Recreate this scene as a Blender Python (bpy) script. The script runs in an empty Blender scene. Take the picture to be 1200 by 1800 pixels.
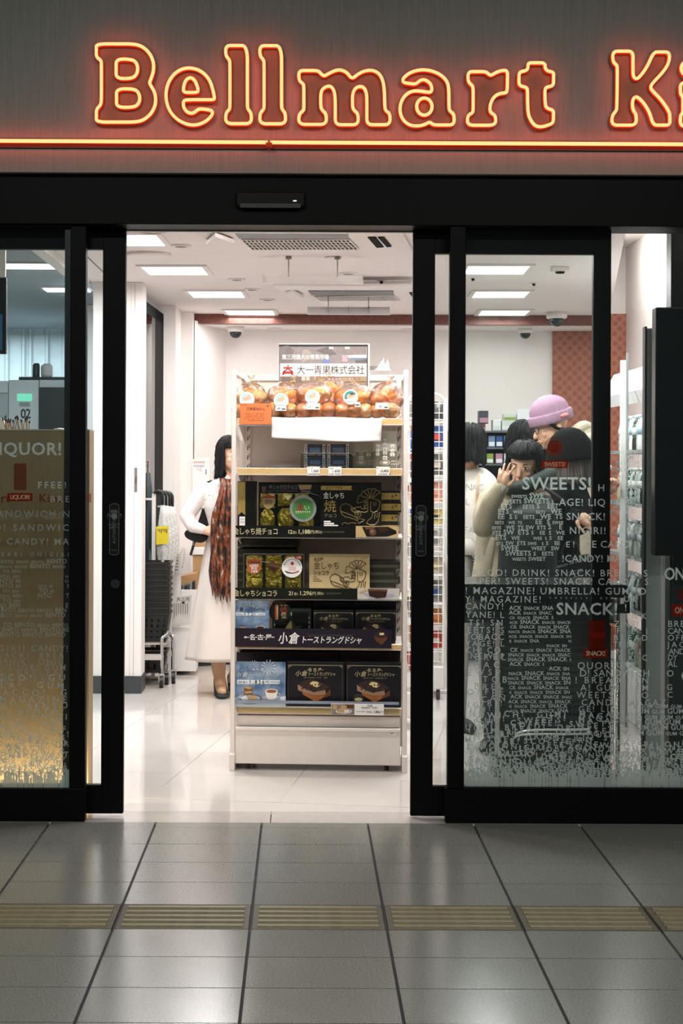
import bpy, bmesh, math, random
from math import sin, cos, pi, radians, sqrt
from mathutils import Vector, Matrix
SC = bpy.context.scene
COL = SC.collection
# ------------------------------------------------------------------ camera, world, lights, exposure
F, EYE, VX, VY, ROLL = 2860.0, 1.53, 530.0, 815.0, radians(0.25)
cam = bpy.data.cameras.new('camera'); cam_o = bpy.data.objects.new('camera', cam); COL.objects.link(cam_o)
cam.sensor_fit = 'HORIZONTAL'; cam.sensor_width = 36.0; cam.lens = F / 1200 * 36
cam.shift_x = (600 - VX) / 1200; cam.shift_y = (VY - 900) / 1200
cam.clip_start = .05; cam.clip_end = 100
cam_o.matrix_world = Matrix.Translation((0, 0, EYE)) @ Matrix.Rotation(pi/2, 4, 'X') @ Matrix.Rotation(ROLL, 4, 'Z')
SC.camera = cam_o
SC.view_settings.view_transform = 'Standard'; SC.view_settings.look = 'None'
SC.view_settings.exposure = 0.0; SC.view_settings.gamma = 1.0; SC.view_settings.use_curve_mapping = False
W = bpy.data.worlds.new('world'); SC.world = W; W.use_nodes = True
W.node_tree.nodes['Background'].inputs[0].default_value = (.55, .62, .62, 1)
W.node_tree.nodes['Background'].inputs[1].default_value = .03

def area(name, loc, sx, sy, power, color=(1, 1, 1), rot=(0, 0, 0), spread=pi):
    l = bpy.data.lights.new(name, 'AREA'); l.shape = 'RECTANGLE'; l.size = sx; l.size_y = sy
    l.energy = power; l.color = color; l.spread = spread
    o = bpy.data.objects.new(name, l); o.location = loc; o.rotation_euler = rot; COL.objects.link(o)
    return o
# station ceiling lamps above the concourse (outside the shop)
area('station_lamp', (-1.5, 2.6, 4.3), 1.2, .3, 95, (.95, 1, .96))
area('station_lamp', (1.8, 2.6, 4.3), 1.2, .3, 95, (.95, 1, .96))
area('station_lamp', (0, -1.5, 4.3), 4, .3, 120, (.95, 1, .96))

# ------------------------------------------------------------------ pixel <-> world helpers
_c, _s = cos(ROLL), sin(ROLL)
def ray(px, py):
    dx, dy = px - VX, py - VY
    u, v = _c*dx + _s*dy, -_s*dx + _c*dy
    return Vector((u / F, 1.0, -v / F))
def at(px, py, Y):
    return Vector((0, 0, EYE)) + ray(px, py) * Y
def fl(px, py, z=0.0):
    d = ray(px, py); return Vector((0, 0, EYE)) + d * ((z - EYE) / d.z)

def lin(h):
    if isinstance(h, str):
        h = h.lstrip('#'); h = [int(h[i:i+2], 16) / 255 for i in (0, 2, 4)]
    return tuple(c / 12.92 if c <= .04045 else ((c + .055) / 1.055) ** 2.4 for c in h)

# ------------------------------------------------------------------ materials
MATS = {}
def pm(name, col, rough=.5, metal=0.0, var=.06, scale=18.0, bump=0.0, spec=.5, em=None, emc=None, stretch=None, sss=0):
    """principled material with procedural colour variation (and optional bump)"""
    if name in MATS: return MATS[name]
    m = bpy.data.materials.new(name); m.use_nodes = True; nt = m.node_tree; N, L = nt.nodes, nt.links
    p = N['Principled BSDF']; c = lin(col)
    p.inputs['Roughness'].default_value = rough; p.inputs['Metallic'].default_value = metal
    p.inputs['Specular IOR Level'].default_value = spec
    tc = N.new('ShaderNodeTexCoord'); mp = N.new('ShaderNodeMapping'); L.new(tc.outputs['Object'], mp.inputs[0])
    if stretch: mp.inputs['Scale'].default_value = stretch
    nz = N.new('ShaderNodeTexNoise'); nz.inputs['Scale'].default_value = scale; nz.inputs['Detail'].default_value = 3
    L.new(mp.outputs[0], nz.inputs[0])
    rp = N.new('ShaderNodeValToRGB'); L.new(nz.outputs[0], rp.inputs[0])
    rp.color_ramp.elements[0].position = .3; rp.color_ramp.elements[1].position = .7
    rp.color_ramp.elements[0].color = tuple(max(0, k * (1 - var)) for k in c) + (1,)
    rp.color_ramp.elements[1].color = tuple(min(1, k * (1 + var)) for k in c) + (1,)
    L.new(rp.outputs[0], p.inputs['Base Color'])
    if bump:
        b = N.new('ShaderNodeBump'); b.inputs['Strength'].default_value = bump; b.inputs['Distance'].default_value = .01
        L.new(nz.outputs[0], b.inputs['Height']); L.new(b.outputs[0], p.inputs['Normal'])
    if em is not None:
        p.inputs['Emission Color'].default_value = (emc if emc else c) + (1,) if len(emc or c) == 3 else emc
        p.inputs['Emission Strength'].default_value = em
    if sss:
        p.inputs['Subsurface Weight'].default_value = sss; p.inputs['Subsurface Radius'].default_value = (.02, .008, .004)
        p.inputs['Subsurface Scale'].default_value = .3
    MATS[name] = m; return m

def glass(name, tint=(.9, .94, .93), refl=1.0, rough=0.0, ior=1.5, haze=0):
    if name in MATS: return MATS[name]
    m = bpy.data.materials.new(name); m.use_nodes = True; nt = m.node_tree; N, L = nt.nodes, nt.links
    N.remove(N['Principled BSDF']); out = N['Material Output']
    t = N.new('ShaderNodeBsdfTransparent'); t.inputs[0].default_value = tint + (1,)
    g = N.new('ShaderNodeBsdfGlossy'); g.inputs['Roughness'].default_value = rough
    fr = N.new('ShaderNodeFresnel'); fr.inputs[0].default_value = ior
    mu = N.new('ShaderNodeMath'); mu.operation = 'MULTIPLY'; mu.inputs[1].default_value = refl; L.new(fr.outputs[0], mu.inputs[0])
    mx = N.new('ShaderNodeMixShader'); L.new(mu.outputs[0], mx.inputs[0]); L.new(t.outputs[0], mx.inputs[1]); L.new(g.outputs[0], mx.inputs[2])
    if haze:   # painted haze: pale scatter mixed in to lift the blacks behind the pane
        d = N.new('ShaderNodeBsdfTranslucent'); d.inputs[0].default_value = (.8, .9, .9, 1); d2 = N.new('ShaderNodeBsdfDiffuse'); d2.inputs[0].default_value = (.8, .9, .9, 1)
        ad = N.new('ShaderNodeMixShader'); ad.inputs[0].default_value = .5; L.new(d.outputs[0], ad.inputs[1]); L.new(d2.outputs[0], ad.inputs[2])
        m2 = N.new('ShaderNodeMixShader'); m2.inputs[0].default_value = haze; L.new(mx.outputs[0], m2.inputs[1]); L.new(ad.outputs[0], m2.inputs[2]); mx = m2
    L.new(mx.outputs[0], out.inputs[0]); MATS[name] = m; return m

def film(name, col, opac=.75, transl=.5, rough=.6):
    """thin printed vinyl: partly see-through, scatters light from both sides"""
    if name in MATS: return MATS[name]
    m = bpy.data.materials.new(name); m.use_nodes = True; nt = m.node_tree; N, L = nt.nodes, nt.links
    N.remove(N['Principled BSDF']); out = N['Material Output']; c = lin(col) + (1,)
    t = N.new('ShaderNodeBsdfTransparent'); t.inputs[0].default_value = (1, 1, 1, 1)
    d = N.new('ShaderNodeBsdfDiffuse'); d.inputs[0].default_value = c
    r = N.new('ShaderNodeBsdfTranslucent'); r.inputs[0].default_value = c
    a = N.new('ShaderNodeMixShader'); a.inputs[0].default_value = transl; L.new(d.outputs[0], a.inputs[1]); L.new(r.outputs[0], a.inputs[2])
    b = N.new('ShaderNodeMixShader'); b.inputs[0].default_value = opac; L.new(t.outputs[0], b.inputs[1]); L.new(a.outputs[0], b.inputs[2])
    L.new(b.outputs[0], out.inputs[0]); MATS[name] = m; return m

def emit(name, rgb, strength=1.0):
    if name in MATS: return MATS[name]
    m = bpy.data.materials.new(name); m.use_nodes = True; nt = m.node_tree; N, L = nt.nodes, nt.links
    N.remove(N['Principled BSDF']); e = N.new('ShaderNodeEmission'); e.inputs[0].default_value = tuple(rgb) + (1,); e.inputs[1].default_value = strength
    L.new(e.outputs[0], N['Material Output'].inputs[0]); MATS[name] = m; return m

# ------------------------------------------------------------------ mesh builder
class MB:
    def __init__(s, m=None): s.v, s.f, s.mi, s.ms, s.sm, s.m, s.T = [], [], [], [], [], m, None
    def add(s, vs, fs, m=None, smooth=False):
        m = m or s.m; o = len(s.v)
        if m not in s.ms: s.ms.append(m)
        k = s.ms.index(m)
        if s.T is not None: vs = [s.T @ Vector(p) for p in vs]
        s.v.extend(tuple(p) for p in vs)
        for f in fs: s.f.append(tuple(i + o for i in f)); s.mi.append(k); s.sm.append(smooth)
        return s
    def box(s, x0, x1, y0, y1, z0, z1, m=None):
        return s.add([(x0,y0,z0),(x1,y0,z0),(x1,y1,z0),(x0,y1,z0),(x0,y0,z1),(x1,y0,z1),(x1,y1,z1),(x0,y1,z1)],
                     [(0,3,2,1),(4,5,6,7),(0,1,5,4),(1,2,6,5),(2,3,7,6),(3,0,4,7)], m)
    def pbox(s, xa, ya, xb, yb, Y0, Y1, m=None):
        """box whose front face (depth Y0) covers the pixel rectangle"""
        a, b = at(xa, yb, Y0), at(xb, ya, Y0)
        return s.box(a.x, b.x, Y0, Y1, a.z, b.z, m)
    def poly(s, pts, m=None): return s.add(pts, [tuple(range(len(pts)))], m)
    def prism(s, pts, off, m=None):
        """closed solid from a planar polygon swept by vector off (polygon triangulation left to n-gons)"""
        n = len(pts); off = Vector(off); q = [Vector(p) for p in pts]
        return s.add(q + [p + off for p in q], [tuple(range(n))[::-1], tuple(range(n, 2*n))] + [(i, (i+1) % n, n + (i+1) % n, n + i) for i in range(n)], m)
    def cyl(s, a, b, r0, r1=None, n=12, m=None, caps=True, smooth=True):
        a, b = Vector(a), Vector(b); r1 = r0 if r1 is None else r1
        d = (b - a).normalized(); u = d.orthogonal().normalized(); w = d.cross(u)
        vs = [a + (u*cos(2*pi*i/n) + w*sin(2*pi*i/n))*r0 for i in range(n)] + [b + (u*cos(2*pi*i/n) + w*sin(2*pi*i/n))*r1 for i in range(n)]
        s.add(vs, [(i, (i+1) % n, n + (i+1) % n, n + i) for i in range(n)], m, smooth)
        if caps: s.add(vs, [tuple(range(n))[::-1], tuple(range(n, 2*n))], m)
        return s
    def tube(s, pts, r, n=8, closed=False, m=None, smooth=True):
        P = [Vector(p) for p in pts]; N = len(P); R_ = r if isinstance(r, (list, tuple)) else [r]*N
        vs = []; prev = None
        for i in range(N):
            if closed: d = P[(i+1) % N] - P[i-1]
            else: d = P[min(i+1, N-1)] - P[max(i-1, 0)]
            d = d.normalized() if d.length > 1e-9 else Vector((0, 0, 1))
            if prev is None: u = d.orthogonal().normalized()
            else:
                u = prev - d*prev.dot(d); u = u.normalized() if u.length > 1e-6 else d.orthogonal().normalized()
            prev = u; w = d.cross(u)
            vs += [P[i] + (u*cos(2*pi*k/n) + w*sin(2*pi*k/n))*R_[i] for k in range(n)]
        fs = []
        for i in range(N if closed else N-1):
            j = (i+1) % N
            fs += [(i*n+k, i*n+(k+1) % n, j*n+(k+1) % n, j*n+k) for k in range(n)]
        if not closed: fs += [tuple(range(n))[::-1], tuple(range((N-1)*n, N*n))]
        return s.add(vs, fs, m, smooth)
    def ell(s, c, rx, ry=None, rz=None, nu=14, nv=9, m=None, Rm=None):
        ry = rx if ry is None else ry; rz = rx if rz is None else rz; c = Vector(c)
        vs = [Vector((0, 0, -rz))]
        for j in range(1, nv):
            t = -pi/2 + pi*j/nv
            vs += [Vector((rx*cos(t)*cos(2*pi*i/nu), ry*cos(t)*sin(2*pi*i/nu), rz*sin(t))) for i in range(nu)]
        vs.append(Vector((0, 0, rz)))
        if Rm is not None: vs = [Rm @ p for p in vs]
        fs = [(0, 1 + (i+1) % nu, 1 + i) for i in range(nu)]
        for j in range(nv-2):
            a, b = 1 + j*nu, 1 + (j+1)*nu
            fs += [(a+i, a+(i+1) % nu, b+(i+1) % nu, b+i) for i in range(nu)]
        t, a = len(vs)-1, 1 + (nv-2)*nu
        fs += [(a+i, a+(i+1) % nu, t) for i in range(nu)]
        return s.add([p + c for p in vs], fs, m, True)
    def limb(s, pts, rad, n=10, m=None):
        """rounded tapering chain"""
        P = [Vector(p) for p in pts]
        for i in range(len(P)-1): s.cyl(P[i], P[i+1], rad[i], rad[i+1], n, m)
        for p, r in zip(P, rad): s.ell(p, r*1.0, nu=n, nv=6, m=m)
        return s
    def lathe(s, prof, c=(0, 0, 0), n=20, m=None, smooth=True):
        c = Vector(c); k = len(prof)
        vs = [c + Vector((r*cos(2*pi*i/n), r*sin(2*pi*i/n), z)) for r, z in prof for i in range(n)]
        fs = [(j*n+i, j*n+(i+1) % n, (j+1)*n+(i+1) % n, (j+1)*n+i) for j in range(k-1) for i in range(n)]
        if prof[0][0] > 1e-6: fs.append(tuple(range(n))[::-1])
        if prof[-1][0] > 1e-6: fs.append(tuple(range((k-1)*n, k*n)))
        return s.add(vs, fs, m, smooth)
    def loft(s, rings, m=None, cap=True, smooth=True):
        n = len(rings[0]); vs = [p for r in rings for p in r]
        fs = [(j*n+i, j*n+(i+1) % n, (j+1)*n+(i+1) % n, (j+1)*n+i) for j in range(len(rings)-1) for i in range(n)]
        if cap: fs += [tuple(range(n))[::-1], tuple(range((len(rings)-1)*n, len(rings)*n))]
        return s.add(vs, fs, m, smooth)

def mesh_of(mb, name):
    me = bpy.data.meshes.new(name); me.from_pydata(mb.v, [], mb.f)
    for m in mb.ms: me.materials.append(m)
    me.polygons.foreach_set('material_index', mb.mi); me.polygons.foreach_set('use_smooth', mb.sm); me.update()
    return me
ROOTM = {}
def tag(o, label=None, cat=None, group=None, kind=None):
    if label: o['label'] = label
    if cat: o['category'] = cat
    if group: o['group'] = group
    if kind: o['kind'] = kind
    return o
def thing(name, label, cat, loc=(0, 0, 0), rz=0.0, group=None, kind=None):
    o = bpy.data.objects.new(name, None); COL.objects.link(o); o.location = loc; o.rotation_euler = (0, 0, rz); o.empty_display_size = .1
    ROOTM[o.name] = Matrix.Translation(loc) @ Matrix.Rotation(rz, 4, 'Z')
    return tag(o, label, cat, group, kind)
def build(mb, name, parent=None, world=False, bevel=0, mods=None, label=None, kind=None, origin=None, cat=None, group=None, seg=2):
    """link the builder's geometry as one object; parented parts are in the parent's local frame unless world=True"""
    if parent is not None and kind is None and name in ('lettering', 'shield_sticker'): kind = 'stuff'
    M = ROOTM.get(parent.name, Matrix()) if parent is not None else Matrix()
    if world and parent is not None:
        Mi = M.inverted(); mb.v = [tuple(Mi @ Vector(p)) for p in mb.v]
    loc = None
    if parent is None and mb.v:
        xs = [p[0] for p in mb.v]; ys = [p[1] for p in mb.v]; zs = [p[2] for p in mb.v]
        loc = Vector(((min(xs)+max(xs))/2, (min(ys)+max(ys))/2, min(zs))) if origin is None else Vector(origin)
        mb.v = [(p[0]-loc.x, p[1]-loc.y, p[2]-loc.z) for p in mb.v]
    o = bpy.data.objects.new(name, mesh_of(mb, name)); COL.objects.link(o)
    if loc is not None: o.location = loc; ROOTM[o.name] = Matrix.Translation(loc)
    if parent is not None: o.parent = parent; ROOTM[o.name] = M
    if bevel:
        b = o.modifiers.new('bevel', 'BEVEL'); b.width = bevel; b.segments = seg; b.limit_method = 'ANGLE'; b.angle_limit = radians(50)
    for k in (mods or ()):
        if k[0] == 'remesh':
            r = o.modifiers.new('remesh', 'REMESH'); r.mode = 'VOXEL'; r.voxel_size = k[1]; r.use_smooth_shade = True
            if len(k) > 2:
                sm = o.modifiers.new('smooth', 'SMOOTH'); sm.iterations = k[2]; sm.factor = .5
        if k[0] == 'subsurf':
            r = o.modifiers.new('subsurf', 'SUBSURF'); r.levels = k[1]; r.render_levels = k[1]
        if k[0] == 'solid':
            r = o.modifiers.new('solid', 'SOLIDIFY'); r.thickness = k[1]; r.offset = k[2] if len(k) > 2 else 0
    return tag(o, label, cat, group, kind)
def copy_tree(o, parent=None):
    c = o.copy(); COL.objects.link(c)
    if parent is not None: c.parent = parent
    ROOTM[c.name] = ROOTM.get(o.name, Matrix())
    for ch in list(o.children): copy_tree(ch, c)
    return c
def place(o, loc, rz=None):
    o.location = loc
    if rz is not None: o.rotation_euler = (0, 0, rz)
    ROOTM[o.name] = Matrix.Translation(loc) @ Matrix.Rotation(o.rotation_euler[2], 4, 'Z')
    return o

# ------------------------------------------------------------------ lettering (glyphs of the built-in font, turned into flat mesh)
_CH = ("ABCDEFGHIJKLMNOPQRSTUVWXYZabcdefghijklmnopqrstuvwxyz0123456789!.,:()~-%&/#'_"
       "大一青果株式会社東三河最大の市場金しゃち焼チョコ名古屋ショラ小倉ースルートンドジグャ個入円税込枚位時間営業〜手をかざす自動ドア濃い全国推奨限定土産品新商品店舗人気お菓子カランキ"
       "若木野みかん甘さたっぷり旬の味わ厳選り農家直送売三年目")
GLY = {}
def _glyphs():
    chars = sorted(set(_CH)); tmp = []
    for wgt, off in ((0, .003), (1, .017)):
        for ch in chars + ['|H']:
            for body, key in ((ch, (ch, wgt, 'g')), (ch + 'H', (ch, wgt, 'a'))):
                c = bpy.data.curves.new('tmp', 'FONT'); c.body = body; c.size = 1; c.offset = off; c.resolution_u = 2; c.fill_mode = 'FRONT'
                o = bpy.data.objects.new('tmp', c); COL.objects.link(o); tmp.append((key, o))
    dg = bpy.context.evaluated_depsgraph_get(); dg.update()
    adv = {}
    for key, o in tmp:
        e = o.evaluated_get(dg); me = e.to_mesh()
        if key[2] == 'g': GLY[key[:2]] = [[(v.co.x, v.co.y) for v in me.vertices], [tuple(p.vertices) for p in me.polygons], 0]
        else: adv[key[:2]] = max((v.co.x for v in me.vertices), default=0)
        e.to_mesh_clear()
    for w in (0, 1):
        wH = max(p[0] for p in GLY[('H', w)][0])
        for ch in chars: GLY[(ch, w)][2] = adv[(ch, w)] - wH
    for key, o in tmp:
        c = o.data; bpy.data.objects.remove(o); bpy.data.curves.remove(c)
_glyphs()
CAP = max(p[1] for p in GLY[('H', 0)][0])
def text_width(s, w=0, sp=0.0):
    return sum(.28 + sp if ch == ' ' else GLY[(ch, w)][2] + sp for ch in s) - sp
def txt(mb, s, org, cap, m=None, w=0, align='L', sp=0.0, fit=None, xs=1.0, u=(1, 0, 0), v=(0, 0, 1), slant=0.0, maxx=None, minx=None, keep=None, jit=None):
    """cap = height of a capital; fit = wanted width (letter spacing is adjusted for Latin, x-scale if squeeze)"""
    k = cap / CAP; org, u, v = Vector(org), Vector(u), Vector(v)
    if fit is not None:
        n = max(1, len(s) - 1); sp2 = (fit / k - text_width(s, w, 0)) / n
        if sp2 >= -.12: sp = sp2; xs = 1.0
        else: sp = -.05; xs = fit / k / text_width(s, w, sp)
    wd = text_width(s, w, sp) * k * xs
    x = {'L': 0, 'C': -wd/2, 'R': -wd}[align]
    for ch in s:
        if ch == ' ': x += (.28 + sp)*k*xs; continue
        vs, fs, a = GLY[(ch, w)]
        x1 = x + a*k*xs
        ok = (maxx is None or x1 < maxx) and (minx is None or x > minx)
        if ok and keep is not None: ok = keep(x + a*k*xs/2, cap/2)
        if ok:
            dz = jit() if jit else 0
            mb.add([org + u*(x + (p[0] + slant*p[1])*k*xs) + v*(p[1]*k + dz) for p in vs], fs, m)
        x += (a + sp)*k*xs
    return x

def chaikin(pts, it=2, closed=True):
    for _ in range(it):
        q = []; n = len(pts)
        for i in range(n if closed else n-1):
            a, b = pts[i], pts[(i+1) % n]
            q += [tuple(a[k]*.75 + b[k]*.25 for k in range(len(a))), tuple(a[k]*.25 + b[k]*.75 for k in range(len(a)))]
        pts = q if closed else [pts[0]] + q + [pts[-1]]
    return pts
RND = random.Random(11)
# ================================================================== SHELL
BLACK = pm('black_frame_paint', '040505', .5, var=.1, spec=.12)
WHITE = pm('white_wall_paint', 'ece6e3', .6, var=.015, scale=6)
CEIL = pm('ceiling_board', 'e6dedb', .7, var=.02, scale=5)
GROUT = pm('dark_grout', '24262a', .8)
SKIRT = pm('dark_grey_skirting', '3a3f41', .5)
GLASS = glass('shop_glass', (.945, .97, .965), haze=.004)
GLASSL = glass('side_glass', (.80, .87, .86))
CHROME = pm('chrome', 'c9cbcb', .16, 1.0, var=.02)
STEEL_L = pm('light_metal', 'cfcac6', .35, .3, var=.03)

# ---- concourse floor: stone tiles, one object each
def stone():
    m = pm('grey_granite_tile', '74756f', .2, var=.3, scale=150, spec=.9)
    nt = m.node_tree; N, L = nt.nodes, nt.links; p = N['Principled BSDF']
    n2 = N.new('ShaderNodeTexNoise'); n2.inputs['Scale'].default_value = 9; n2.inputs['Detail'].default_value = 5
    r2 = N.new('ShaderNodeMapRange'); r2.inputs[3].default_value = .15; r2.inputs[4].default_value = .24
    L.new(n2.outputs[0], r2.inputs[0]); L.new(r2.outputs[0], p.inputs['Roughness'])
    n3 = N.new('ShaderNodeTexNoise'); n3.inputs['Scale'].default_value = 420
    tc = N.new('ShaderNodeTexCoord'); L.new(tc.outputs['Object'], n3.inputs[0]); L.new(tc.outputs['Object'], n2.inputs[0])
    b = N.new('ShaderNodeBump'); b.inputs['Strength'].default_value = .05; b.inputs['Distance'].default_value = .001
    L.new(n3.outputs[0], b.inputs['Height']); L.new(b.outputs[0], p.inputs['Normal'])
    return m
STONE = stone()
TACT = pm('tactile_yellow', '6f6647', .6, var=.15, scale=40); TACTB = pm('tactile_base', '474130', .7, var=.15, scale=40)
mb = MB(GROUT); mb.box(-7, 7, -6, 6.93, -.3, -.012)
floor = build(mb, 'floor', kind='structure')
TW, TD, X0, YR = .45, .2985, -.163, 4.447
def tile_mesh():
    mb = MB(STONE); mb.box(.005, TW-.005, .0026, TD-.0026, -.012, 0); return mesh_of(mb, 'tile')
def tact_meshes():
    mb = MB(TACTB); mb.box(.006, TW-.006, .002, TD-.002, -.012, .0)
    rb = MB(TACT)
    d = (.282 - .03)/5
    rb.prism([(0, 0, 0), (0, .034, 0), (0, .027, .006), (0, .007, .006)], (TW-.05, 0, 0))
    return mesh_of(mb, 'tactile_tile'), mesh_of(rb, 'rib'), d
_tm = tile_mesh(); _tt, _rb, _rd = tact_meshes()
def link(name, me, parent, loc):
    o = bpy.data.objects.new(name, me); COL.objects.link(o); o.parent = parent
    pl = parent.matrix_basis.translation if parent.parent is None else Vector()
    o.location = Vector(loc) - pl; return o
for j in range(-3, 9):
    y = YR + j*TD
    for i in range(-5, 6):
        x = X0 + i*TW
        if abs(x + TW/2) > y*.30 + .7: continue
        if j == 3:
            t = link('tactile_tile', _tt, floor, (x, y, 0))
            for k in range(5): 
                r = bpy.data.objects.new('rib', _rb); COL.objects.link(r); r.parent = t; r.location = (.025, .016 + k*.0545, 0)
        else:
            o = link('tile', _tm, floor, (x, y, 0))
            if j == 8: o.scale.y = (6.929 - y)/TD
mb = MB(STONE)
mb.box(-7, 7, -6, YR - 3*TD, -.012, 0)
build(mb, 'floor_slab', floor, world=True, kind='structure')

# ---- interior floor
def gloss_floor():
    m = pm('white_polished_tile', 'cdc6c1', .07, var=.03, scale=3, spec=.6); return m
FLOORW = gloss_floor()
mb = MB(pm('pale_grout', '9a938e', .6)); mb.box(-6, 4, 7.12, 15, -.3, -.004)
floor_in = build(mb, 'floor_inside', kind='structure')
TH = radians(-8.6)
RT = Matrix.Rotation(TH, 4, 'Z'); P0 = fl(478, 1425.5)
mbt = MB(FLOORW); S = .6; mbt.box(.0012, S-.0012, .0012, S-.0012, -.006, 0); _it = mesh_of(mbt, 'floor_tile')
for i in range(-6, 6):
    for j in range(-2, 12):
        c = P0 + RT @ Vector((i*S, j*S + .18, 0)); q = c + RT @ Vector((S/2, S/2, 0))
        if q.y < 7.5 or q.y > 14 or q.x < -q.y*.2-.7 or q.x > q.y*.235+.5: continue
        o = bpy.data.objects.new('floor_tile', _it); COL.objects.link(o); o.parent = floor_in; o.location = Vector((c.x, c.y, 0)) - floor_in.location; o.rotation_euler = (0, 0, TH)
mb = MB(FLOORW)   # cut tiles along the doorway
a = P0 + RT @ Vector((0, -.33, 0))
def cut_tile(x0, x1):
    b = MB(FLOORW); d = RT @ Vector((0, 1, 0)); pts = []
    for x in (x0, x1):
        p = P0 + RT @ Vector((x, 0, 0))
        for yy in ((7.155, 7.32) if x == x0 else (7.32, 7.155)):
            t = (yy - p.y)/d.y; pts.append(p + d*t)
    return pts
mb = MB(FLOORW); mb.box(-3, 3.5, 7.155, 7.75, -.006, -.0008)
build(mb, 'floor_edge', floor_in, world=True, kind='structure')
mb = MB(pm('grey_threshold', 'b9b2ad', .12, var=.05, spec=.6)); 
mb.box(-3.2, at(476, 1430, 7.05).x-.002, 6.93, 7.153, -.1, .0); mb.box(at(476, 1430, 7.05).x+.002, 3.6, 6.93, 7.153, -.1, 0)
build(mb, 'threshold', None, kind='structure')

# ---- ceiling of the shop with an oblique cove on the right
ZC = EYE + 1.2
P1 = at(1070, 524, 1); P1 = Vector((0,0,EYE)) + ray(1070, 524) * (1.2/ray(1070, 524).z)
P2 = Vector((0,0,EYE)) + ray(1098, 404) * (1.2/ray(1098, 404).z)
P3 = P2 + (P2-P1)*.33; P1 = Vector((P1.x/P1.y*13.12, 13.12, ZC))
mb = MB(CEIL)
mb.prism([(-1.40, 7.16, ZC), (P3.x, 7.16, ZC), (P3.x, P3.y, ZC), (P1.x, P1.y, ZC), (-1.40, 13.12, ZC)], (0, 0, .06))
build(mb, 'ceiling', kind='structure')
mb = MB(WHITE)
mb.prism([(P3.x, 7.16, 3.35), (2.8, 7.16, 3.35), (2.8, 13.7, 3.35), (P1.x, 13.7, 3.35)], (0, 0, .05))
mb.prism([(P3.x-.04, P3.y, ZC+.061), (P3.x, P3.y, ZC+.061), (P1.x, P1.y, ZC+.061), (P1.x-.04, P1.y, ZC+.061)], (0, 0, .56))
mb.box(1.9, 2.8, 13.6, 13.7, ZC+.061, 3.35); mb.box(P1.x-.02, P1.x, 13.1, 13.7, ZC-.08, 3.3)
build(mb, 'ceiling_cove', kind='structure')
# ---- walls
XL = -1.39
mb = MB(WHITE)
py_ = 10.8
mb.box(at(162, 900, py_).x, at(249, 900, py_).x, py_, py_+.26, 0, ZC-.001)
pillar = build(mb, 'pillar', kind='structure', bevel=.004)
mb = MB(SKIRT); mb.box(at(161.6, 900, py_).x-.002, at(249.4, 900, py_).x+.002, py_-.012, py_+.262, 0, .115)
mb.box(at(222.4, 900, py_).x, at(236, 900, py_).x, py_-.016, py_-.012, .112, .117)
build(mb, 'baseboard_pillar', kind='structure')
mb = MB(pm('pillar_joint', 'b5aeab', .6)); xx = at(235.5, 900, py_).x
mb.box(xx-.002, xx+.002, py_-.002, py_, .115, ZC-.01); xx = at(229, 900, py_).x; mb.box(xx-.001, xx+.001, py_-.001, py_, .115, ZC-.01)
build(mb, 'trim_pillar', kind='structure')
# glazed left wall between the pillar and the pier
yA, yB = 11.06, 12.35; xA = at(249, 900, 10.95).x - .03; xB = at(286, 900, 12.35).x
DKG = pm('dark_green_frame', '101817', .35, var=.08)
SFR = pm('side_frame_dark', '0d1413', .7, spec=.08)
def lw(t): return Vector((xA + (xB-xA)*t, yA + (yB-yA)*t, 0))
dirl = (lw(1)-lw(0)).normalized(); nrm = Vector((dirl.y, -dirl.x, 0))
def lbox(mb, t0, t1, z0, z1, th=.06, m=None):
    a, b = lw(t0), lw(t1); o = nrm*th
    mb.prism([(a.x, a.y, z0), (b.x, b.y, z0), (b.x-o.x, b.y-o.y, z0), (a.x-o.x, a.y-o.y, z0)], (0, 0, z1-z0), m)
root = thing('window_3', None, None, (xA, yA, 0), kind='structure')
mb = MB(SFR); lbox(mb, .62, 1.0, 0, 2.66); build(mb, 'frame', root, world=True)
mb = MB(SFR); lbox(mb, 0, 1.0, 2.58, 2.66, .08); build(mb, 'frame', root, world=True)
mb = MB(DKG); lbox(mb, 0, .62, 0, .1, .05); build(mb, 'frame', root, world=True)
mb = MB(GLASSL); a, b = lw(0), lw(.62); mb.prism([(a.x, a.y, .1), (b.x, b.y, .1), (b.x-.01, b.y, .1), (a.x-.01, a.y, .1)], (0, 0, 2.48)); build(mb, 'pane', root, world=True)
mb = MB(WHITE); xb2 = at(307, 900, 12.36).x
mb.box(-1.75, xb2, 12.36, 12.9, 0, ZC-.001)          # pier
mb.box(-1.75, at(341, 800, 13.1).x, 12.9, 13.9, 0, ZC-.001)
lwall = build(mb, 'wall_left', kind='structure')
mb = MB(WHITE)
q0, q1 = at(341, 800, 13.0), at(398, 800, 13.6)
mb.prism([(q0.x, 13.0, 0), (q1.x, 13.62, 0), (q0.x, 13.7, 0)], (0, 0, ZC-.06)); build(mb, 'wall_left_corner', kind='structure')
mb = MB(WHITE); mb.box(-1.4, at(970, 700, 13.6).x, 13.6, 13.8, 0, ZC+.1); build(mb, 'wall_back', kind='structure')
mb = MB(WHITE); mb.box(-1.0, P1.x-.021, 13.12, 13.65, ZC-.085, ZC+.05)
build(mb, 'ceiling_soffit', kind='structure')
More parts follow.
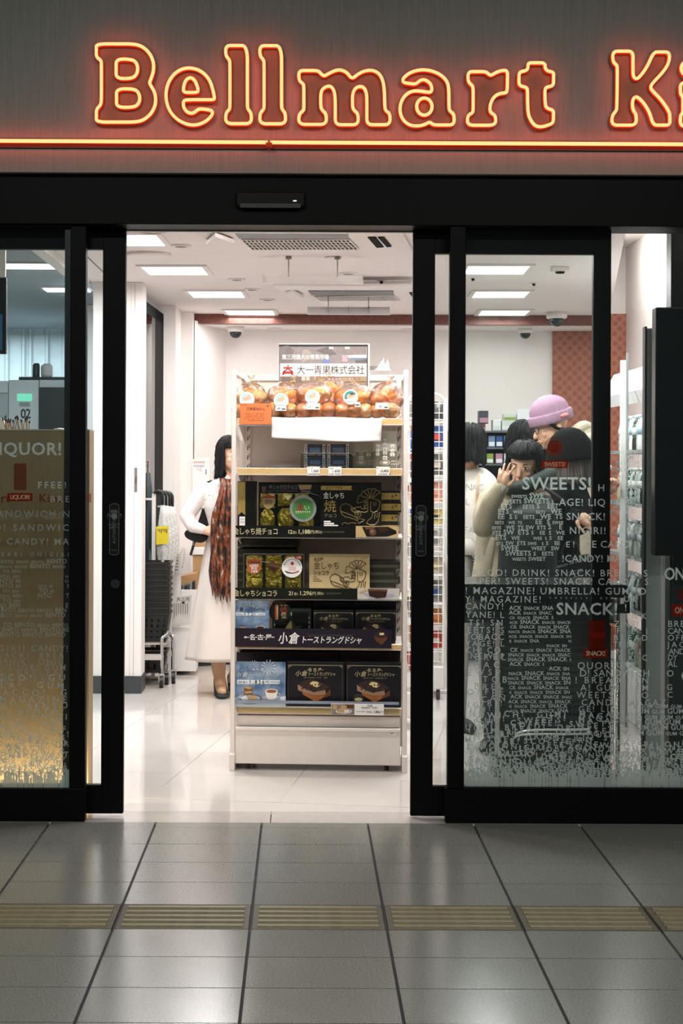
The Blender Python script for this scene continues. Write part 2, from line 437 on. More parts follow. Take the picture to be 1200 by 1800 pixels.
def red_tile():
    m = bpy.data.materials.new('brown_red_dotted_panel'); m.use_nodes = True; nt = m.node_tree; N, L = nt.nodes, nt.links; p = N['Principled BSDF']
    tc = N.new('ShaderNodeTexCoord'); mp = N.new('ShaderNodeMapping'); L.new(tc.outputs['Object'], mp.inputs[0]); mp.inputs['Rotation'].default_value = (0, radians(45), 0); mp.inputs['Scale'].default_value = (1, 0, 1)
    v = N.new('ShaderNodeTexVoronoi'); v.inputs['Scale'].default_value = 17; v.inputs['Randomness'].default_value = .12; L.new(mp.outputs[0], v.inputs[0])
    r = N.new('ShaderNodeValToRGB'); L.new(v.outputs['Distance'], r.inputs[0]); e = r.color_ramp.elements
    e[0].position = .3; e[0].color = lin('8d5241') + (1,); e[1].position = .44; e[1].color = lin('a5654f') + (1,)
    L.new(r.outputs[0], p.inputs['Base Color']); p.inputs['Roughness'].default_value = .5
    return m
REDT = red_tile()
mb = MB(REDT); mb.box(at(970, 700, 13.6).x, 2.7, 13.56, 13.8, 0, ZC+.061); build(mb, 'wall_back_red', kind='structure')
mb = MB(pm('brown_beam', '6f3f36', .5, var=.35, scale=60)); mb.box(at(341, 560, 13.06).x, P1.x, 13.06, 13.12, ZC-.078, ZC-.0005); build(mb, 'trim_beam', kind='structure')
mb = MB(WHITE); mb.box(2.7, 2.85, 7.16, 14, 0, 3.4); build(mb, 'wall_right', kind='structure')

# ---- facade: fascia, black header
def fascia_mat():
    m = pm('brushed_steel_cladding', '82847d', .5, .1, var=.10, scale=14, stretch=(14, 14, .35), spec=.3); return m
FAS = fascia_mat()
zb = at(600, 305, 6.88).z
mb = MB(FAS); mb.box(-4.5, 4.5, 6.88, 7.0, zb, 4.8); build(mb, 'wall_front', kind='structure')
zo = at(470, 400, 7.0).z
mb = MB(BLACK); mb.box(-4.5, 4.5, 6.92, 7.14, zo, zb + .05); build(mb, 'wall_header', kind='structure', bevel=.003)
mb = MB(WHITE); mb.box(-1.75, P3.x, 7.145, 7.16, ZC-.0, 3.4); mb.box(-1.75, 2.7, 7.141, 7.16, zo+.02, ZC+.05); build(mb, 'wall_front_inner', kind='structure')
mb = MB(pm('metal_track', 'a8a5a2', .4, .4)); mb.box(at(222, 400, 7.1).x, at(726, 400, 7.1).x, 7.09, 7.11, zo-.006, zo); build(mb, 'trim_track', kind='structure')
# ---- fixed glazing left (window_1) and right (window_2)
YF = 6.93
zt, zbm = at(60, 397, YF).z, at(60, 1386, YF).z
xl = lambda px, Y=YF: at(px, 900, Y).x
w1 = thing('window_1', None, None, (xl(30), YF, 0), kind='structure')
mb = MB(BLACK); mb.box(-2.6, xl(151), YF, 6.99, 0, zbm); build(mb, 'frame', w1, world=True, bevel=.003)          # bottom rail
mb = MB(BLACK); mb.prism([(at(124,397,YF).x, YF, zt), (at(151,397,YF).x, YF, zt), (at(149,1440,YF).x, YF, zbm), (at(121,1440,YF).x, YF, zbm)], (0, .06, 0)); build(mb, 'frame', w1, world=True, bevel=.003)
mb = MB(BLACK); mb.box(-2.6, xl(130), YF+.01, 6.99, zt-.001, zo+.02); build(mb, 'frame', w1, world=True)
mb = MB(DKG); mb.box(xl(110), xl(123), 6.965, 6.985, zbm, zt-.01); build(mb, 'frame_bead', w1, world=True)
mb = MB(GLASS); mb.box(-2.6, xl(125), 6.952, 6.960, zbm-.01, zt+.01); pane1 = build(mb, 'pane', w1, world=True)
w2 = thing('window_2', None, None, (xl(1010), YF, 0), kind='structure')
mb = MB(BLACK); mb.box(xl(785), 3.4, YF, 6.99, 0, at(1000, 1385, YF).z); build(mb, 'frame', w2, world=True, bevel=.003)
mb = MB(BLACK); mb.prism([(at(791,403,YF).x, YF, zo), (at(819,403,YF).x, YF, zo), (at(815,1440,YF).x, YF, zbm), (at(786,1440,YF).x, YF, zbm)], (0, .06, 0)); build(mb, 'frame', w2, world=True, bevel=.003)
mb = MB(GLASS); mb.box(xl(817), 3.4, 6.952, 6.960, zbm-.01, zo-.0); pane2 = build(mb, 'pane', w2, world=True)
mb = MB(BLACK); mb.box(3.35, 3.5, YF, 6.99, 0, zo); build(mb, 'frame', w2, world=True)
# ---- sliding door leaves
YD = 7.03
def leaf(name, xs0, xs1, xo0, xo1, ztop_px, zglass_top, zglass_bot, zbot):
    r = thing(name, None, None, (xl((xs0+xs1)/2, YD), YD, 0), kind='structure')
    zt_, zg1, zg0, zb0 = at(600, ztop_px, YD).z, at(600, zglass_top, YD).z, at(600, zglass_bot, YD).z, at(600, zbot, YD).z
    def stile(t0, t1, b0, b1):
        mb = MB(BLACK); zt2 = zo + .01
        mb.prism([(at(t0,400,YD).x, YD, zt2), (at(t1,400,YD).x, YD, zt2), (at(b1,1432,YD).x, YD, zb0), (at(b0,1432,YD).x, YD, zb0)], (0, .04, 0)); return mb
    build(stile(xs0, xs1, xo0, xo1), 'stile', r, world=True, bevel=.003)
    return r, zg1, zg0, zb0
d1, zg1, zg0, zb0 = leaf('door_1', 181, 221.5, 177, 216, 400, 440, 1382, 1432)
mb = MB(BLACK); mb.box(-2.5, xl(200, YD), YD+.001, YD+.039, zg1, zo+.01); build(mb, 'rail', d1, world=True)
mb = MB(BLACK); mb.box(-2.5, xl(200, YD), YD+.001, YD+.039, zb0, zg0); build(mb, 'rail', d1, world=True)
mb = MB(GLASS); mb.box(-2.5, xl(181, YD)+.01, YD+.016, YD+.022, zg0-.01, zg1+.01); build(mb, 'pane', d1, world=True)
d2, zg1b, zg0b, zb0b = leaf('door_2', 726, 765, 721, 760, 403, 445, 1382, 1434)
mb = MB(BLACK); mb.box(xl(745, YD), xl(1055, YD), YD+.001, YD+.039, zg1b, zo+.01); build(mb, 'rail', d2, world=True)
mb = MB(BLACK); mb.box(xl(745, YD), xl(1055, YD), YD+.001, YD+.039, zb0b, zg0b); build(mb, 'rail', d2, world=True)
mb = MB(BLACK); mb.box(xl(1041, YD), xl(1072, YD), YD, YD+.04, zb0b, zo+.01); build(mb, 'stile', d2, world=True)
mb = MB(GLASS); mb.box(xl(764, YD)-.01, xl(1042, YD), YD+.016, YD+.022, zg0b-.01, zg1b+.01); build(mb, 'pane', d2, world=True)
# touch plates and lock
PLT = pm('plate_outline_grey', '6d7270', .5)
PLB = pm('plate_black', '101312', .3)
def plate(root, xa, xb, ya, yb):
    a, b = at(xa, yb, YD), at(xb, ya, YD); c = (a.x+b.x)/2; w = (b.x-a.x)/2
    def out(k, y):
        pts = []
        for cz, s in ((b.z - w*.5, 1), (a.z + w*.5, -1)):
            for i in range(9):
                t = pi*i/8 if s > 0 else pi + pi*i/8
                pts.append((c + (w-k)*cos(t), y, cz + (w*.5-k*.6)*sin(t)))
        return pts
    mb = MB(PLB); mb.prism(out(0, YD), (0, -.006, 0)); o = build(mb, 'touch_plate', root, world=True, label='black touch plate with a thin grey outline and hand sign')
    mb = MB(PLT); P = out(.0016, YD-.0065); mb.tube(P, .0011, 6, True)
    # waving hand pictogram and lettering
    hz = b.z - .055
    mb.ell((c, YD-.0065, hz), .013, .0006, .015)
    for k in range(4): mb.tube([(c-.011+.0072*k, YD-.0065, hz+.01), (c-.012+.008*k, YD-.0065, hz+.03 - .003*abs(k-1.5))], .0028, 5)
    mb.tube([(c-.012, YD-.0065, hz-.004), (c-.022, YD-.0065, hz+.008)], .003, 5)
    for s_ in (-1, 1): mb.tube([(c+s_*.026, YD-.0065, hz+.012), (c+s_*.029, YD-.0065, hz), (c+s_*.026, YD-.0065, hz-.012)], .0012, 5)
    txt(mb, '手をかざす', (c, YD-.0066, hz-.04), .007, align='C'); txt(mb, '自動ドア', (c, YD-.0066, hz-.053), .007, align='C')
    txt(mb, 'AUTOMATIC', (c+.006, YD-.0066, a.z+.05), .012, u=(0, 0, 1), v=(-1, 0, 0), sp=.1)
    txt(mb, 'TOUCH', (c, YD-.0066, a.z+.02), .005, align='C')
    build(mb, 'marking', root, world=True, label='grey hand pictogram and small lettering')
    return o
plate(d1, 192, 210, 885, 976); plate(d2, 730, 749, 888, 978)
mb = MB(pm('lock_steel', '4a4d4e', .3, .7)); p = at(203, 1026, YD); mb.cyl((p.x, YD-.008, p.z), (p.x, YD, p.z), .02, n=20); mb.cyl((p.x, YD-.011, p.z), (p.x, YD-.008, p.z), .009, n=16)
mb.box(p.x-.001, p.x+.001, YD-.012, YD-.011, p.z-.005, p.z+.005, BLACK); build(mb, 'lock_cylinder', d1, world=True, label='small round metal lock')
# door sensor on the header
YS = 6.92
s = thing('door_sensor', 'flat black motion sensor box on the dark header over the doorway', 'sensor', at(475, 363, YS))
mb = MB(pm('sensor_black', '080706', .4, spec=.15)); mb.pbox(414, 337, 536, 363, YS-.03, YS)
build(mb, 'body', s, world=True, bevel=.006)
mb = MB(pm('sensor_lens', '161111', .12)); mb.pbox(422, 358, 528, 365, YS-.034, YS-.029); build(mb, 'lens_strip', s, world=True)
mb = MB(emit('indicator', (.9, .95, 1), 1.2)); mb.pbox(515, 352, 521, 354, YS-.0315, YS-.029); build(mb, 'indicator_light', s, world=True)
# concourse shell behind the camera
mb = MB(pm('station_wall', '4a4d4d', .7)); mb.box(-7, 7, -6.2, -6, 0, 5.2); mb.box(-7.2, -7, -6.2, 7, 0, 5.2); mb.box(7, 7.2, -6.2, 7, 0, 5.2); mb.box(-7, -4.5, 6.95, 7.1, 0, 5.2); mb.box(4.5, 7, 6.95, 7.1, 0, 5.2)
build(mb, 'wall_station', kind='structure')
mb = MB(pm('station_ceiling', '7d8080', .8)); mb.box(-7, 7, -6.2, 7, 4.8, 5.0); build(mb, 'ceiling_station', kind='structure')
# ================================================================== NEON SIGN
NEON = emit('neon_orange', (10.5, .86, .32), 1.0)
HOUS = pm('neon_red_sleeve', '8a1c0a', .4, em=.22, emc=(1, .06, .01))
PLATE = pm('letter_plate_rust', '5a6454', .6, var=.05)
YN = 6.838; YFA = 6.88
LETTERS = []
def L(name, label, ox, oy, sc, outer, inner=()):
    LETTERS.append((name, label, [[(ox + sc*x, oy + sc*y) for x, y in pl] for pl in [outer] + list(inner)]))
EL = lambda cx, cy, rx, ry, n=12: [(cx + rx*cos(2*pi*i/n), cy + ry*sin(2*pi*i/n)) for i in range(n)]
L('neon_letter', 'large capital B in glowing orange neon outline, first letter of the sign', 150, 60, .225,
  [(86,76),(250,76),(370,76),(440,92),(500,145),(533,215),(533,290),(510,355),(500,380),(512,405),(540,450),(550,500),(545,560),(515,620),(460,668),(400,687),(250,687),(86,687),(86,640),(86,585),(122,552),(125,500),(125,370),(125,230),(122,205),(85,178),(85,120)],
  [[(240,195),(350,195),(395,215),(412,268),(398,320),(360,347),(240,347),(240,270)], [(243,427),(375,427),(412,450),(428,498),(414,548),(375,572),(243,572),(243,500)]])
L('neon_letter', 'small e in glowing orange neon outline after the capital B', 150, 60, .225,
  [(625,490),(640,390),(690,310),(760,268),(830,263),(900,285),(960,340),(990,410),(1010,500),(1000,512),(960,512),(790,512),(764,522),(766,575),(800,615),(840,619),(870,597),(890,582),(965,590),(998,605),(982,645),(930,690),(860,712),(790,705),(710,665),(650,590)],
  [[(764,440),(770,395),(785,358),(818,336),(852,356),(872,400),(882,440),(872,456),(775,456)]])
ELL = [(62,75),(130,75),(205,75),(205,280),(205,470),(208,495),(231,520),(231,590),(150,590),(62,590),(62,520),(88,495),(90,470),(90,330),(90,190),(86,168),(62,142)]
L('neon_letter', 'first of the two tall neon letters l, the one beside the e', 380, 60, .26667, ELL)
L('neon_letter', 'second of the two tall neon letters l, the one beside the m', 380, 60, .26667, [(x+225, y+1) for x, y in ELL])
L('neon_letter', 'small m in glowing orange neon outline, widest letter of the sign', 380, 60, .26667,
  [(544,240),(600,240),(672,240),(690,262),(710,277),(735,263),(780,240),(820,234),(860,252),(882,282),(900,291),(925,270),(970,243),(1030,236),(1075,260),(1100,310),(1108,380),(1110,480),(1116,505),(1145,524),(1145,597),(1070,597),(992,597),(992,520),(992,430),(990,390),(975,352),(945,343),(915,356),(897,395),(897,470),(903,498),(935,525),(935,597),(860,597),(784,597),(784,520),(784,420),(776,370),(755,343),(730,343),(700,360),(688,390),(688,470),(694,498),(725,525),(725,595),(640,595),(544,595),(544,530),(574,503),(577,490),(577,420),(577,340),(570,325),(544,305)])
L('neon_letter', 'small a in glowing orange neon outline with a round inner loop', 690, 60, .25833,
  [(66,312),(85,285),(130,255),(200,240),(270,250),(330,278),(370,320),(382,370),(382,500),(388,523),(418,545),(418,618),(350,618),(280,618),(262,605),(248,598),(225,612),(180,626),(120,622),(75,592),(50,540),(50,480),(75,425),(120,390),(170,384),(250,398),(267,385),(265,355),(250,328),(215,308),(185,314),(158,340),(120,337),(75,330)],
  [EL(215, 493, 54, 60)])
L('neon_letter', 'small r in glowing orange neon outline beside the t', 690, 60, .25833,
  [(512,255),(570,255),(635,255),(653,274),(670,281),(700,262),(740,247),(782,247),(780,320),(778,392),(765,400),(720,405),(685,430),(664,475),(660,515),(668,535),(700,555),(700,620),(600,620),(508,620),(508,555),(543,535),(547,520),(547,440),(547,370),(542,350),(512,325)])
L('neon_letter', 'small t in glowing orange neon outline at the end of the first word', 690, 60, .25833,
  [(920,195),(975,195),(1035,195),(1037,235),(1055,252),(1095,258),(1094,300),(1093,352),(1045,360),(1034,378),(1037,480),(1048,505),(1094,517),(1093,560),(1092,600),(1070,615),(1010,633),(970,625),(940,590),(920,540),(917,450),(917,380),(910,362),(858,350),(859,300),(860,258),(908,248),(920,232)])
L('neon_letter', 'capital K in glowing orange neon outline starting the second word', 1000, 60, 1/6,
  [(460,180),(570,180),(673,180),(673,300),(673,430),(685,460),(710,472),(740,455),(820,350),(890,188),(960,188),(1058,188),(1056,290),(1000,390),(870,525),(858,565),(875,595),(970,690),(1058,820),(1062,880),(1062,960),(970,960),(885,960),(850,830),(790,730),(730,668),(695,660),(670,690),(665,760),(680,812),(708,850),(707,960),(580,960),(450,960),(452,860),(498,805),(503,770),(506,560),(508,350),(500,325),(460,292)])
L('neon_letter', 'small i with its dot in orange neon outline, cut by the picture edge', 1000, 60, 1/6,
  [(1172,515),(1250,515),(1330,515),(1330,660),(1330,800),(1350,830),(1372,860),(1372,970),(1270,970),(1172,970),(1172,860),(1196,832),(1200,800),(1200,740),(1200,680),(1195,655),(1172,630)], [EL(1265, 362, 86, 84, 14)])
for name, label, polys in LETTERS:
    P = [[at(x, y, YN) for x, y in chaikin(pl, 3)] for pl in polys]
    c = sum(P[0], Vector())/len(P[0])
    r = thing(name, label, 'sign', (c.x, YFA, c.z), group='neon letters of the shop sign')
    mb = MB(PLATE); dotted = 'dot' in label
    back = [[at(x, y, YN) for x, y in chaikin(pl, 2)] for pl in (polys if dotted else polys[:1])]
    for b in back: mb.prism([(p.x, YFA-.014, p.z) for p in b], (0, .014, 0))
    build(mb, 'back_plate', r, world=True)
    for b in P:
        mb = MB(NEON); mb.tube(b, .0066, 8, True); t = build(mb, 'neon_tube', r, world=True)
        mb = MB(HOUS); q = [(p.x, YN+.018, p.z) for p in b]; mb.tube(q, .0095, 6, True); build(mb, 'sleeve', t, world=True)
# ---- neon strip under the letters
r = thing('neon_strip_light', 'long thin orange neon line running under the sign letters', 'light', at(600, 257, YFA))
def strip(xa, xb):
    ya = lambda x: 248.5 + 7*x/1200 if x < 600 else 252 + 3.5*x/1200
    a, b = at(xa, ya(xa)-1, YN), at(xb, ya(xb)-1, YN)
    mb = MB(NEON); mb.tube([a, (a+b)/2, b], .0078, 8); build(mb, 'neon_tube', r, world=True)
    mb = MB(pm('strip_channel_dark_red', '2a0806', .5)); mb.prism([(a.x, YFA-.012, a.z-.022), (b.x, YFA-.012, b.z-.022), (b.x, YFA-.012, b.z+.016), (a.x, YFA-.012, a.z+.016)], (0, .012, 0)); build(mb, 'channel', r, world=True)
strip(-420, 470); strip(475, 1750)
mb = MB(HOUS); p = at(472.5, 254.5, YN); mb.cyl((p.x-.014, YN, p.z), (p.x+.014, YN, p.z), .011); build(mb, 'joint', r, world=True, label='dark red joint between two neon tubes')
# ================================================================== CEILING FITTINGS
PANEL = emit('lamp_panel_white', (1, .985, .97), 3.0)
CW = pm('ceiling_fitting_white', 'e2dbd8', .5, var=.02)
DARKV = pm('vent_dark', '161717', .8, spec=.1)
def cp(px, py, z=ZC):
    d = ray(px, py); return Vector((0, 0, EYE)) + d*((z-EYE)/d.z)
LAMPN = ['nearest the doorway on the left', 'second from the doorway on the left', 'third from the doorway on the left', 'farthest from the doorway on the left, by the brown beam',
         'nearest the street window on the right', 'second from the street window on the right', 'third from the street window on the right', 'farthest on the right, by the brown beam']
for k, (px, py) in enumerate(((222, 419.5), (308, 473.5), (381, 515.5), (440, 548), (858, 420), (872, 472), (879, 515.5), (885, 548))):
    p = cp(px, py)
    area('panel_lamp', (p.x, p.y, ZC-.035), .36, .4, (34, 25, 16, 8, 40, 25, 15, 9)[k], (1, .975, .955))
    if k == 4: continue
    r = thing('ceiling_light', 'square white ceiling light panel, ' + LAMPN[k], 'lamp', (p.x, p.y, ZC), radians(-2), 'square ceiling light panels')
    mb = MB(CW)
    for a in ((-.215,.215,-.24,-.21),(-.215,.215,.21,.24),(-.215,-.185,-.21,.21),(.185,.215,-.21,.21)): mb.box(a[0], a[1], a[2], a[3], -.012, -.0005)
    build(mb, 'frame', r)
    mb = MB(PANEL); mb.box(-.184, .184, -.209, .209, -.01, -.004); build(mb, 'diffuser', r)
# small adjustable spotlights in the left part of the ceiling
for k, (px, py) in enumerate(((281, 405), (318, 431.5), (416, 490.5), (443, 508), (470, 526), (612, 480))):
    p = cp(px, py); r = thing('ceiling_spotlight', 'small round ceiling spotlight, ' + ('first','second','third','fourth','fifth','single one')[k] + (' of the row behind the left door edge' if k < 5 else ' above the hanging air deflectors'), 'lamp', (p.x, p.y, ZC), group='small ceiling spotlights')
    mb = MB(CW); mb.lathe([(.058, 0), (.058, -.006), (.04, -.008), (.038, 0)], n=20); build(mb, 'ring', r)
    mb = MB(pm('spot_lens_grey', '8f8a87', .4)); mb.lathe([(.036, -.001), (.03, -.01), (.012, -.013)], n=16); build(mb, 'lens', r)
p = cp(259, 446); r = thing('ceiling_hatch', 'large round white cover on the ceiling beside the left lights', 'ceiling cover', (p.x, p.y, ZC))
mb = MB(CW); mb.lathe([(.13, 0), (.13, -.012), (.115, -.02), (0.001, -.02)], n=32); build(mb, 'cover', r); mb = MB(CW); mb.lathe([(.138, 0), (.138, -.004), (.131, -.004), (.131, 0)], n=32); build(mb, 'seal', r)
p = cp(586, 452); r = thing('downlight', 'small round lit downlight behind the front air conditioner', 'lamp', (p.x, p.y, ZC))
mb = MB(CW); mb.lathe([(.05, 0), (.05, -.006), (.042, -.006)], n=20); build(mb, 'ring', r); mb = MB(PANEL); mb.lathe([(.041, -.003), (.001, -.003)], n=20); build(mb, 'diffuser', r)
for k, px in enumerate((481, 722)):
    p = cp(px, 572.5, ZC-.085); r = thing('downlight', 'oval lit downlight in the soffit behind the brown beam, ' + ('left of the sign board' if k == 0 else 'by the right door edge'), 'lamp', (p.x, 13.4, ZC-.085), group='soffit downlights')
    mb = MB(CW); mb.lathe([(.06, 0), (.06, -.006), (.05, -.006)], n=20); build(mb, 'ring', r); mb = MB(PANEL); mb.lathe([(.049, -.004), (.001, -.004)], n=20); build(mb, 'diffuser', r)
# cassette air conditioners
def q4(mb, pts, z0, th, m=None):
    P = [cp(x, y, z0) for x, y in pts]; mb.prism(P, (0, 0, th), m)
def aircon(label, body, flap, slot, grille, louvre, vents, n):
    c = cp(*body[0], ZC); r = thing('air_conditioner', label, 'air conditioner', (cp(*grille[0]).x, cp(*grille[0]).y, ZC))
    mb = MB(CW); q4(mb, body, ZC-.03, .029); build(mb, 'panel', r, world=True, bevel=.004)
    mb = MB(CW); q4(mb, flap, ZC-.062, .012); build(mb, 'flap', r, world=True)
    mb = MB(pm('slot_grey', '77787a', .5)); q4(mb, slot, ZC-.036, .006); build(mb, 'air_slot', r, world=True)
    g = [cp(x, y, ZC-.034) for x, y in grille]
    mb = MB(DARKV); mb.prism([p + Vector((0, 0, .0)) for p in g], (0, 0, .004)); gr = build(mb, 'intake_grille', r, world=True)
    mb = MB(CW)
    lp = lambda a, b, t: a + (b-a)*t
    for k in range(n+1):
        a, b = lp(g[0], g[1], k/n), lp(g[3], g[2], k/n); dx = (g[1]-g[0])/n*.13
        mb.prism([a-dx, a+dx, b+dx, b-dx], (0, 0, -.006))
    for k in range(5):
        a, b = lp(g[0], g[3], k/4), lp(g[1], g[2], k/4); mb.prism([a-Vector((0,.006,0)), b-Vector((0,.006,0)), b+Vector((0,.006,0)), a+Vector((0,.006,0))], (0, 0, -.005))
    build(mb, 'grille_bars', gr, world=True, kind='stuff')
    for lv in louvre:
        mb = MB(CW); q4(mb, lv, ZC-.06, .02); build(mb, 'louvre', r, world=True)
    for v in vents:
        mb = MB(pm('vent_black', '0b0b0b', .8, spec=.1)); q4(mb, v, ZC-.036, .006); build(mb, 'vent', r, world=True)
    return r
aircon('white cassette air conditioner in the ceiling just inside the doorway',
       [(337, 404), (700, 404), (726, 449), (392, 449)], [(408, 403), (613, 404), (612, 411), (411, 410)], [(413, 411), (611, 411), (612, 420), (420, 420)],
       [(424, 421), (613, 420.5), (630, 437.5), (443, 438)], [[(362, 430), (378, 416), (412, 428), (392, 441)]], [[(646, 418), (660, 418), (674, 435), (662, 436)], [(664, 418), (675, 418), (688, 434), (680, 435)]], 26)
aircon('white cassette air conditioner deeper in the ceiling above the sign board',
       [(481, 503), (722, 503), (740, 538), (520, 538)], [(481, 502.5), (726, 503), (728, 510), (490, 510)], [(541, 512), (691, 512), (692, 519.5), (548, 519.5)],
       [(553, 521), (692, 519.5), (703, 527.5), (563, 528)], [[(502, 518), (515, 514), (533, 524), (518, 532)]], [[(719, 515), (726, 515), (731, 522), (724, 522)]], 26)
def deflector(label, px0, px1, Y, ztop, rods, front):
    a, b = at(px0, 480, Y).x, at(px1, 480, Y).x
    r = thing('air_deflector', label, 'air deflector', ((a+b)/2, Y, ZC))
    mb = MB(CW); pts = []
    for i in range(7):
        t = i/6; y = -.10*t; z = -.055*sin(t*pi/2) if not front else -.06*(1-cos(t*pi/2))
        pts.append((y, z))
    pr = [(a, Y+y+.05, ztop+z) for y, z in pts] + [(a, Y+y+.05, ztop+z+.004) for y, z in pts[::-1]]
    mb.prism(pr, (b-a, 0, 0)); build(mb, 'panel', r, world=True)
    mb = MB(CW)
    for xx in (a-.003, b-.001): mb.prism([(xx, Y+.05, ztop), (xx, Y-.05, ztop-.058), (xx, Y-.05, ztop-.05), (xx, Y+.05, ztop+.01)], (.004, 0, 0))
    build(mb, 'end_cap', r, world=True)
    if front:
        mb = MB(pm('deflector_grey', '8d8f90', .5))
        for t in (.25, .5, .75): mb.box(a+(b-a)*t-.001, a+(b-a)*t+.001, Y-.04, Y+.045, ztop-.05, ztop+.002)
        mb.box(a+.004, b-.004, Y+.046, Y+.05, ztop-.05, ztop+.004)
        build(mb, 'divider', r, world=True)
    for x in rods:
        X = at(x, 460, Y).x; mb = MB(pm('rod_grey', '8a8886', .4, .5)); mb.cyl((X, Y, ztop-.01), (X, Y, ZC-.004), .0035, n=8); mb.lathe([(.001, ZC-.004), (.018, ZC-.004), (.018, ZC-.016), (.006, ZC-.02)], (X, Y, 0), 12); build(mb, 'rod', r, world=True)
deflector('white air deflector hanging from two rods under the front air conditioner', 462, 637, 9.41, ZC-.11, (507, 593), False)
deflector('grey-backed air deflector hanging lower and deeper, above the sign board', 541, 685, 11.3, ZC-.11, (577, 648), True)
# dome cameras and detectors
def dome(label, px, py, z, rad):
    p = cp(px, py, z) if z == ZC else None
    return p
def dome_cam(label, loc, rad, cat='camera'):
    r = thing('dome_camera', label, cat, loc)
    mb = MB(CW); mb.lathe([(rad, 0), (rad, -rad*.5), (rad*.85, -rad*.62)], n=24); build(mb, 'base', r)
    mb = MB(pm('smoked_dome', '1d2a33', .1)); mb.lathe([(rad*.72, -rad*.6), (rad*.7, -rad*.85), (rad*.55, -rad*1.15), (rad*.3, -rad*1.32), (.0005, -rad*1.37)], n=24); build(mb, 'dome', r)
dome_cam('white dome camera with a smoked dome under the soffit, left of the sign board', (at(414, 580, 13.3).x, 13.3, ZC-.085), .068)
dome_cam('larger white dome camera on the ceiling by the brown-red wall', cp(978, 549), .082)
dome_cam('smaller dome camera under the soffit beside the brown-red wall', (at(923, 580, 13.35).x, 13.35, ZC-.085), .06)
p = cp(984, 469); r = thing('smoke_detector', 'small boxy white detector on the ceiling in the right window', 'detector', p)
mb = MB(CW); mb.box(-.055, .055, -.03, .03, -.03, 0); build(mb, 'body', r, bevel=.006); mb = MB(DARKV); mb.lathe([(.03, -.03), (.026, -.04), (.001, -.042)], n=14); build(mb, 'sensor', r)
for k, (px, py) in enumerate(((938, 497), (670, 493), (831, 488))):
    p = cp(px, py); r = thing('sprinkler_head', ('tiny dark sprinkler in the ceiling seen through the right window', 'small grey sprinkler plate right of the hanging white deflector', 'tiny sprinkler beside the right-hand light panels')[k], 'sprinkler', p)
    mb = MB(CW); mb.lathe([(.03, 0), (.03, -.004), (.012, -.005)], n=14); build(mb, 'plate', r); mb = MB(DARKV); mb.lathe([(.011, -.004), (.009, -.02), (.001, -.022)], n=10); build(mb, 'nozzle', r)
# light strip hidden in the cove on the right
area('cove_lamp', (2.4, 11.0, 3.25), .12, 4.6, 52, (1, .98, .96), (0, radians(-25), 0))
area('cove_lamp', (2.2, 8.1, 3.25), .12, 1.2, 16, (1, .98, .96), (0, radians(-25), 0))
# ceiling edge trim / hall side beam seen left of the pillar
mb = MB(CW); a, b = at(150, 459, 8.6), at(182, 470, 9.4)

# recessed downlights just inside the doorway, above the display shelf
for x, y, pw in ((-.25, 7.45, 14), (.15, 7.45, 17), (.55, 7.45, 14)):
    area('entrance_downlight', (x, y, ZC-.01), .12, .12, pw, (1, .96, .92), (radians(14), 0, 0))
# ================================================================== DISPLAY SHELF IN THE DOORWAY
Lg, Rg = fl(404, 1354), fl(714.5, 1358.5)
GRZ = math.atan2(Rg.y-Lg.y, Rg.x-Lg.x); GW = (Rg-Lg).length; GD = .5
GM = Matrix.Translation(Lg) @ Matrix.Rotation(GRZ, 4, 'Z'); GMi = GM.inverted()
def gl(px, py, yl=0.0):
    """pixel -> local point of the shelf frame on the plane y = yl"""
    o = GMi @ Vector((0, 0, EYE)); d = GMi.to_3x3() @ ray(px, py)
    return o + d*((yl - o.y)/d.y)
gz = lambda py, yl=0.0: gl(560, py, yl).z
gx = lambda px, yl=0.0: gl(px, 900, yl).x
RACKW = pm('rack_white_enamel', 'e6dcd6', .35, var=.02)
RACKB = pm('rack_back_panel', 'd9cdc4', .5, var=.03)
WOODE = pm('pale_wood_edge', 'cfae78', .5, var=.1, scale=30, stretch=(1, 8, 8))
SLOT = pm('slot_dark', '3f3b38', .7)
rack = thing('display_shelf', 'tall white shop shelf with wire sides and wood-edged shelves standing in the doorway', 'shelf', Lg, GRZ)
ztop = gz(650)
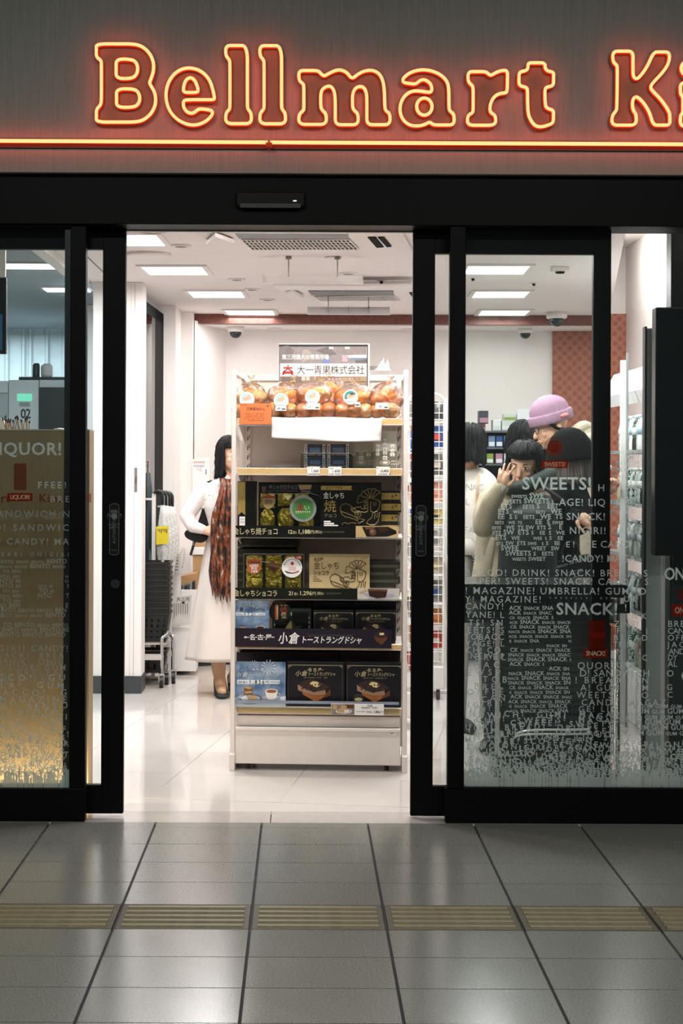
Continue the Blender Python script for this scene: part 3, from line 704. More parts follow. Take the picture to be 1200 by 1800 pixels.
for side in (0, 1):
    x = 0.0 if side == 0 else GW-.022
    mb = MB(RACKW); mb.box(x, x+.022, 0, .03, .0, ztop); mb.box(x, x+.022, GD-.03, GD, 0, ztop); mb.box(x, x+.022, .03, GD-.03, ztop-.022, ztop); mb.box(x, x+.022, .03, GD-.03, .02, .05)
    mb.prism([(x-.002, -.012, 0), (x-.002, GD, 0), (x-.002, GD, .03), (x-.002, .02, .10), (x-.002, -.012, .08)], (.026, 0, 0))
    build(mb, 'side_frame', rack, bevel=.003)
    mb = MB(RACKW); xc = x + .011
    for k in range(12): mb.cyl((xc, .045 + k*.037, .05), (xc, .045 + k*.037, ztop-.02), .0016, n=5, caps=False)
    k = .12
    while k < ztop-.05: mb.cyl((xc, .03, k), (xc, GD-.03, k), .0016, n=5, caps=False); k += .085
    build(mb, 'wire_mesh', rack)
    mb = MB(RACKW); xi = .032 if side == 0 else GW-.058
    mb.box(xi, xi+.026, GD-.06, GD-.035, .05, ztop-.01); k = .1
    while k < ztop-.05: mb.box(xi+.009, xi+.014, GD-.0605, GD-.06, k, k+.022, SLOT); mb.box(xi+.018, xi+.022, GD-.0605, GD-.06, k+.01, k+.03, SLOT); k += .05
    build(mb, 'slotted_upright', rack)
    mb = MB(pm('leg_black', '151515', .5)); xx = .085 if side == 0 else GW-.1
    mb.cyl((xx, .06, 0), (xx, .06, .05), .012, n=12); mb.cyl((xx, GD-.08, 0), (xx, GD-.08, .05), .012, n=12); build(mb, 'leg', rack)
mb = MB(RACKB); mb.box(.022, GW-.022, GD-.034, GD-.02, .05, ztop-.005); build(mb, 'back_panel', rack)
mb = MB(RACKW); mb.box(.022, GW-.022, GD-.05, GD-.034, ztop-.03, ztop); 
zz = gz(660, .45)
for s_ in (0, 1):
    pts = chaikin([(.07, GD-.037, zz-.1), (.10, GD-.037, zz-.02), (.14, GD-.037, zz), (.3, GD-.037, zz)], 2, False)
    mb.tube([(p[0] if s_ == 0 else GW-p[0], p[1], p[2]) for p in pts], .003, 6)
build(mb, 'top_rail', rack)
SH = [('A', 735, 747, True), ('B', 823, 835.5, True), ('C', 943.5, 947, False), ('D', 1051.5, 1055, False), ('E', 1132, 1142, True), ('F', 1244, 1256, True)]
SZ = {}
YS0 = .03
for n_, ya, yb, wood in SH:
    z1, z0 = gz(ya, YS0), gz(yb, YS0); SZ[n_] = z1 if wood else z1 - .0
    mb = MB(RACKW); mb.box(.026, GW-.026, YS0+.012, GD-.036, z0+.003, z1)
    sh = build(mb, 'shelf', rack, bevel=.002)
    if wood:
        mb = MB(WOODE); mb.box(.03, GW-.03, YS0, YS0+.0118, z0+.004, z1-.002); build(mb, 'wood_edge', sh)
        mb = MB(RACKW); mb.box(.03, GW-.03, YS0-.002, YS0+.0115, z0, z0+.0036); build(mb, 'lower_lip', sh)
    else:
        mb = MB(STEEL_L); mb.box(.03, GW-.03, YS0-.002, YS0+.0118, z0, z1-.001); build(mb, 'metal_edge', sh)
    for x in (.026, GW-.030):
        mb = MB(RACKW); mb.prism([(x, YS0+.02, z0+.002), (x, GD-.04, z0+.002), (x, GD-.04, z0-.085), (x, GD-.1, z0-.075), (x, .2, z0-.03)], (.004, 0, 0)); build(mb, 'bracket', sh)
# base drawer
mb = MB(RACKW); z0, z1 = gz(1344, .012), gz(1281, .012); mb.box(.024, GW-.032, .012, .4, z0, z1); mb.box(.024, GW-.032, .004, .03, z1-.012, z1+.004)
bd = build(mb, 'base_drawer', rack, bevel=.003)
mb = MB(RACKW); mb.box(.026, GW-.034, .06, .4, z1+.002, gz(1259, .06)); build(mb, 'base_ledge', rack, bevel=.002)
mb = MB(pm('label_paper', 'efeae6', .6)); a, b = gl(685, 1293, .003), gl(695, 1286, .003); mb.box(a.x, b.x, .0105, .012, a.z, b.z)
mb.m = SLOT
for k in range(3): mb.box(a.x+.003, b.x-.003-.006*k, .0100, .0106, b.z-.004-.005*k, b.z-.002-.005*k)
build(mb, 'label', bd)

# ---- print helpers (flat print on box fronts, in the shelf's local frame)
def P2(px, py, yl): return gl(px, py, yl)
def rect(mb, xa, ya, xb, yb, yl, m, d=.0006):
    a, b = gl(xa, yb, yl), gl(xb, ya, yl); mb.box(a.x, b.x, yl-d, yl, a.z, b.z, m)
def pg(mb, pts, yl, m, d=.0006):
    mb.prism([tuple(gl(x, y, yl)) for x, y in pts][::-1], (0, -d, 0), m)
def disc(mb, cx, cy, r, yl, m, d=.0006, n=28, ry=None):
    pg(mb, [(cx + r*cos(2*pi*i/n), cy + (ry or r)*sin(2*pi*i/n)) for i in range(n)], yl, m, d)
def tx(mb, s, xa, base, cappx, yl, m, xb=None, w=0, slant=0, align='L', d=.0008):
    a = gl(xa, base, yl); cap = gl(xa, base-cappx, yl).z - a.z; f = None
    if xb is not None: f = gl(xb, base, yl).x - a.x
    txt(mb, s, (a.x, yl-d, a.z), cap, m, w, fit=f, slant=slant, align=align)
def scrib(mb, xa, xb, y, h, yl, m, step=2.6, d=.0008):
    """rows of tiny strokes standing for print too small to read"""
    x = xa; rr = random.Random(int(xa*7 + y*13))
    while x < xb:
        w = step*rr.uniform(.5, .8); 
        if rr.random() > .12:
            rect(mb, x, y-h, x+w, y-h*.62, yl-d, m, .0002); rect(mb, x + w*.3, y-h*.5, x+w*.85, y-h*.2*rr.random(), yl-d, m, .0002)
        x += step
PAPER = pm('paper_white', 'f1ece8', .55, var=.015)
INK = pm('ink_black', '191615', .6)
INKG = pm('ink_grey', '5d5955', .6)
GOLDT = pm('gold_print', 'b59b55', .38, .55, var=.15)
GOLDL = pm('pale_gold_print', 'd8cda0', .45, .2)
BKBOX = pm('black_carton', '0d0d0d', .32, var=.2, spec=.45)
NAVY = pm('dark_aubergine_carton', '15101a', .35, var=.2)
WHT = pm('print_white', 'ece8e4', .5, var=.01)
REDP = pm('print_red', 'b02a20', .5)
ACR = glass('clear_acrylic', (.96, .98, .985), 1.4)
def cart(name, label, cat, xa, ya, xb, yb, yl, depth, mat, group=None, bev=.0015, tagb=True):
    a, b = gl(xa, yb, yl), gl(xb, ya, yl)
    for z in SZ.values():
        if a.z < z + .012 and z - a.z < .07 and b.z > z + .02: a.z = z + .0006
    c = GM @ Vector(((a.x+b.x)/2, yl+depth/2, a.z))
    r = thing(name, label, cat, c, GRZ, group)
    ROOTM[r.name] = Matrix.Translation(c) @ Matrix.Rotation(GRZ, 4, 'Z'); off = ROOTM[r.name].inverted() @ GM
    r_off[r.name] = off
    mb = MB(mat); mb.T = off; mb.box(a.x, b.x, yl, yl+depth, a.z, b.z); build(mb, 'carton', r, bevel=bev)
    return r
r_off = {}
def pr(root, name, mb, **kw):
    off = r_off[root.name]; mb.v = [tuple(off @ Vector(p)) for p in mb.v]; return build(mb, name, root, **kw)
def gthing(name, label, cat, px, py, yl, group=None):
    c = GM @ gl(px, py, yl); r = thing(name, label, cat, c, GRZ, group); r_off[r.name] = ROOTM[r.name].inverted() @ GM; return r

# ---- sign board on the top shelf
r = gthing('sign_board', 'framed greengrocer sign board with a red emblem standing behind the oranges', 'sign', 569, 735, .44)
mb = MB(PAPER); rect(mb, 489.5, 604, 649.5, 737, .452, PAPER, .008); pr(r, 'board', mb)
mb = MB(pm('worn_black_frame', '25242a', .5, var=.5, scale=90)); yl = .4435
for e in ((490, 605.5, 646, 609.5), (490, 606, 492, 737), (644, 606, 646.5, 737)): rect(mb, *e, yl, None)
pr(r, 'frame', mb)
mb = MB(); yl = .4437; g = lambda h: pm('photo_' + h, h, .45, var=.12, scale=35)
X = lambda x: 480 + x*.175; Yv = lambda y: 590 + y*.175
rect(mb, 492, 608, 644, 639, yl, g('908889'))
for pts, h in (([(75,110),(150,100),(210,140),(190,270),(75,275)], '7c7576'), ([(300,150),(340,135),(380,160),(370,230),(300,270),(270,230)], 'a79d98'), ([(450,110),(935,110),(935,190),(720,195),(600,150)], '8d8482'),
               ([(420,150),(560,110),(640,190),(560,200)], '6f6a6b'), ([(740,195),(940,190),(940,235),(760,235)], 'c9ccd2'), ([(760,225),(940,225),(940,250),(780,255)], '7f95a8'), ([(820,245),(940,240),(940,275),(830,275)], '6d665f')):
    pg(mb, [(X(x), Yv(y)) for x, y in pts], yl-.0004, g(h))
rect(mb, X(500), Yv(238), X(570), Yv(275), yl-.0012, g('6d84bd')); rect(mb, X(690), Yv(195), X(745), Yv(260), yl-.0012, g('c9a4ac'))
for x in (560, 570, 720, 735): rect(mb, X(x), Yv(112), X(x+32), Yv(135), yl-.0012, WHT)
rect(mb, 492, 661, 644, 735, yl, g('8f7b68'))
for x in (300, 345): rect(mb, X(x-15), Yv(412), X(x+20), Yv(450), yl-.0006, g('c8bfb6'))
for pts, h in (([(75,415),(280,412),(290,470),(75,500)], '7a6a60'), ([(390,440),(935,415),(935,470),(560,480)], 'a8906f'), ([(560,470),(930,455),(930,520),(700,560)], 'b19a7c')):
    pg(mb, [(X(x), Yv(y)) for x, y in pts], yl-.0004, g(h))
rect(mb, 492, 639, 644, 661.5, yl-.0015, PAPER)
pr(r, 'photo_print', mb)
mb = MB(); yl = .4418
tx(mb, '東三河最大の青果市場', 495, 631, 6.5, yl, WHT, 578, 1)
tx(mb, '大一青果株式会社', 521, 656.5, 11.5, yl, INK, 641)

for st in (((498, 646.5), (514, 646.5)), ((506, 641.5), (505.5, 647), (503, 650.5), (498, 653)), ((506, 647), (509, 650.5), (514, 653))): mb.tube([tuple(gl(x, y, yl-.0008)) for x, y in st], .0038, 5, False, REDP)
rect(mb, 496.5, 653, 515, 657, yl-.0006, REDP); pg(mb, [(496, 656), (500, 652), (500, 658), (496.5, 660)], yl-.0006, REDP); pg(mb, [(515.5, 656), (511, 652), (511, 658), (515, 660)], yl-.0006, REDP)
scrib(mb, 616, 634, 668, 2.5, yl, INKG); scrib(mb, 608, 640, 673, 2.5, yl, INKG); scrib(mb, 612, 641, 677, 2.5, yl, INKG)
pr(r, 'lettering', mb)

# ---- bags of oranges
ORA = [pm('orange_peel_%d' % k, h, .42, var=.10, scale=60, bump=.12, sss=.15) for k, h in enumerate(('f59f3a', 'f9b250', 'f4962e', 'fabc66'))]
def film_bag():
    m = bpy.data.materials.new('clear_plastic_bag'); m.use_nodes = True; nt = m.node_tree; N, L = nt.nodes, nt.links; N.remove(N['Principled BSDF'])
    t = N.new('ShaderNodeBsdfTransparent'); t.inputs[0].default_value = (.985, .985, .985, 1); g = N.new('ShaderNodeBsdfGlossy'); g.inputs['Roughness'].default_value = .16
    tc = N.new('ShaderNodeTexCoord'); nz = N.new('ShaderNodeTexNoise'); nz.inputs['Scale'].default_value = 38; nz.inputs['Detail'].default_value = 4; nz.inputs['Distortion'].default_value = 1.2; L.new(tc.outputs['Object'], nz.inputs[0])
    b = N.new('ShaderNodeBump'); b.inputs['Strength'].default_value = .9; b.inputs['Distance'].default_value = .02; L.new(nz.outputs[0], b.inputs['Height']); L.new(b.outputs[0], g.inputs['Normal'])
    fr = N.new('ShaderNodeFresnel'); fr.inputs[0].default_value = 1.5; L.new(b.outputs[0], fr.inputs['Normal'])
    mu = N.new('ShaderNodeMath'); mu.operation = 'MULTIPLY_ADD'; mu.inputs[1].default_value = 1.3; mu.inputs[2].default_value = .09; mu.use_clamp = True; L.new(fr.outputs[0], mu.inputs[0])
    mx = N.new('ShaderNodeMixShader'); L.new(mu.outputs[0], mx.inputs[0]); L.new(t.outputs[0], mx.inputs[1]); L.new(g.outputs[0], mx.inputs[2]); L.new(mx.outputs[0], N['Material Output'].inputs[0]); return m
BAGF = film_bag()
STKW = pm('sticker_white', 'f4f3f1', .4); TEAL = pm('sticker_teal', '2f8a8f', .5); TEALL = pm('sticker_pale_teal', '9fc9d2', .5); PEACH = pm('sticker_peach', 'e9a98c', .5); BRN = pm('sticker_brown', '6b4636', .5)
def obag(label, fruits, sticker=None, price=None, tie=None, pale=False):
    xs = [f[0] for f in fruits]; ys = [f[1] + f[2] for f in fruits]
    r = gthing('orange_bag', label, 'fruit bag', sum(xs)/len(xs), 735, .12, 'clear bags of oranges on the top shelf')
    C = []
    for k, (px, py, rp, yl) in enumerate(fruits):
        p = gl(px, py, yl); rad = rp/352.0; p.z = max(p.z, SZ['A'] + rad*.9); C.append((p, rad)); mb = MB(RND.choice(ORA))
        mb.ell(p, rad, rad, rad*.88, 18, 12); mb.ell(p + Vector((RND.uniform(-.4, .4)*rad, -rad*.3, rad*.8)), rad*.10, rad*.10, rad*.06, 6, 5, pm('orange_stalk', '6d7a34', .7)); pr(r, 'orange', mb)
    # film: blob around the fruits, remeshed, tied at the top
    mb = MB(BAGF)
    for p, rad in C: mb.ell(p, rad*1.10, rad*1.10, rad*1.04, 14, 9)
    c = sum((p for p, _ in C), Vector())/len(C); top = max(p.z + q for p, q in C)
    xw = max(p.x+q for p, q in C) - min(p.x-q for p, q in C)
    mb.ell((c.x, c.y, (c.z+top)/2 + .002), xw*.44, .06, .055, 14, 9)
    tp = gl(*tie, c.y) if tie else Vector((c.x, c.y, top + .025))
    tp.z = min(tp.z, top + .012)
    mb.limb([(c.x, c.y, top-.03), (tp.x, tp.y, tp.z)], [.045, .008], 10)
    pr(r, 'film', mb, mods=[('remesh', .008, 2)])
    mb = MB(BAGF)
    for k in range(7):
        a = 2*pi*k/7; a2 = a + .7; q = tp
        mb.add([q, (q.x + .022*cos(a), q.y + .022*sin(a), q.z + .035), (q.x + .022*cos(a2), q.y+.022*sin(a2), q.z + .03)], [(0, 1, 2)])
    pr(r, 'bag_top', mb); 
    mb = MB(pm('gold_twist_tie', 'b98a3c', .35, .5)); mb.lathe([(.009, tp.z-.003), (.011, tp.z), (.009, tp.z+.004)], (tp.x, tp.y, 0), 10); pr(r, 'tie', mb)
    if sticker:
        sx, sy, sr = sticker; yl = min(p.y - q*1.1 for p, q in C) - .004
        mb = MB(); disc(mb, sx, sy, sr, yl, STKW, .001); T1 = TEALL if pale else TEAL
        pg(mb, [(sx - sr*.85*cos(t), sy - sr*.85*sin(t)) for t in [i*pi/10 - .5 for i in range(11)]], yl-.0011, T1)
        disc(mb, sx-sr*.2, sy-sr*.1, sr*.34, yl-.0018, PEACH, ry=sr*.3); disc(mb, sx+sr*.2, sy-sr*.42, sr*.25, yl-.002, BRN if not pale else PEACH, ry=sr*.2); disc(mb, sx+sr*.35, sy-sr*.02, sr*.28, yl-.0022, PEACH); disc(mb, sx+sr*.45, sy+sr*.2, sr*.22, yl-.0024, WHT)
        rect(mb, sx-sr*.75, sy+sr*.3, sx+sr*.72, sy+sr*.62, yl-.0025, STKW)
        pr(r, 'sticker', mb, label='round white and teal sticker')
    if price:
        xa, ya, xb, yb, s = price; yl = min(p.y - q*1.1 for p, q in C) - .007
        mb = MB(); rect(mb, xa, ya, xb, yb, yl, STKW, .001); tx(mb, s, xa+2.5, yb-2.4, 3.6, yl-.0008, INK, xa + (xb-xa)*.5); rect(mb, xb-8, yb-4, xb-1.5, yb-2, yl-.0012, INK); pr(r, 'price_label', mb, label='small white price label')
    return r
obag('bag of oranges at the far end of the top shelf, half behind the orange card', [(426, 700, 16, .10), (455, 700, 16, .11), (423, 722, 16, .09), (450, 722, 16, .10), (441, 690, 14, .2), (440, 712, 14, .16)], (434, 702, 13), None, (441, 668), True)
obag('bag of oranges with a pale round sticker, beside the orange card', [(489, 700, 17, .10), (480, 720, 15, .08), (509, 721, 15, .08), (514, 699, 16, .13), (494, 690, 14, .2), (495, 722, 14, .13)], (494, 704, 13), (484, 714, 503, 722, '680'), (516, 668), True)
obag('bag of oranges in the middle with a white sticker above a white price label', [(536, 694, 16, .11), (563, 694, 17, .11), (533, 721, 15, .07), (556, 722, 15, .08), (578, 720, 15, .07), (550, 690, 14, .2)], (549, 698, 13), (538, 709, 562, 719.5, '680'), (556, 672), True)
obag('small bag with one orange high in front of the sign board', [(577, 684, 16, .26), (582, 703, 14, .22), (600, 690, 12, .28)], None, None, (577, 663))
obag('bag of oranges with a dark teal sticker, right of the middle', [(604, 700, 17, .11), (632, 700, 15, .12), (600, 722, 15, .07), (620, 721, 16, .07), (642, 722, 15, .09), (643, 694, 15, .2)], (616, 698, 13), (624, 707, 633, 715, '680'), (622, 676))
obag('bag of large oranges at the end of the top shelf beside the white post', [(667, 703, 17, .10), (694, 704, 15, .11), (687, 725, 16, .08), (662, 722, 14, .09), (680, 688, 12, .16)], None, (660, 708, 683, 719, '1,080'), (686, 672))

# ---- orange card and white paper banner on the top shelf edge
r = gthing('price_card', 'orange paper card with small dark writing and a green star', 'card', 449, 746, .02)
CARD = pm('orange_card', 'd8733f', .6, var=.03); mb = MB(CARD); yl = .022; rect(mb, 422, 709, 477, 745.5, yl, CARD, .001); pr(r, 'card', mb)
mb = MB(); tx(mb, '三年目みかん', 433, 721, 4.2, yl-.001, INK, 466); scrib(mb, 423, 432, 713.5, 2.4, yl, INK)
for k, (a, b) in enumerate(((432, 465), (433, 464), (429, 465), (434, 463))): scrib(mb, a, b, 729 + 3.9*k, 2.4, yl, BRN)
pr(r, 'lettering', mb)
mb = MB(pm('green_star', '2c5a3c', .5)); pg(mb, [(470.5 + (2.3 if i % 2 == 0 else 1.0)*sin(i*pi/5), 713.5 - (2.3 if i % 2 == 0 else 1.0)*cos(i*pi/5)) for i in range(10)], yl-.0015, None); pr(r, 'star', mb, label='small green star')
r = gthing('paper_banner', 'blank white paper banner hanging from the edge of the top shelf', 'banner', 574, 775, .0)
CLOTH = pm('white_paper_banner', 'f3ebe7', .7, var=.02, bump=.15, scale=25); mb = MB(CLOTH); NU, NV = 36, 10; vs = []
for j in range(NV+1):
    for i in range(NU+1):
        u, v = i/NU, j/NV; xa = 478 + (477-478)*v; xb = 671.5 + (669-671.5)*v; ya = 733 + 2*u + 1*sin(u*9); yb = 769 + 7*u - 2.5*sin(u*pi)*0 + 3*sin(u*pi)
        p = gl(xa + (xb-xa)*u, ya + (yb-ya)*v, .012 - .012*v); p.y += .005*sin(u*11 + 3*v)*v + .004*sin(7*u - 6*v) - .01*v*sin(u*pi); vs.append(p)
mb.add(vs, [(j*(NU+1)+i, j*(NU+1)+i+1, (j+1)*(NU+1)+i+1, (j+1)*(NU+1)+i) for j in range(NV) for i in range(NU)], None, True); pr(r, 'sheet', mb, mods=[('solid', .0012)])

# ---- second shelf: small packets, two tall boxes, price cards
PKB = pm('packet_slate', '4b5766', .3, var=.2, scale=60); OLV = pm('castle_box_olive', '6e6a58', .5, var=.05); OLG = pm('castle_box_pale', 'b3aea4', .5, var=.04)
for k, (xa, ya, xb, yb, where) in enumerate(((535, 803, 571.5, 823, 'lower packet above the first price card'), (575.5, 803, 613, 823, 'lower packet above the second price card'), (535, 781, 571.5, 802.5, 'upper packet of the left stack'), (575.5, 781, 613, 802.5, 'upper packet of the right stack'))):
    r = cart('sweets_packet', 'slate blue sweets packet with white ends, ' + where, 'box', xa, ya, xb, yb, .09, .12, PKB, 'slate blue packets on the second shelf', .002)
    mb = MB(); yl = .0895; rect(mb, xa, ya, xa+5, yb, yl, WHT); rect(mb, xb-5, ya, xb, yb, yl, WHT)
    for t in range(4): rect(mb, xa+1.5, ya+3+t*4, xa+3.5, ya+5.5+t*4, yl-.0007, INK); rect(mb, xb-3.5, ya+3+t*4, xb-1.5, ya+5.5+t*4, yl-.0007, INK)
    rect(mb, xa+9, ya+6, xb-9, yb-7, yl, pm('packet_blue', '7487a8', .4)); rect(mb, xa+6, yb-4.5, xb-6, yb-1.5, yl, pm('packet_rust', '8d5a40', .5)); scrib(mb, xa+7, xb-7, yb-2, 2, yl, WHT)
    pr(r, 'front_print', mb)
r = gthing('acrylic_tray', 'clear acrylic tray around the small slate packets', 'tray', 574, 823, .08)
mb = MB(ACR); rect(mb, 529, 797, 618, 823, .082, None, .002); a, b = gl(529, 823, .08), gl(618, 797, .08); mb.box(a.x, a.x+.002, .08, .22, a.z, b.z); mb.box(b.x-.002, b.x, .08, .22, a.z, b.z); pr(r, 'panel', mb)
mb = MB(pm('acrylic_edge', 'd9dcdc', .3)); rect(mb, 529, 796.4, 618, 797.2, .082, None, .002); pr(r, 'edge', mb)
for k, (xa, ya, xb, yb, yl) in enumerate(((614, 772, 655, 823, .12), (656, 757, 697, 823, .09))):
    r = cart('castle_box', ('shorter' if k == 0 else 'taller') + ' grey-olive box with a castle drawing, ' + ('beside the slate packets' if k == 0 else 'at the shelf end by the post'), 'box', xa, ya, xb, yb, yl, .12, OLG if k else OLV)
    mb = MB(); yy = yl-.0005; ym = ya + (yb-ya)*.55 if k else 795; rect(mb, xa, ym, xb, yb, yy, OLV); cx = (xa+xb)/2; CA = WHT if k else OLG
    if k == 0: rect(mb, xa, ya, xb, ym, yy, OLG)
    for (dx, dy, w, h) in ((-13, 6, 7, 6), (-13, 14, 7, 6), (-13, 21, 7, 5), (0, -4, 6, 5), (0, 3, 7, 6), (0, 11, 8, 6), (0, 18, 8, 6), (0, 26, 9, 7), (13, 6, 7, 6), (13, 14, 7, 6), (13, 21, 9, 6)):
        y0 = 775 + dy
        pg(mb, [(cx+dx-w/2-1, y0+h*.45), (cx+dx-w/3, y0), (cx+dx+w/3, y0), (cx+dx+w/2+1, y0+h*.45)], yy-.0007, CA); rect(mb, cx+dx-w/2+.6, y0+h*.5, cx+dx+w/2-.6, y0+h, yy-.0007, CA)
        rect(mb, cx+dx-.8, y0+h*.6, cx+dx+.8, y0+h*.85, yy-.0014, OLV)
    for q in range(14): pg(mb, [(cx + 9*cos(q*pi/7), 813 + 5*sin(q*pi/7)), (cx + 6*cos(q*pi/7+.15), 813 + 3.4*sin(q*pi/7+.15)), (cx + 9*cos(q*pi/7+.28), 813 + 5*sin(q*pi/7+.28))], yy-.0007, CA)
    disc(mb, cx, 813, 5, yy-.0007, CA, ry=2.6); scrib(mb, cx+11, xb-1, 812, 2.2, yy, CA); scrib(mb, cx+11, xb-1, 817, 2.2, yy, CA)
    pr(r, 'front_print', mb)
for xa, xb, s in ((540, 562, '1,060'), (577, 600, '1,600'), (661, 685, '15,400')):
    r = gthing('price_card', 'white price card on the second shelf edge, ' + {'1,060': 'leftmost, under the left slate packets', '1,600': 'under the right slate packets', '15,400': 'under the taller castle box'}[s], 'card', (xa+xb)/2, 836, .02, 'white price cards on the second shelf')
    mb = MB(); rect(mb, xa, 820.5, xb, 836, .024, PAPER, .001); pr(r, 'card', mb)
    mb = MB(); tx(mb, s, xa+6, 830, 4.5, .0228, INK, xb-2); scrib(mb, xa+1.5, xb-1.5, 835, 2.6, .023, INK); scrib(mb, xa+2, xa+8, 824.5, 2, .023, INKG); pr(r, 'lettering', mb)

# ---- fish-dragon emblem drawn in outline
def fish(mb, ox, oy, sc, yl, m, wd, cut=1e9):
    C = [[(310,470),(298,420),(330,375),(380,360),(430,378),(465,408),(510,425),(535,405),(560,415),(590,402),(600,428),(640,440),(660,425),(692,440),(690,470),(640,488),(600,478),(560,488),(510,492),(470,470),(455,435),(465,408)],
         [(310,470),(400,500),(480,535),(540,570)], [(310,470),(330,520),(360,535),(370,555),(400,545),(415,562),(440,555),(460,575),(490,575),(530,600)],
         [(540,570),(590,575),(650,592),(620,612),(560,640),(540,600),(540,570)], [(330,665),(330,640),(370,632),(420,645),(460,630),(530,640)],
         [(545,355),(538,310),(562,292),(552,258),(600,240),(612,190),(660,178),(700,152),(745,162),(790,152),(820,180),(858,188),(860,225)], [(545,355),(600,345),(640,322),(690,300)],
         [(725,292),(600,258)], [(725,285),(640,200)], [(728,280),(690,172)], [(732,280),(745,168)], [(742,284),(800,178)], [(752,292),(855,205)], [(752,292),(800,300),(860,330)],
         [(640,335),(690,330),(695,400),(680,440)], [(632,380),(640,430)], [(735,330),(728,400),(732,470),(770,488),(820,470),(850,420),(862,340),(840,330)], [(768,335),(772,400)], [(806,335),(798,395)],
         [(762,490),(745,560),(690,600),(672,640),(720,662),(785,662),(835,612),(858,480)], [(795,495),(782,580)], [(830,490),(815,560)]]
    for e, rr in (((495, 452), 22), ((553, 510), 42), ((553, 510), 12), ((662, 365), 20), ((670, 410), 22)): C.append([(e[0]+rr*cos(i*pi/6), e[1]+rr*sin(i*pi/6)) for i in range(13)])
    for c in C:
        q = [(ox+x*sc, oy+y*sc) for x, y in c if oy+y*sc < cut]
        if len(q) > 1: mb.tube([tuple(gl(x, y, yl)) for x, y in q], wd, 4, False, m, False)
# ---- third shelf
r = cart('slim_gift_box', 'slim upright black box with a gold ribbon at the third shelf end', 'box', 417, 846, 449, 943, .1, .1, BKBOX)
mb = MB(); pg(mb, [(418, 847), (431, 847), (431, 906), (424.5, 900), (418, 906)], .0995, GOLDT); pr(r, 'gold_band', mb); mb = MB(); rect(mb, 420.5, 908, 430.5, 926, .0992, WHT); scrib(mb, 422, 429, 914, 2, .0985, INKG); scrib(mb, 422, 429, 919, 2, .0985, INKG); pr(r, 'white_tag', mb)
GOLDF = pm('gold_foil_wrap', 'e2bf4c', .3, .6, var=.35, scale=55, bump=.6)
def foil(mb, cx, cy, w, h, yl, m=None, twist=False):
    rr = random.Random(int(cx*31+cy)); vs = []; n = 7
    for j in range(n):
        for i in range(n):
            u, v = i/(n-1)*2-1, j/(n-1)*2-1; b = max(0, 1-u*u)*max(0, 1-v*v)
            pch = 1 - (.55*abs(v)**3 if twist else .06*abs(v))
            p = gl(cx + u*w/2*pch + rr.uniform(-.5, .5), cy + v*h/2 + rr.uniform(-.5, .5), yl); p.y -= .012*b + rr.uniform(0, .005); vs.append(p)
    mb.add(vs, [(j*n+i, j*n+i+1, (j+1)*n+i+1, (j+1)*n+i) for j in range(n-1) for i in range(n-1)], m or GOLDF, False)
GREEN = pm('sticker_green', '3f7a3c', .45, var=.1); SILV = pm('sticker_silver', '9a9a98', .35, .3)
r = cart('chocolate_display_box', 'open black display box of gold wrapped chocolates with a round green sticker', 'box', 454, 848, 561, 943, .13, .08, BKBOX)
for k, (cx, cy, w, h) in enumerate(((470, 880, 26, 26), (501, 878, 26, 22), (530, 880, 24, 24), (470, 915, 26, 40), (502, 912, 28, 38), (538, 918, 26, 34))):
    mb = MB(); foil(mb, cx, cy, w, h, .128, None, k > 2); pr(r, 'chocolate', mb)
mb = MB(); rect(mb, 455, 850, 561, 867, .122, BKBOX); tx(mb, '金しゃち焼チョコ', 472, 859, 5.5, .1212, INKG, 523, 1); scrib(mb, 470, 520, 864.5, 2.2, .1215, INKG); rect(mb, 460, 855, 467, 866, .1212, pm('print_plum', '5a3346', .5)); pg(mb, [(524, 852), (548, 852), (546, 860), (527, 861)], .1212, pm('print_tan', '8a7350', .5)); rect(mb, 529, 862, 545, 866, .1211, INKG)
mb.tube([tuple(gl(x, y, .117)) for x, y in ((471, 867), (500, 869), (545, 867), (560, 871))], .0012, 5, False, pm('film_edge', 'd9d6cc', .2)); pr(r, 'header_print', mb)
mb = MB(ACR); rect(mb, 455, 867, 561, 943, .112, None, .001); pr(r, 'clear_cover', mb)
mb = MB(); pg(mb, [(461, 873), (471, 869), (484, 873), (483.5, 884), (478, 892), (471, 896), (464, 891), (460.5, 884)], .110, pm('shield_gold', 'a08a5a', .4, .3)); pg(mb, [(461, 873), (471, 869), (484, 873), (484, 876), (461, 876)], .1093, pm('shield_red', '7a3226', .5)); tx(mb, '限定', 465, 885.5, 6, .109, BRN, 479, 1); pg(mb, [(498, 871), (513, 871), (506, 880)], .110, GOLDL); pr(r, 'shield_sticker', mb)
mb = MB(); disc(mb, 532.5, 894, 23.5, .108, SILV); pts = []
for i in range(64): q = 19.5 if i % 2 else 17.8; pts.append((532.5+q*cos(i*pi/32), 894+q*sin(i*pi/32)))
pg(mb, pts, .1073, GREEN); pr(r, 'round_sticker', mb, label='round green and silver sticker'); 
mb = MB(); tx(mb, '濃', 519.5, 897, 10.5, .106, pm('print_brick', '8c3a30', .5), 532.5); tx(mb, 'い', 534, 896, 7, .1064, GOLDL, 545); scrib(mb, 519, 545, 902.5, 4, .1064, GOLDL, 4); pr(r, 'sticker_print', mb)
r = cart('chocolate_gift_box', 'black gift box with a golden fish outline and gold ribbon print on the third shelf', 'box', 562.5, 848, 670.5, 943, .12, .06, BKBOX)
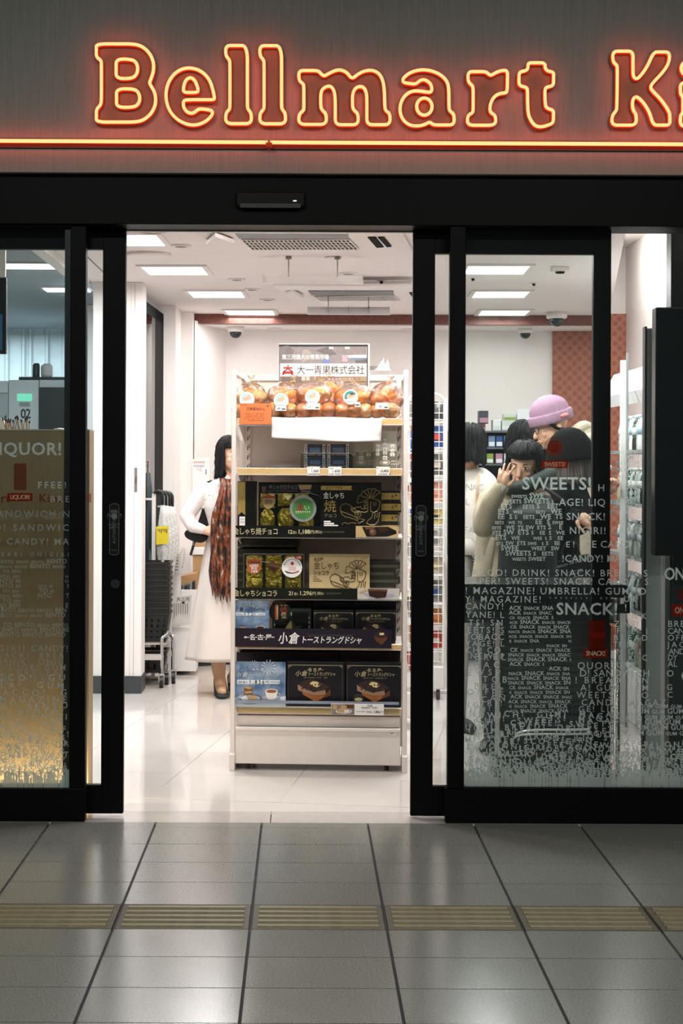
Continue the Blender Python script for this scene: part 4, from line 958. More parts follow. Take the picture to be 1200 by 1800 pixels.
mb = MB(); yl = .1195; pg(mb, [(564, 854), (619, 854), (616.5, 857.5), (619, 861.5), (564, 861.5)], yl, GOLDT); scrib(mb, 573, 607, 860.5, 5, yl, BRN, 5); tx(mb, '金しゃち', 568, 875.5, 8.5, yl-.0002, WHT, 606); tx(mb, '焼', 568.5, 898, 15.5, yl-.0002, GOLDT, 593, 0); tx(mb, 'チョコ', 569, 909, 5.5, yl-.0002, INKG, 592, 1)
for k, x in enumerate((581, 587, 594)): rect(mb, 569, 915.5+3.6*k, x, 918+3.6*k, yl-.0002, WHT)
pr(r, 'lettering', mb); mb = MB(); fish(mb, 560, 840, .125, yl, pm('dull_gold_print', '75683c', .45, .3), .0029); pr(r, 'fish_emblem', mb, label='gold outline drawing of a fish with a fan tail')
for k, (ya, xb) in enumerate(((866.5, 703.5), (885.5, 705), (904.5, 700), (923, 700))):
    r = cart('chocolate_box', 'flat gold-banded black box, ' + ('topmost', 'second', 'third', 'lowest')[k] + ' beside the black gift box', 'box', 640, ya-3, xb, ya+15, .2, .2, BKBOX, 'stacked black boxes with gold bands')
    mb = MB(); rect(mb, 640, ya, xb-1, ya+11.5, .1995, GOLDT); tx(mb, 'チョコ', 671.5, ya+8, 4, .1988, BRN, 684); 
    for q in range(3): disc(mb, 690+3*q, ya+6-q, 2.6-.3*q, .1986-.0004*q, BRN if q % 2 == 0 else GOLDT)
    pr(r, 'gold_label', mb)
SIGN = pm('shelf_sign_black', '121312', .3, var=.1)
def strip_sign(label, xa, ya, xb, yb, yl=.012, mat=None):
    r = gthing('shelf_sign', label, 'sign', (xa+xb)/2, yb, yl); mb = MB(mat or SIGN); rect(mb, xa, ya, xb, yb, yl, None, .002); pr(r, 'strip', mb); return r
r = strip_sign('black shelf sign reading 1,188 yen under the third shelf boxes', 408, 925, 625, 944); mb = MB(); yl = .0095
tx(mb, '金しゃち焼チョコ', 409.5, 938.5, 9, yl, GOLDL, 489); tx(mb, '12', 505, 938, 6.5, yl, GOLDL, 514, 1); tx(mb, '個入', 514.5, 938, 4, yl, GOLDL, 522); tx(mb, '1,188', 523, 938, 7, yl, GOLDL, 545, 1); tx(mb, '円', 545, 938, 5, yl, GOLDL); tx(mb, '(税込)', 553, 937, 4, yl, GOLDL, 566); scrib(mb, 567, 604, 937, 3, yl, INKG); pr(r, 'lettering', mb)
def photo_card(label, xa, ya, xb, yb, paint, yl=.012):
    r = gthing('photo_card', label, 'card', (xa+xb)/2, yb, yl); mb = MB(PAPER); rect(mb, xa, ya, xb, yb, yl, None, .001); pr(r, 'card', mb); mb = MB(); paint(mb, yl-.001); pr(r, 'photo_print', mb)
CHOC = pm('print_chocolate', '3b2118', .35); CHOCL = pm('print_chocolate_light', '6a4536', .35); TAN = pm('print_wood_tan', 'c8a974', .5)
def p1(mb, yl):
    rect(mb, 625, 925, 700, 944, yl, TAN); pg(mb, [(636, 926), (682, 926), (696, 933), (697, 938), (680, 943.5), (644, 943.5)], yl-.0006, pm('print_tray_black', '14110f', .4)); disc(mb, 655, 935.5, 6.2, yl-.0012, CHOCL); disc(mb, 653.5, 934, 3, yl-.0018, pm('print_choc_shine', '8f6c5a', .4)); pg(mb, [(641, 926), (662, 926), (655, 930), (643, 931)], yl-.0012, CHOCL); pg(mb, [(662, 928), (680, 927), (684, 933), (668, 936)], yl-.0012, CHOC)
photo_card('photo card of a round chocolate on a dark tray beside the shelf sign', 625, 925, 700, 944, p1)
# ---- fourth shelf
DKO = pm('dark_olive_carton', '2b2c22', .4, var=.15); OLE = pm('olive_edge', '5a5a48', .45)
for k in range(7):
    y0 = 951 + 14.3*k - (3 if k == 0 else 0)
    r = cart('olive_box', 'flat dark olive box, ' + ('topmost', 'second', 'third', 'fourth', 'fifth', 'sixth', 'lowest')[k] + ' of the fourth shelf left stack', 'box', 416, y0, 524 - (0 if k == 0 else 4), min(y0+13.6, 1052), .24, .18, DKO, 'stacked olive boxes on the fourth shelf, left')
    mb = MB(); rect(mb, 417, y0+10.5, 518, y0+12, .2395, OLE); pr(r, 'edge_line', mb)
r = cart('chocolate_display_box', 'clear-lidded box of gold wrapped chocolates with an orange shield sticker', 'box', 427, 973.5, 535, 1052, .1, .07, pm('brown_tray', '2a211d', .4))
for j in range(5):
    for i in range(3):
        mb = MB(); cx, cy = 447+34*i, (982, 991, 1003, 1011, 1027)[j]; foil(mb, cx, cy, 29, 11 if j < 4 else 22, .098 - (.006 if j == 4 else .002*j), None, False); pr(r, 'chocolate', mb)
mb = MB(); 
for i in range(3):
    cx = 449+34*i
    for q in range(5): rect(mb, cx-4+2.2*q, 1024 + (q % 2)*2, cx-2.6+2.2*q, 1032-(q % 3), .080, pm('wrap_print', '4a3f1c', .5))
pr(r, 'wrapper_print', mb)
mb = MB(ACR); rect(mb, 428, 974.5, 534, 1052, .074, None, .001); pr(r, 'clear_lid', mb); mb = MB(pm('lid_edge', '8a8078', .3)); rect(mb, 427.5, 973.5, 534.5, 974.8, .0745, None); rect(mb, 427.5, 974, 429, 1052, .0745, None); rect(mb, 533, 974, 534.5, 1052, .0745, None); mb.tube([tuple(gl(x, y, .0728)) for x, y in ((434, 979), (450, 985), (472, 989))], .0012, 5, False, WHT); pr(r, 'lid_rim', mb)
mb = MB(); pg(mb, [(433, 983), (447, 981), (459.5, 983), (459, 998), (455, 1006), (446, 1012), (437.5, 1006), (434, 998)], .0725, GOLDT); pg(mb, [(434.5, 984.5), (447, 982.5), (458, 984.5), (457.5, 997.5), (454, 1004.5), (446, 1010), (438.5, 1004.5), (435.5, 997.5)], .0718, pm('sticker_orange', 'c2541f', .45)); rect(mb, 436, 987, 457, 990, .0708, BRN)
tx(mb, '全国推奨', 438, 996, 3.6, .0706, WHT, 455, 1); tx(mb, '限定', 441, 1001, 3.6, .0706, WHT, 452, 1); tx(mb, '土産品', 440, 1006, 3.4, .0706, WHT, 453, 1); pr(r, 'shield_sticker', mb, label='orange shield sticker with white lettering')
mb = MB(); pg(mb, [(480, 985.5), (491.5, 996), (482, 1006.5), (469.5, 996)], .0725, CHOC); pg(mb, [(480, 985.5), (491.5, 996), (489, 999), (471, 994.5)], .0718, CHOCL); pr(r, 'chocolate_picture', mb)
mb = MB(); disc(mb, 513, 997.5, 18, .0722, STKW); disc(mb, 513.5, 990.5, 2.6, .0715, REDP, ry=3.3); rect(mb, 507, 996, 520, 1003, .0715, pm('print_pink', 'e3c2c2', .5)); pg(mb, [(501, 1003), (507, 1005.5), (513, 1006.5), (513, 1008.5), (505, 1007.5), (501, 1005)], .0713, pm('print_navy', '2b2d52', .5)); pg(mb, [(525, 1003), (519, 1005.5), (513, 1006.5), (513, 1008.5), (521, 1007), (526, 1004.5)], .0713, REDP)
for q in range(11): t = pi*(.12 + .076*q); rect(mb, 513-14.5*cos(t)-.8, 997.5-14.5*sin(t)-1, 513-14.5*cos(t)+.8, 997.5-14.5*sin(t)+1, .0715, INK)
disc(mb, 524.5, 980, 7, .0710, REDP, ry=3.5); tx(mb, '人気', 520, 981.6, 3.2, .0701, WHT, 529, 1); pr(r, 'round_sticker', mb, label='round white sticker with a red drop and ribbon')
CREAM = pm('cream_carton', 'cbb384', .5, var=.03)
r = cart('chocolate_gift_box', 'cream gift box with a dark fish outline on the fourth shelf', 'box', 543, 975, 649.5, 1052, .09, .05, CREAM)
mb = MB(); yl = .0895; rect(mb, 543.5, 975.2, 649, 979, yl, pm('cream_shade_band', 'a39468', .5)); tx(mb, '名古屋', 551, 986, 5, yl-.0007, BRN, 568, 1); tx(mb, '金しゃち', 551, 999.5, 10, yl-.0007, BRN, 597); tx(mb, 'ショコラ', 550, 1010, 6, yl-.0007, BRN, 579, 1)
for k, x in enumerate((557, 562, 566)): rect(mb, 550, 1013.6+3.6*k, x, 1014.2+3.6*k, yl-.0004, BRN)
scrib(mb, 624, 646, 982, 1.4, yl, BRN, 2); pr(r, 'lettering', mb); mb = MB(); fish(mb, 546, 968, .1125, yl, pm('fish_brown', '4a371f', .5), .0023, 1040); pr(r, 'fish_emblem', mb, label='dark outline drawing of a fish with a fan tail')
for k in range(5):
    y0 = 987 + 13*k; r = cart('olive_box', 'flat olive box, ' + ('topmost', 'second', 'third', 'fourth', 'lowest')[k] + ' behind the cream gift box', 'box', 620, y0, 703 - (k == 0)*0 - (k % 2)*8, y0+12.4, .22, .18, DKO, 'stacked olive boxes on the fourth shelf, right')
    mb = MB(); rect(mb, 620, y0+6, 700-(k % 2)*8, y0+10.5, .2195, OLE); pr(r, 'edge_line', mb)
r = strip_sign('black shelf sign reading 1,296 yen under the cream gift box', 408, 1034.5, 628, 1052.5, mat=pm('shelf_sign_green_black', '161a14', .3)); mb = MB(); yl = .0095
tx(mb, '金しゃちショコラ', 410.5, 1047, 8.5, yl, GOLDL, 488); tx(mb, '21', 507, 1046, 6.5, yl, GOLDL, 516, 1); tx(mb, '個入', 516.5, 1046, 4, yl, GOLDL, 524); tx(mb, '1,296', 525.5, 1046, 7, yl, GOLDL, 548, 1); tx(mb, '円', 548, 1046, 5, yl, GOLDL); tx(mb, '(税込)', 557, 1045, 4, yl, GOLDL, 568); scrib(mb, 569, 600, 1045, 3, yl, INKG); pr(r, 'lettering', mb)
def p2(mb, yl):
    rect(mb, 628, 1034.5, 702, 1053, yl, pm('print_pale', 'cdc6bf', .5)); pg(mb, [(638, 1043), (690, 1044), (696, 1048), (676, 1053), (650, 1053)], yl-.0006, pm('print_lilac', 'a9a9b8', .5)); pg(mb, [(646, 1035), (681, 1036), (678, 1050), (663, 1052), (649, 1048)], yl-.0012, CHOC); pg(mb, [(646, 1035), (681, 1036), (680, 1040), (665, 1039), (648, 1039)], yl-.0018, CHOCL); pg(mb, [(629, 1041), (640, 1036), (646, 1037), (636, 1043)], yl-.0012, TAN)
photo_card('photo card of a dark chocolate cup on a pale cloth beside the shelf sign', 628, 1034.5, 702, 1053, p2)
# ---- fifth and sixth shelves
def blue_mat():
    m = pm('blue_winter_print', '4b6f9a', .45, var=.0); nt = m.node_tree; N, L = nt.nodes, nt.links; p = N['Principled BSDF']
    tc = N.new('ShaderNodeTexCoord'); n = N.new('ShaderNodeTexNoise'); n.inputs['Scale'].default_value = 14; n.inputs['Detail'].default_value = 6; L.new(tc.outputs['Object'], n.inputs[0])
    r = N.new('ShaderNodeValToRGB'); L.new(n.outputs[0], r.inputs[0]); e = r.color_ramp.elements; e[0].position = .35; e[0].color = lin('3f5f8a') + (1,); e[1].position = .72; e[1].color = lin('9fb6cf') + (1,)
    L.new(r.outputs[0], p.inputs['Base Color']); return m
BLUE = blue_mat(); SNOW = pm('print_snow', 'dfe4ee', .5)
def ogura(mb, xa, xb, base, h, yl, m, w=1):
    k = (xb-xa)
    tx(mb, '小', xa, base, h*1.15, yl, m, xa+k*.14, w, .15); tx(mb, '倉', xa+k*.155, base, h*1.15, yl, m, xa+k*.31, w, .15); tx(mb, 'トーストラングドシャ', xa+k*.32, base, h*.85, yl, m, xb, w, .15)
def blue_card(label, xa, ya, xb, yb, yl, n, price, full):
    r = gthing('price_poster', label, 'poster', (xa+xb)/2, yb, yl); mb = MB(BLUE); rect(mb, xa, ya, xb, yb, yl, None, .003); pr(r, 'card', mb)
    mb = MB(); s = (xb-xa)/94.0; y = lambda v: ya + v*s; x = lambda v: xa + v*s; yy = yl-.0035
    for cx, cy, rr in ((64, 9, 13), (82, 15, 8), (38, 6, 9), (8, 9, 5)):
        for q in range(12): t = q*pi/6 + .2; pg(mb, [(x(cx), y(cy)), (x(cx+rr*cos(t)), y(cy+rr*sin(t))), (x(cx+rr*cos(t+.1)), y(cy+rr*sin(t+.1)))], yy, SNOW, .0002)
    rr = random.Random(int(xa+ya))
    for q in range(70): cx, cy = rr.uniform(1, 92), rr.uniform(2, (yb-ya)/s-3); d = rr.uniform(.25, .7); rect(mb, x(cx), y(cy), x(cx+d), y(cy+d), yy, SNOW, .0002)
    tx(mb, '名古屋', x(34), y(15.5), 4.4*s, yy-.0006, INK, x(56), 1); tx(mb, '名古屋', x(34.4), y(15.2), 4*s, yy-.0012, SNOW, x(55.6), 0)
    ogura(mb, x(5), x(83), y(26), 6.6*s, yy-.0004, INK, 1); ogura(mb, x(5.8), x(82.4), y(25.6), 6*s, yy-.0012, pm('print_slate', '3d4450', .5) if not full else SNOW, 0)
    pg(mb, [(x(9), y(31)), (x(84), y(32)), (x(83), y(38.5)), (x(9), y(39))], yy-.0004, SNOW)
    tx(mb, n, x(11), y(37.5), 4.2*s, yy-.0012, pm('print_navy', '2b2d52', .5), x(11 + 3.2*len(n)), 1); tx(mb, '枚入', x(19), y(37.4), 3.4*s, yy-.0012, INK, x(28)); tx(mb, price, x(29.5), y(38), 6.2*s, yy-.0012, INK, x(57 if full else 52), 1); tx(mb, '円', x(58.5 if full else 53), y(37.5), 4*s, yy-.0012, INK); scrib(mb, x(66), x(82), y(37), 2.4*s, yy-.0006, INK, 2.2)
    if full:
        pg(mb, [(x(0), y(64)), (x(20), y(60)), (x(60), y(63)), (x(94), y(60)), (xb, yb), (xa, yb)], yy, SNOW)
    PL = pm('print_plate', 'a9aebc', .4); PD = pm('print_plate_rim', '3b3e44', .5)
    if full:
        disc(mb, x(31), y(65), 24*s, yy-.0006, PL, ry=9*s); disc(mb, x(33), y(63.5), 19*s, yy-.0012, PD, ry=7*s); disc(mb, x(33), y(64), 17*s, yy-.0018, PL, ry=6*s)
        CK = pm('print_cookie', 'c09a6a', .5); CD = pm('print_cookie_dark', '7a4f2e', .5)
        rect(mb, x(21), y(44), x(36), y(58), yy-.0024, CD); pg(mb, [(x(21), y(45)), (x(28), y(43)), (x(36), y(45)), (x(30), y(48))], yy-.003, CK); pg(mb, [(x(22), y(52)), (x(34), y(51)), (x(36), y(54)), (x(23), y(55))], yy-.003, CK); pg(mb, [(x(14), y(62)), (x(24), y(58)), (x(28), y(66)), (x(18), y(67))], yy-.003, SNOW); pg(mb, [(x(28), y(61)), (x(40), y(58)), (x(44), y(65)), (x(30), y(67))], yy-.0032, CK)
        disc(mb, x(68), y(64), 17*s, yy-.0006, PL, ry=6.5*s); pg(mb, [(x(58), y(51)), (x(80), y(51)), (x(78), y(62)), (x(73), y(66)), (x(64), y(66)), (x(60), y(61))], yy-.0016, WHT); disc(mb, x(69), y(51), 11*s, yy-.0022, WHT, ry=4*s); disc(mb, x(69), y(51.3), 9*s, yy-.0028, pm('print_coffee', '9a5a38', .4), ry=3*s)
        pts = chaikin([(x(79), y(54)), (x(84), y(55)), (x(83), y(60)), (x(78), y(61))], 2, False); mb.tube([tuple(gl(a, b, yy-.002)) for a, b in pts], .0012, 5, False, WHT)
    else:
        disc(mb, x(27), y(69), 10*s, yy-.0006, pm('print_cookie', 'c09a6a', .5), ry=2.4*s); disc(mb, x(71), y(68.5), 12*s, yy-.0006, WHT, ry=4*s); disc(mb, x(71), y(69), 10*s, yy-.0012, pm('print_coffee_dark', '5f3422', .4), ry=3*s)
    pr(r, 'print', mb)
    return r
blue_card('blue snowflake price poster reading 972 at the left of the fifth shelf', 408.5, 1055.5, 473, 1109, .03, '10', '972', False)
blue_card('larger blue snowflake poster with a cup, reading 1,836, on the bottom shelf', 407.5, 1163.5, 502, 1243.5, .04, '20', '1,836', True)
BEAN = pm('print_bean', '2b1714', .5); CRUST = pm('print_crust', '9a7860', .5); TOAST = pm('print_toast', 'a8632f', .5); BUT = pm('print_butter', 'd9c48d', .5); TOASTD = pm('print_toast_dark', '5e3519', .5)
def toast_print(mb, xa, ya, xb, yb, yl, seal, cutb=None):
    s = (xb-xa)/94.0; x = lambda v: xa + (v-80)*s*.1833; y = lambda v: ya + (v-100)*s*.1833
    for e in ((82, 106, 602, 108), (82, 106, 85, 520), (599, 106, 602, 520)): rect(mb, x(e[0]), y(e[1]), x(e[2])+ .0, min(y(e[3])+.25, yb), yl, pm('fine_gold_line', '8d8568', .5))
    for sx in (1, -1):
        cx = 84 if sx > 0 else 600
        pg(mb, [(x(cx), y(112)), (x(cx+sx*36), y(112)), (x(cx+sx*24), y(120)), (x(cx+sx*8), y(128)), (x(cx), y(145))], yl, pm('fine_gold_line', '8d8568', .5))
    tx(mb, '名古屋', x(275), y(163), 4.6*s, yl-.0007, GOLDL, x(405), 1); rect(mb, x(262), y(151), x(274), y(155), yl, GOLDL); rect(mb, x(408), y(151), x(420), y(155), yl, GOLDL)
    ogura(mb, x(150), x(535), y(205), 6.2*s, yl-.0007, GOLDL, 0)
    scrib(mb, x(235), x(455), y(235), 2.6*s, yl, pm('fine_gold_line', '8d8568', .5), 1.6*s)
    for pts, m in (([(210,340),(330,385),(440,380),(490,335),(485,395),(340,455),(225,385)], TOAST), ([(440,380),(490,335),(490,395),(400,430)], TOASTD), ([(175,290),(240,330),(330,365),(440,335),(442,388),(330,395),(250,372),(178,345)], CRUST), ([(178,290),(240,250),(320,238),(400,265),(490,320),(440,342),(330,362),(240,330)], BEAN), ([(290,280),(318,260),(365,266),(392,298),(360,318),(312,302)], BUT)):
        q = [(x(a), min(y(b), yb)) for a, b in pts]; yl -= .0007; pg(mb, q, yl, m, .0003)
    rr = random.Random(5)
    for q in range(26): a = rr.uniform(220, 420); b = rr.uniform(285, 340); disc(mb, x(a), min(y(b), yb), 1.5*s, yl-.0003, (BEAN, pm('print_bean_light', '4e2d26', .4))[q % 2], .0003, 8)
    if seal: disc(mb, x(760-570), min(y(425), yb), 9.5*s, yl-.0008, pm('seal_dark', '2c2b1e', .5)); disc(mb, x(190), y(428), 7*s, yl-.0014, BUT, ry=3*s)
for k, (xa, xb, ya) in enumerate(((504, 606, 1164), (608, 705, 1165))):
    r = cart('toast_biscuit_box', 'large dark toast picture box on the bottom shelf, ' + ('beside the blue poster' if k == 0 else 'with a round seal'), 'box', xa, ya, xb, 1244, .06, .05, NAVY, 'large dark toast boxes')
    mb = MB(); toast_print(mb, xa+1.5, ya+4, xa+96, 1243.5, .0595, k == 1); pr(r, 'front_print', mb)
for k, (xa, xb) in enumerate(((550, 621), (624, 695))):
    r = cart('toast_biscuit_box', 'smaller dark toast box behind the long sign, ' + ('left of the pair' if k == 0 else 'right of the pair'), 'box', xa, 1073, xb, 1133, .07, .05, NAVY, 'smaller dark toast boxes')
    mb = MB(); toast_print(mb, xa+1.5, 1076, xb-1.5, 1132, .0695, False); pr(r, 'front_print', mb)
for k, (xa, ya, xb, yb, wh) in enumerate(((478, 1051, 548, 1132, 'fifth shelf behind the window box'), (552, 1050, 621, 1072, 'fifth shelf behind the left small box'), (624, 1050, 696, 1072, 'fifth shelf behind the right small box'))):
    r = cart('dark_carton', 'plain dark carton at the back of ' + wh, 'box', xa, ya+8, xb, 1133, .2, .2, NAVY, 'plain dark cartons at the back of the lower shelves')
    mb = MB(); scrib(mb, xa+18, xb-18, ya+13.5, 2.6, .1995, pm('dim_print', '3a3436', .5)); tx(mb, '小倉トーストラングドシャ', xa+10, ya+19, 3.2, .199, pm('dim_print', '3a3436', .5), xb-10); pr(r, 'lid_print', mb)
for k, (xa, xb, yb, wh) in enumerate(((412, 490, 1163, 'above the blue poster'), (491, 595, 1163, 'above the first large toast box'), (597, 703, 1163, 'above the second large toast box'))):
    r = cart('dark_carton', 'plain dark carton on the bottom shelf ' + wh, 'box', xa, 1147, xb, 1243, .2, .2, pm('dark_wine_carton', '1d1316', .4), 'plain dark cartons at the back of the lower shelves')
    mb = MB(); scrib(mb, xa+25, xb-25, 1156, 3, .1995, pm('dim_print', '3a3436', .5)); pr(r, 'lid_print', mb)
r = cart('window_box', 'dark box with a clear window under a round number one badge', 'box', 478, 1070, 547, 1133, .085, .06, pm('dark_green_carton', '141a17', .35))
mb = MB(); e = pm('window_rim', '33423b', .4)
for q in ((480, 1072, 546, 1073.4), (480, 1072, 481.2, 1132), (544.8, 1072, 546, 1132)): rect(mb, *q, .0845, e)
for q in range(3): rect(mb, 484, 1083+15*q, 508, 1094+15*q, .0845, pm('choc_wrap_dark', '0c110e', .25)); rect(mb, 514, 1078+15*q, 541, 1090+15*q, .0845, pm('choc_wrap_dark', '0c110e', .25))
for q in range(5): rect(mb, 482, 1088+8*q, 483, 1092+8*q, .084, WHT); rect(mb, 542.6, 1084+8*q, 543.4, 1088+8*q, .084, WHT)
rect(mb, 511, 1076, 512.4, 1082, .084, WHT); scrib(mb, 513, 530, 1103, 2.4, .084, INKG); pr(r, 'window', mb)
mb = MB(); pg(mb, [(498, 1108), (511, 1091), (526, 1105), (524, 1109)], .0835, pm('card_olive', '6a6638', .4)); pg(mb, [(498, 1108), (511, 1091), (514, 1109)], .0825, pm('card_gold', 'b7a866', .35, .3)); pg(mb, [(513, 1094), (528, 1105), (514, 1107)], .0822, pm('card_dark', '2b2618', .4)); pr(r, 'folded_card', mb)
mb = MB(); disc(mb, 491.5, 1075, 19, .082, pm('badge_brown', '2a1c1a', .4)); OR = pm('badge_orange', 'd0502a', .45); tx(mb, '1', 477.5, 1088, 24, .0812, GOLDL, 492, 1); tx(mb, '1', 478.6, 1087, 22, .0806, OR, 490.5, 1); tx(mb, '位', 493.5, 1086, 8.5, .0812, GOLDL, 503.5, 1); tx(mb, '人気', 492, 1071.5, 4.2, .0812, OR, 504, 1); tx(mb, 'ランキ', 492, 1077, 4, .0812, OR, 505, 1); scrib(mb, 491, 506, 1065.5, 2.2, .0815, GOLDL, 2); pr(r, 'badge', mb, label='round dark badge with an orange number one')
r = strip_sign('long dark aubergine shelf sign with white Japanese lettering above the bottom shelf', 411, 1106.5, 688, 1137, .01, pm('sign_aubergine', '1f1826', .35)); mb = MB(); yl = .0075
tx(mb, '名', 438, 1124, 7.6, yl, WHT, 448, 1); tx(mb, '古', 452, 1124, 7.6, yl, WHT, 462, 1); tx(mb, '屋', 466.5, 1124, 7.6, yl, WHT, 476.5, 1)
for xa, xb in ((430, 437), (448.5, 452), (463, 466), (477, 482)): rect(mb, xa, 1119.5, xb, 1120.7, yl, WHT)
pg(mb, [(429, 1119), (433, 1118), (432, 1120), (433, 1122), (429, 1121)], yl, WHT)
tx(mb, '小', 488.5, 1129.5, 14.5, yl, WHT, 505, 1, .15); tx(mb, '倉', 506.5, 1129.5, 14.5, yl, WHT, 525, 1, .15); tx(mb, 'トーストラングドシャ', 528, 1129.5, 9.5, yl, WHT, 636, 1, .15)
pts = chaikin([(540 + 4*i, 1116.5 + (3 if i % 2 else -2.2)*(1.3 if i < 2 else .8)) for i in range(21)], 1, False); mb.tube([tuple(gl(a, b, yl)) for a, b in pts], .0005, 4, False, pm('fine_gold_line', '8d8568', .5)); pr(r, 'lettering', mb)
mb = MB(); yl = .0072; pg(mb, [(658, 1114), (668, 1110), (682, 1113), (681, 1119), (668, 1122), (658, 1119)], yl, BEAN); pg(mb, [(657, 1118), (668, 1122), (681, 1119), (680, 1124), (670, 1134), (660, 1126)], yl-.0005, TOASTD); pg(mb, [(666, 1113), (674, 1112), (675, 1116), (668, 1117)], yl-.001, BUT); pr(r, 'toast_picture', mb)
r = gthing('acrylic_lip', 'clear acrylic lip along the front of the bottom shelf', 'shelf guard', 600, 1250, .02); mb = MB(ACR); rect(mb, 410, 1234.5, 701, 1249, .024, None, .003); pr(r, 'panel', mb); mb = MB(pm('acrylic_edge_blue', '8d97a8', .25)); rect(mb, 410, 1234, 701, 1235.3, .0242, None, .0034); pr(r, 'top_edge', mb)
def p3(mb, yl):
    rect(mb, 582, 1238, 623, 1256, yl, pm('print_dusk', '8a7a72', .5)); disc(mb, 604, 1250, 14, yl-.0006, WHT, ry=4.5); disc(mb, 604, 1249.6, 12, yl-.0012, pm('print_plate_rim', '3b3e44', .5), ry=3.6); disc(mb, 604, 1249.8, 10.5, yl-.0018, WHT, ry=3); rect(mb, 599, 1240, 609, 1248, yl-.0024, pm('print_cookie', 'c09a6a', .5)); rect(mb, 606, 1238.5, 622, 1245, yl-.0004, TOASTD); disc(mb, 588, 1243, 4, yl-.0006, pm('print_cookie', 'c09a6a', .5)); pg(mb, [(593, 1247), (603, 1246), (606, 1252), (596, 1253)], yl-.003, pm('print_cookie', 'c09a6a', .5))
    tx(mb, '名古屋', 645, 1242, 2.8, yl-.0005, INK, 654); scrib(mb, 635, 662, 1246, 3, yl, INK); scrib(mb, 626, 640, 1252, 2, yl, INKG); tx(mb, '20', 643, 1253, 3.2, yl-.0005, INK, 648); tx(mb, '枚入', 648.5, 1253, 2.6, yl-.0005, INK, 655); tx(mb, '1,836', 656, 1253.3, 4, yl-.0005, INK, 668, 1); tx(mb, '円', 669, 1253, 3, yl-.0005, INK)
photo_card('small price card with a photo of biscuits on a plate, on the bottom shelf edge', 581.5, 1237.5, 674.5, 1256.5, p3, .016)

r = gthing('paper_bundle', 'crumpled white paper tuft with dark sticks behind the top right of the display shelf', 'paper', 668, 650, .47)
mb = MB(PAPER)
for q in range(9):
    x = 664 + 2.4*q; p0, p1, p2_ = gl(x-6, 651, .488), gl(x+4, 651, .488), gl(x + RND.uniform(-4, 6), 628 + abs(q-4)*3.2, .488 + RND.uniform(-.004, .01)); p3_ = (p0+p1)/2 + Vector((0, .012, 0)); mb.add([p0, p1, p2_, p3_], [(0, 1, 2), (1, 3, 2), (3, 0, 2), (0, 3, 1)])
pr(r, 'paper', mb)
mb = MB(INKG)
for q in range(4): mb.tube([tuple(gl(646, 645 + 1.6*q, .486)), tuple(gl(665, 643 + 2*q, .49))], .0016, 5)
pr(r, 'stick', mb, kind='stuff')
# ================================================================== LEFT SIDE: COUNTER BACK, HALL, UMBRELLAS, BASKETS, NEWSPAPERS
def wood(name, h, sc=(1, 1, 12)):
    return pm(name, h, .45, var=.12, scale=9, stretch=sc)
YC = 7.36
WPAN = wood('counter_wood', '8a7350', (14, 14, 1.2))
r = thing('counter_panel', 'tall plain wooden counter back standing behind the left window', 'counter', (at(60, 1300, YC).x, YC, 0))
mb = MB(WPAN); mb.box(-2.6, at(157, 900, YC).x, YC, YC+.16, .02, at(60, 757, YC).z); build(mb, 'panel', r, world=True, bevel=.003)
mb = MB(pm('counter_top_beige', 'b7a98d', .4)); mb.box(-2.6, at(157.4, 900, YC).x, YC-.004, YC+.165, at(60, 757, YC).z, at(60, 754.5, YC).z); build(mb, 'top', r, world=True)
mb = MB(SKIRT); mb.box(-2.6, at(156, 900, YC).x, YC+.02, YC+.15, 0, .02); build(mb, 'plinth', r, world=True)
area('panel_foot_fill', (-1.35, 7.24, .03), 1.6, .05, 13, (1, .80, .56), (radians(158), 0, 0))  # added fill with no fitting, brightens the foot of the counter panel
# jar of drinking straws / stirrers on the counter
ztop_c = at(60, 754.5, YC).z
p = at(30, 755, 7.46); r = thing('stirrer_bundle', 'bundle of thin brown wooden stirrers with dark tips on the counter top', 'stirrers', (p.x, 7.46, ztop_c))
SB, SD = wood('stirrer_wood', 'b08a62'), pm('stirrer_dark_tip', '2a1c17', .6)
for c in range(26):
    a = p.x + RND.uniform(-.055, .055); b = 7.45 + RND.uniform(-.03, .03); t = a + RND.uniform(-.015, .015); h = RND.uniform(.03, .055)
    mb = MB(SB); mb.cyl((a, b, ztop_c), (t, b, ztop_c + h), .0022, n=5); mb.ell((t, b, ztop_c + h + .003), .0042, .003, .008, 6, 4, SD); build(mb, 'stirrer', r, world=True)
p = at(2, 755, 7.46); mb = MB(PAPER); mb.box(p.x-.03, p.x+.013, 7.42, 7.5, ztop_c, ztop_c+.052); build(mb, 'napkin_box', bevel=.004, label='small white box beside the brown stirrers on the counter', cat='box')
p = at(107, 755, 7.45); mb = MB(WHT); mb.ell((p.x, 7.45, ztop_c+.002), .016, .012, .006); mb.tube([(p.x-.03, 7.44, ztop_c+.002), (p.x-.01, 7.45, ztop_c+.006), (p.x+.012, 7.45, ztop_c+.003)], .003, 6); build(mb, 'paper_scrap', label='crumpled white scrap of paper on the counter edge', cat='paper')
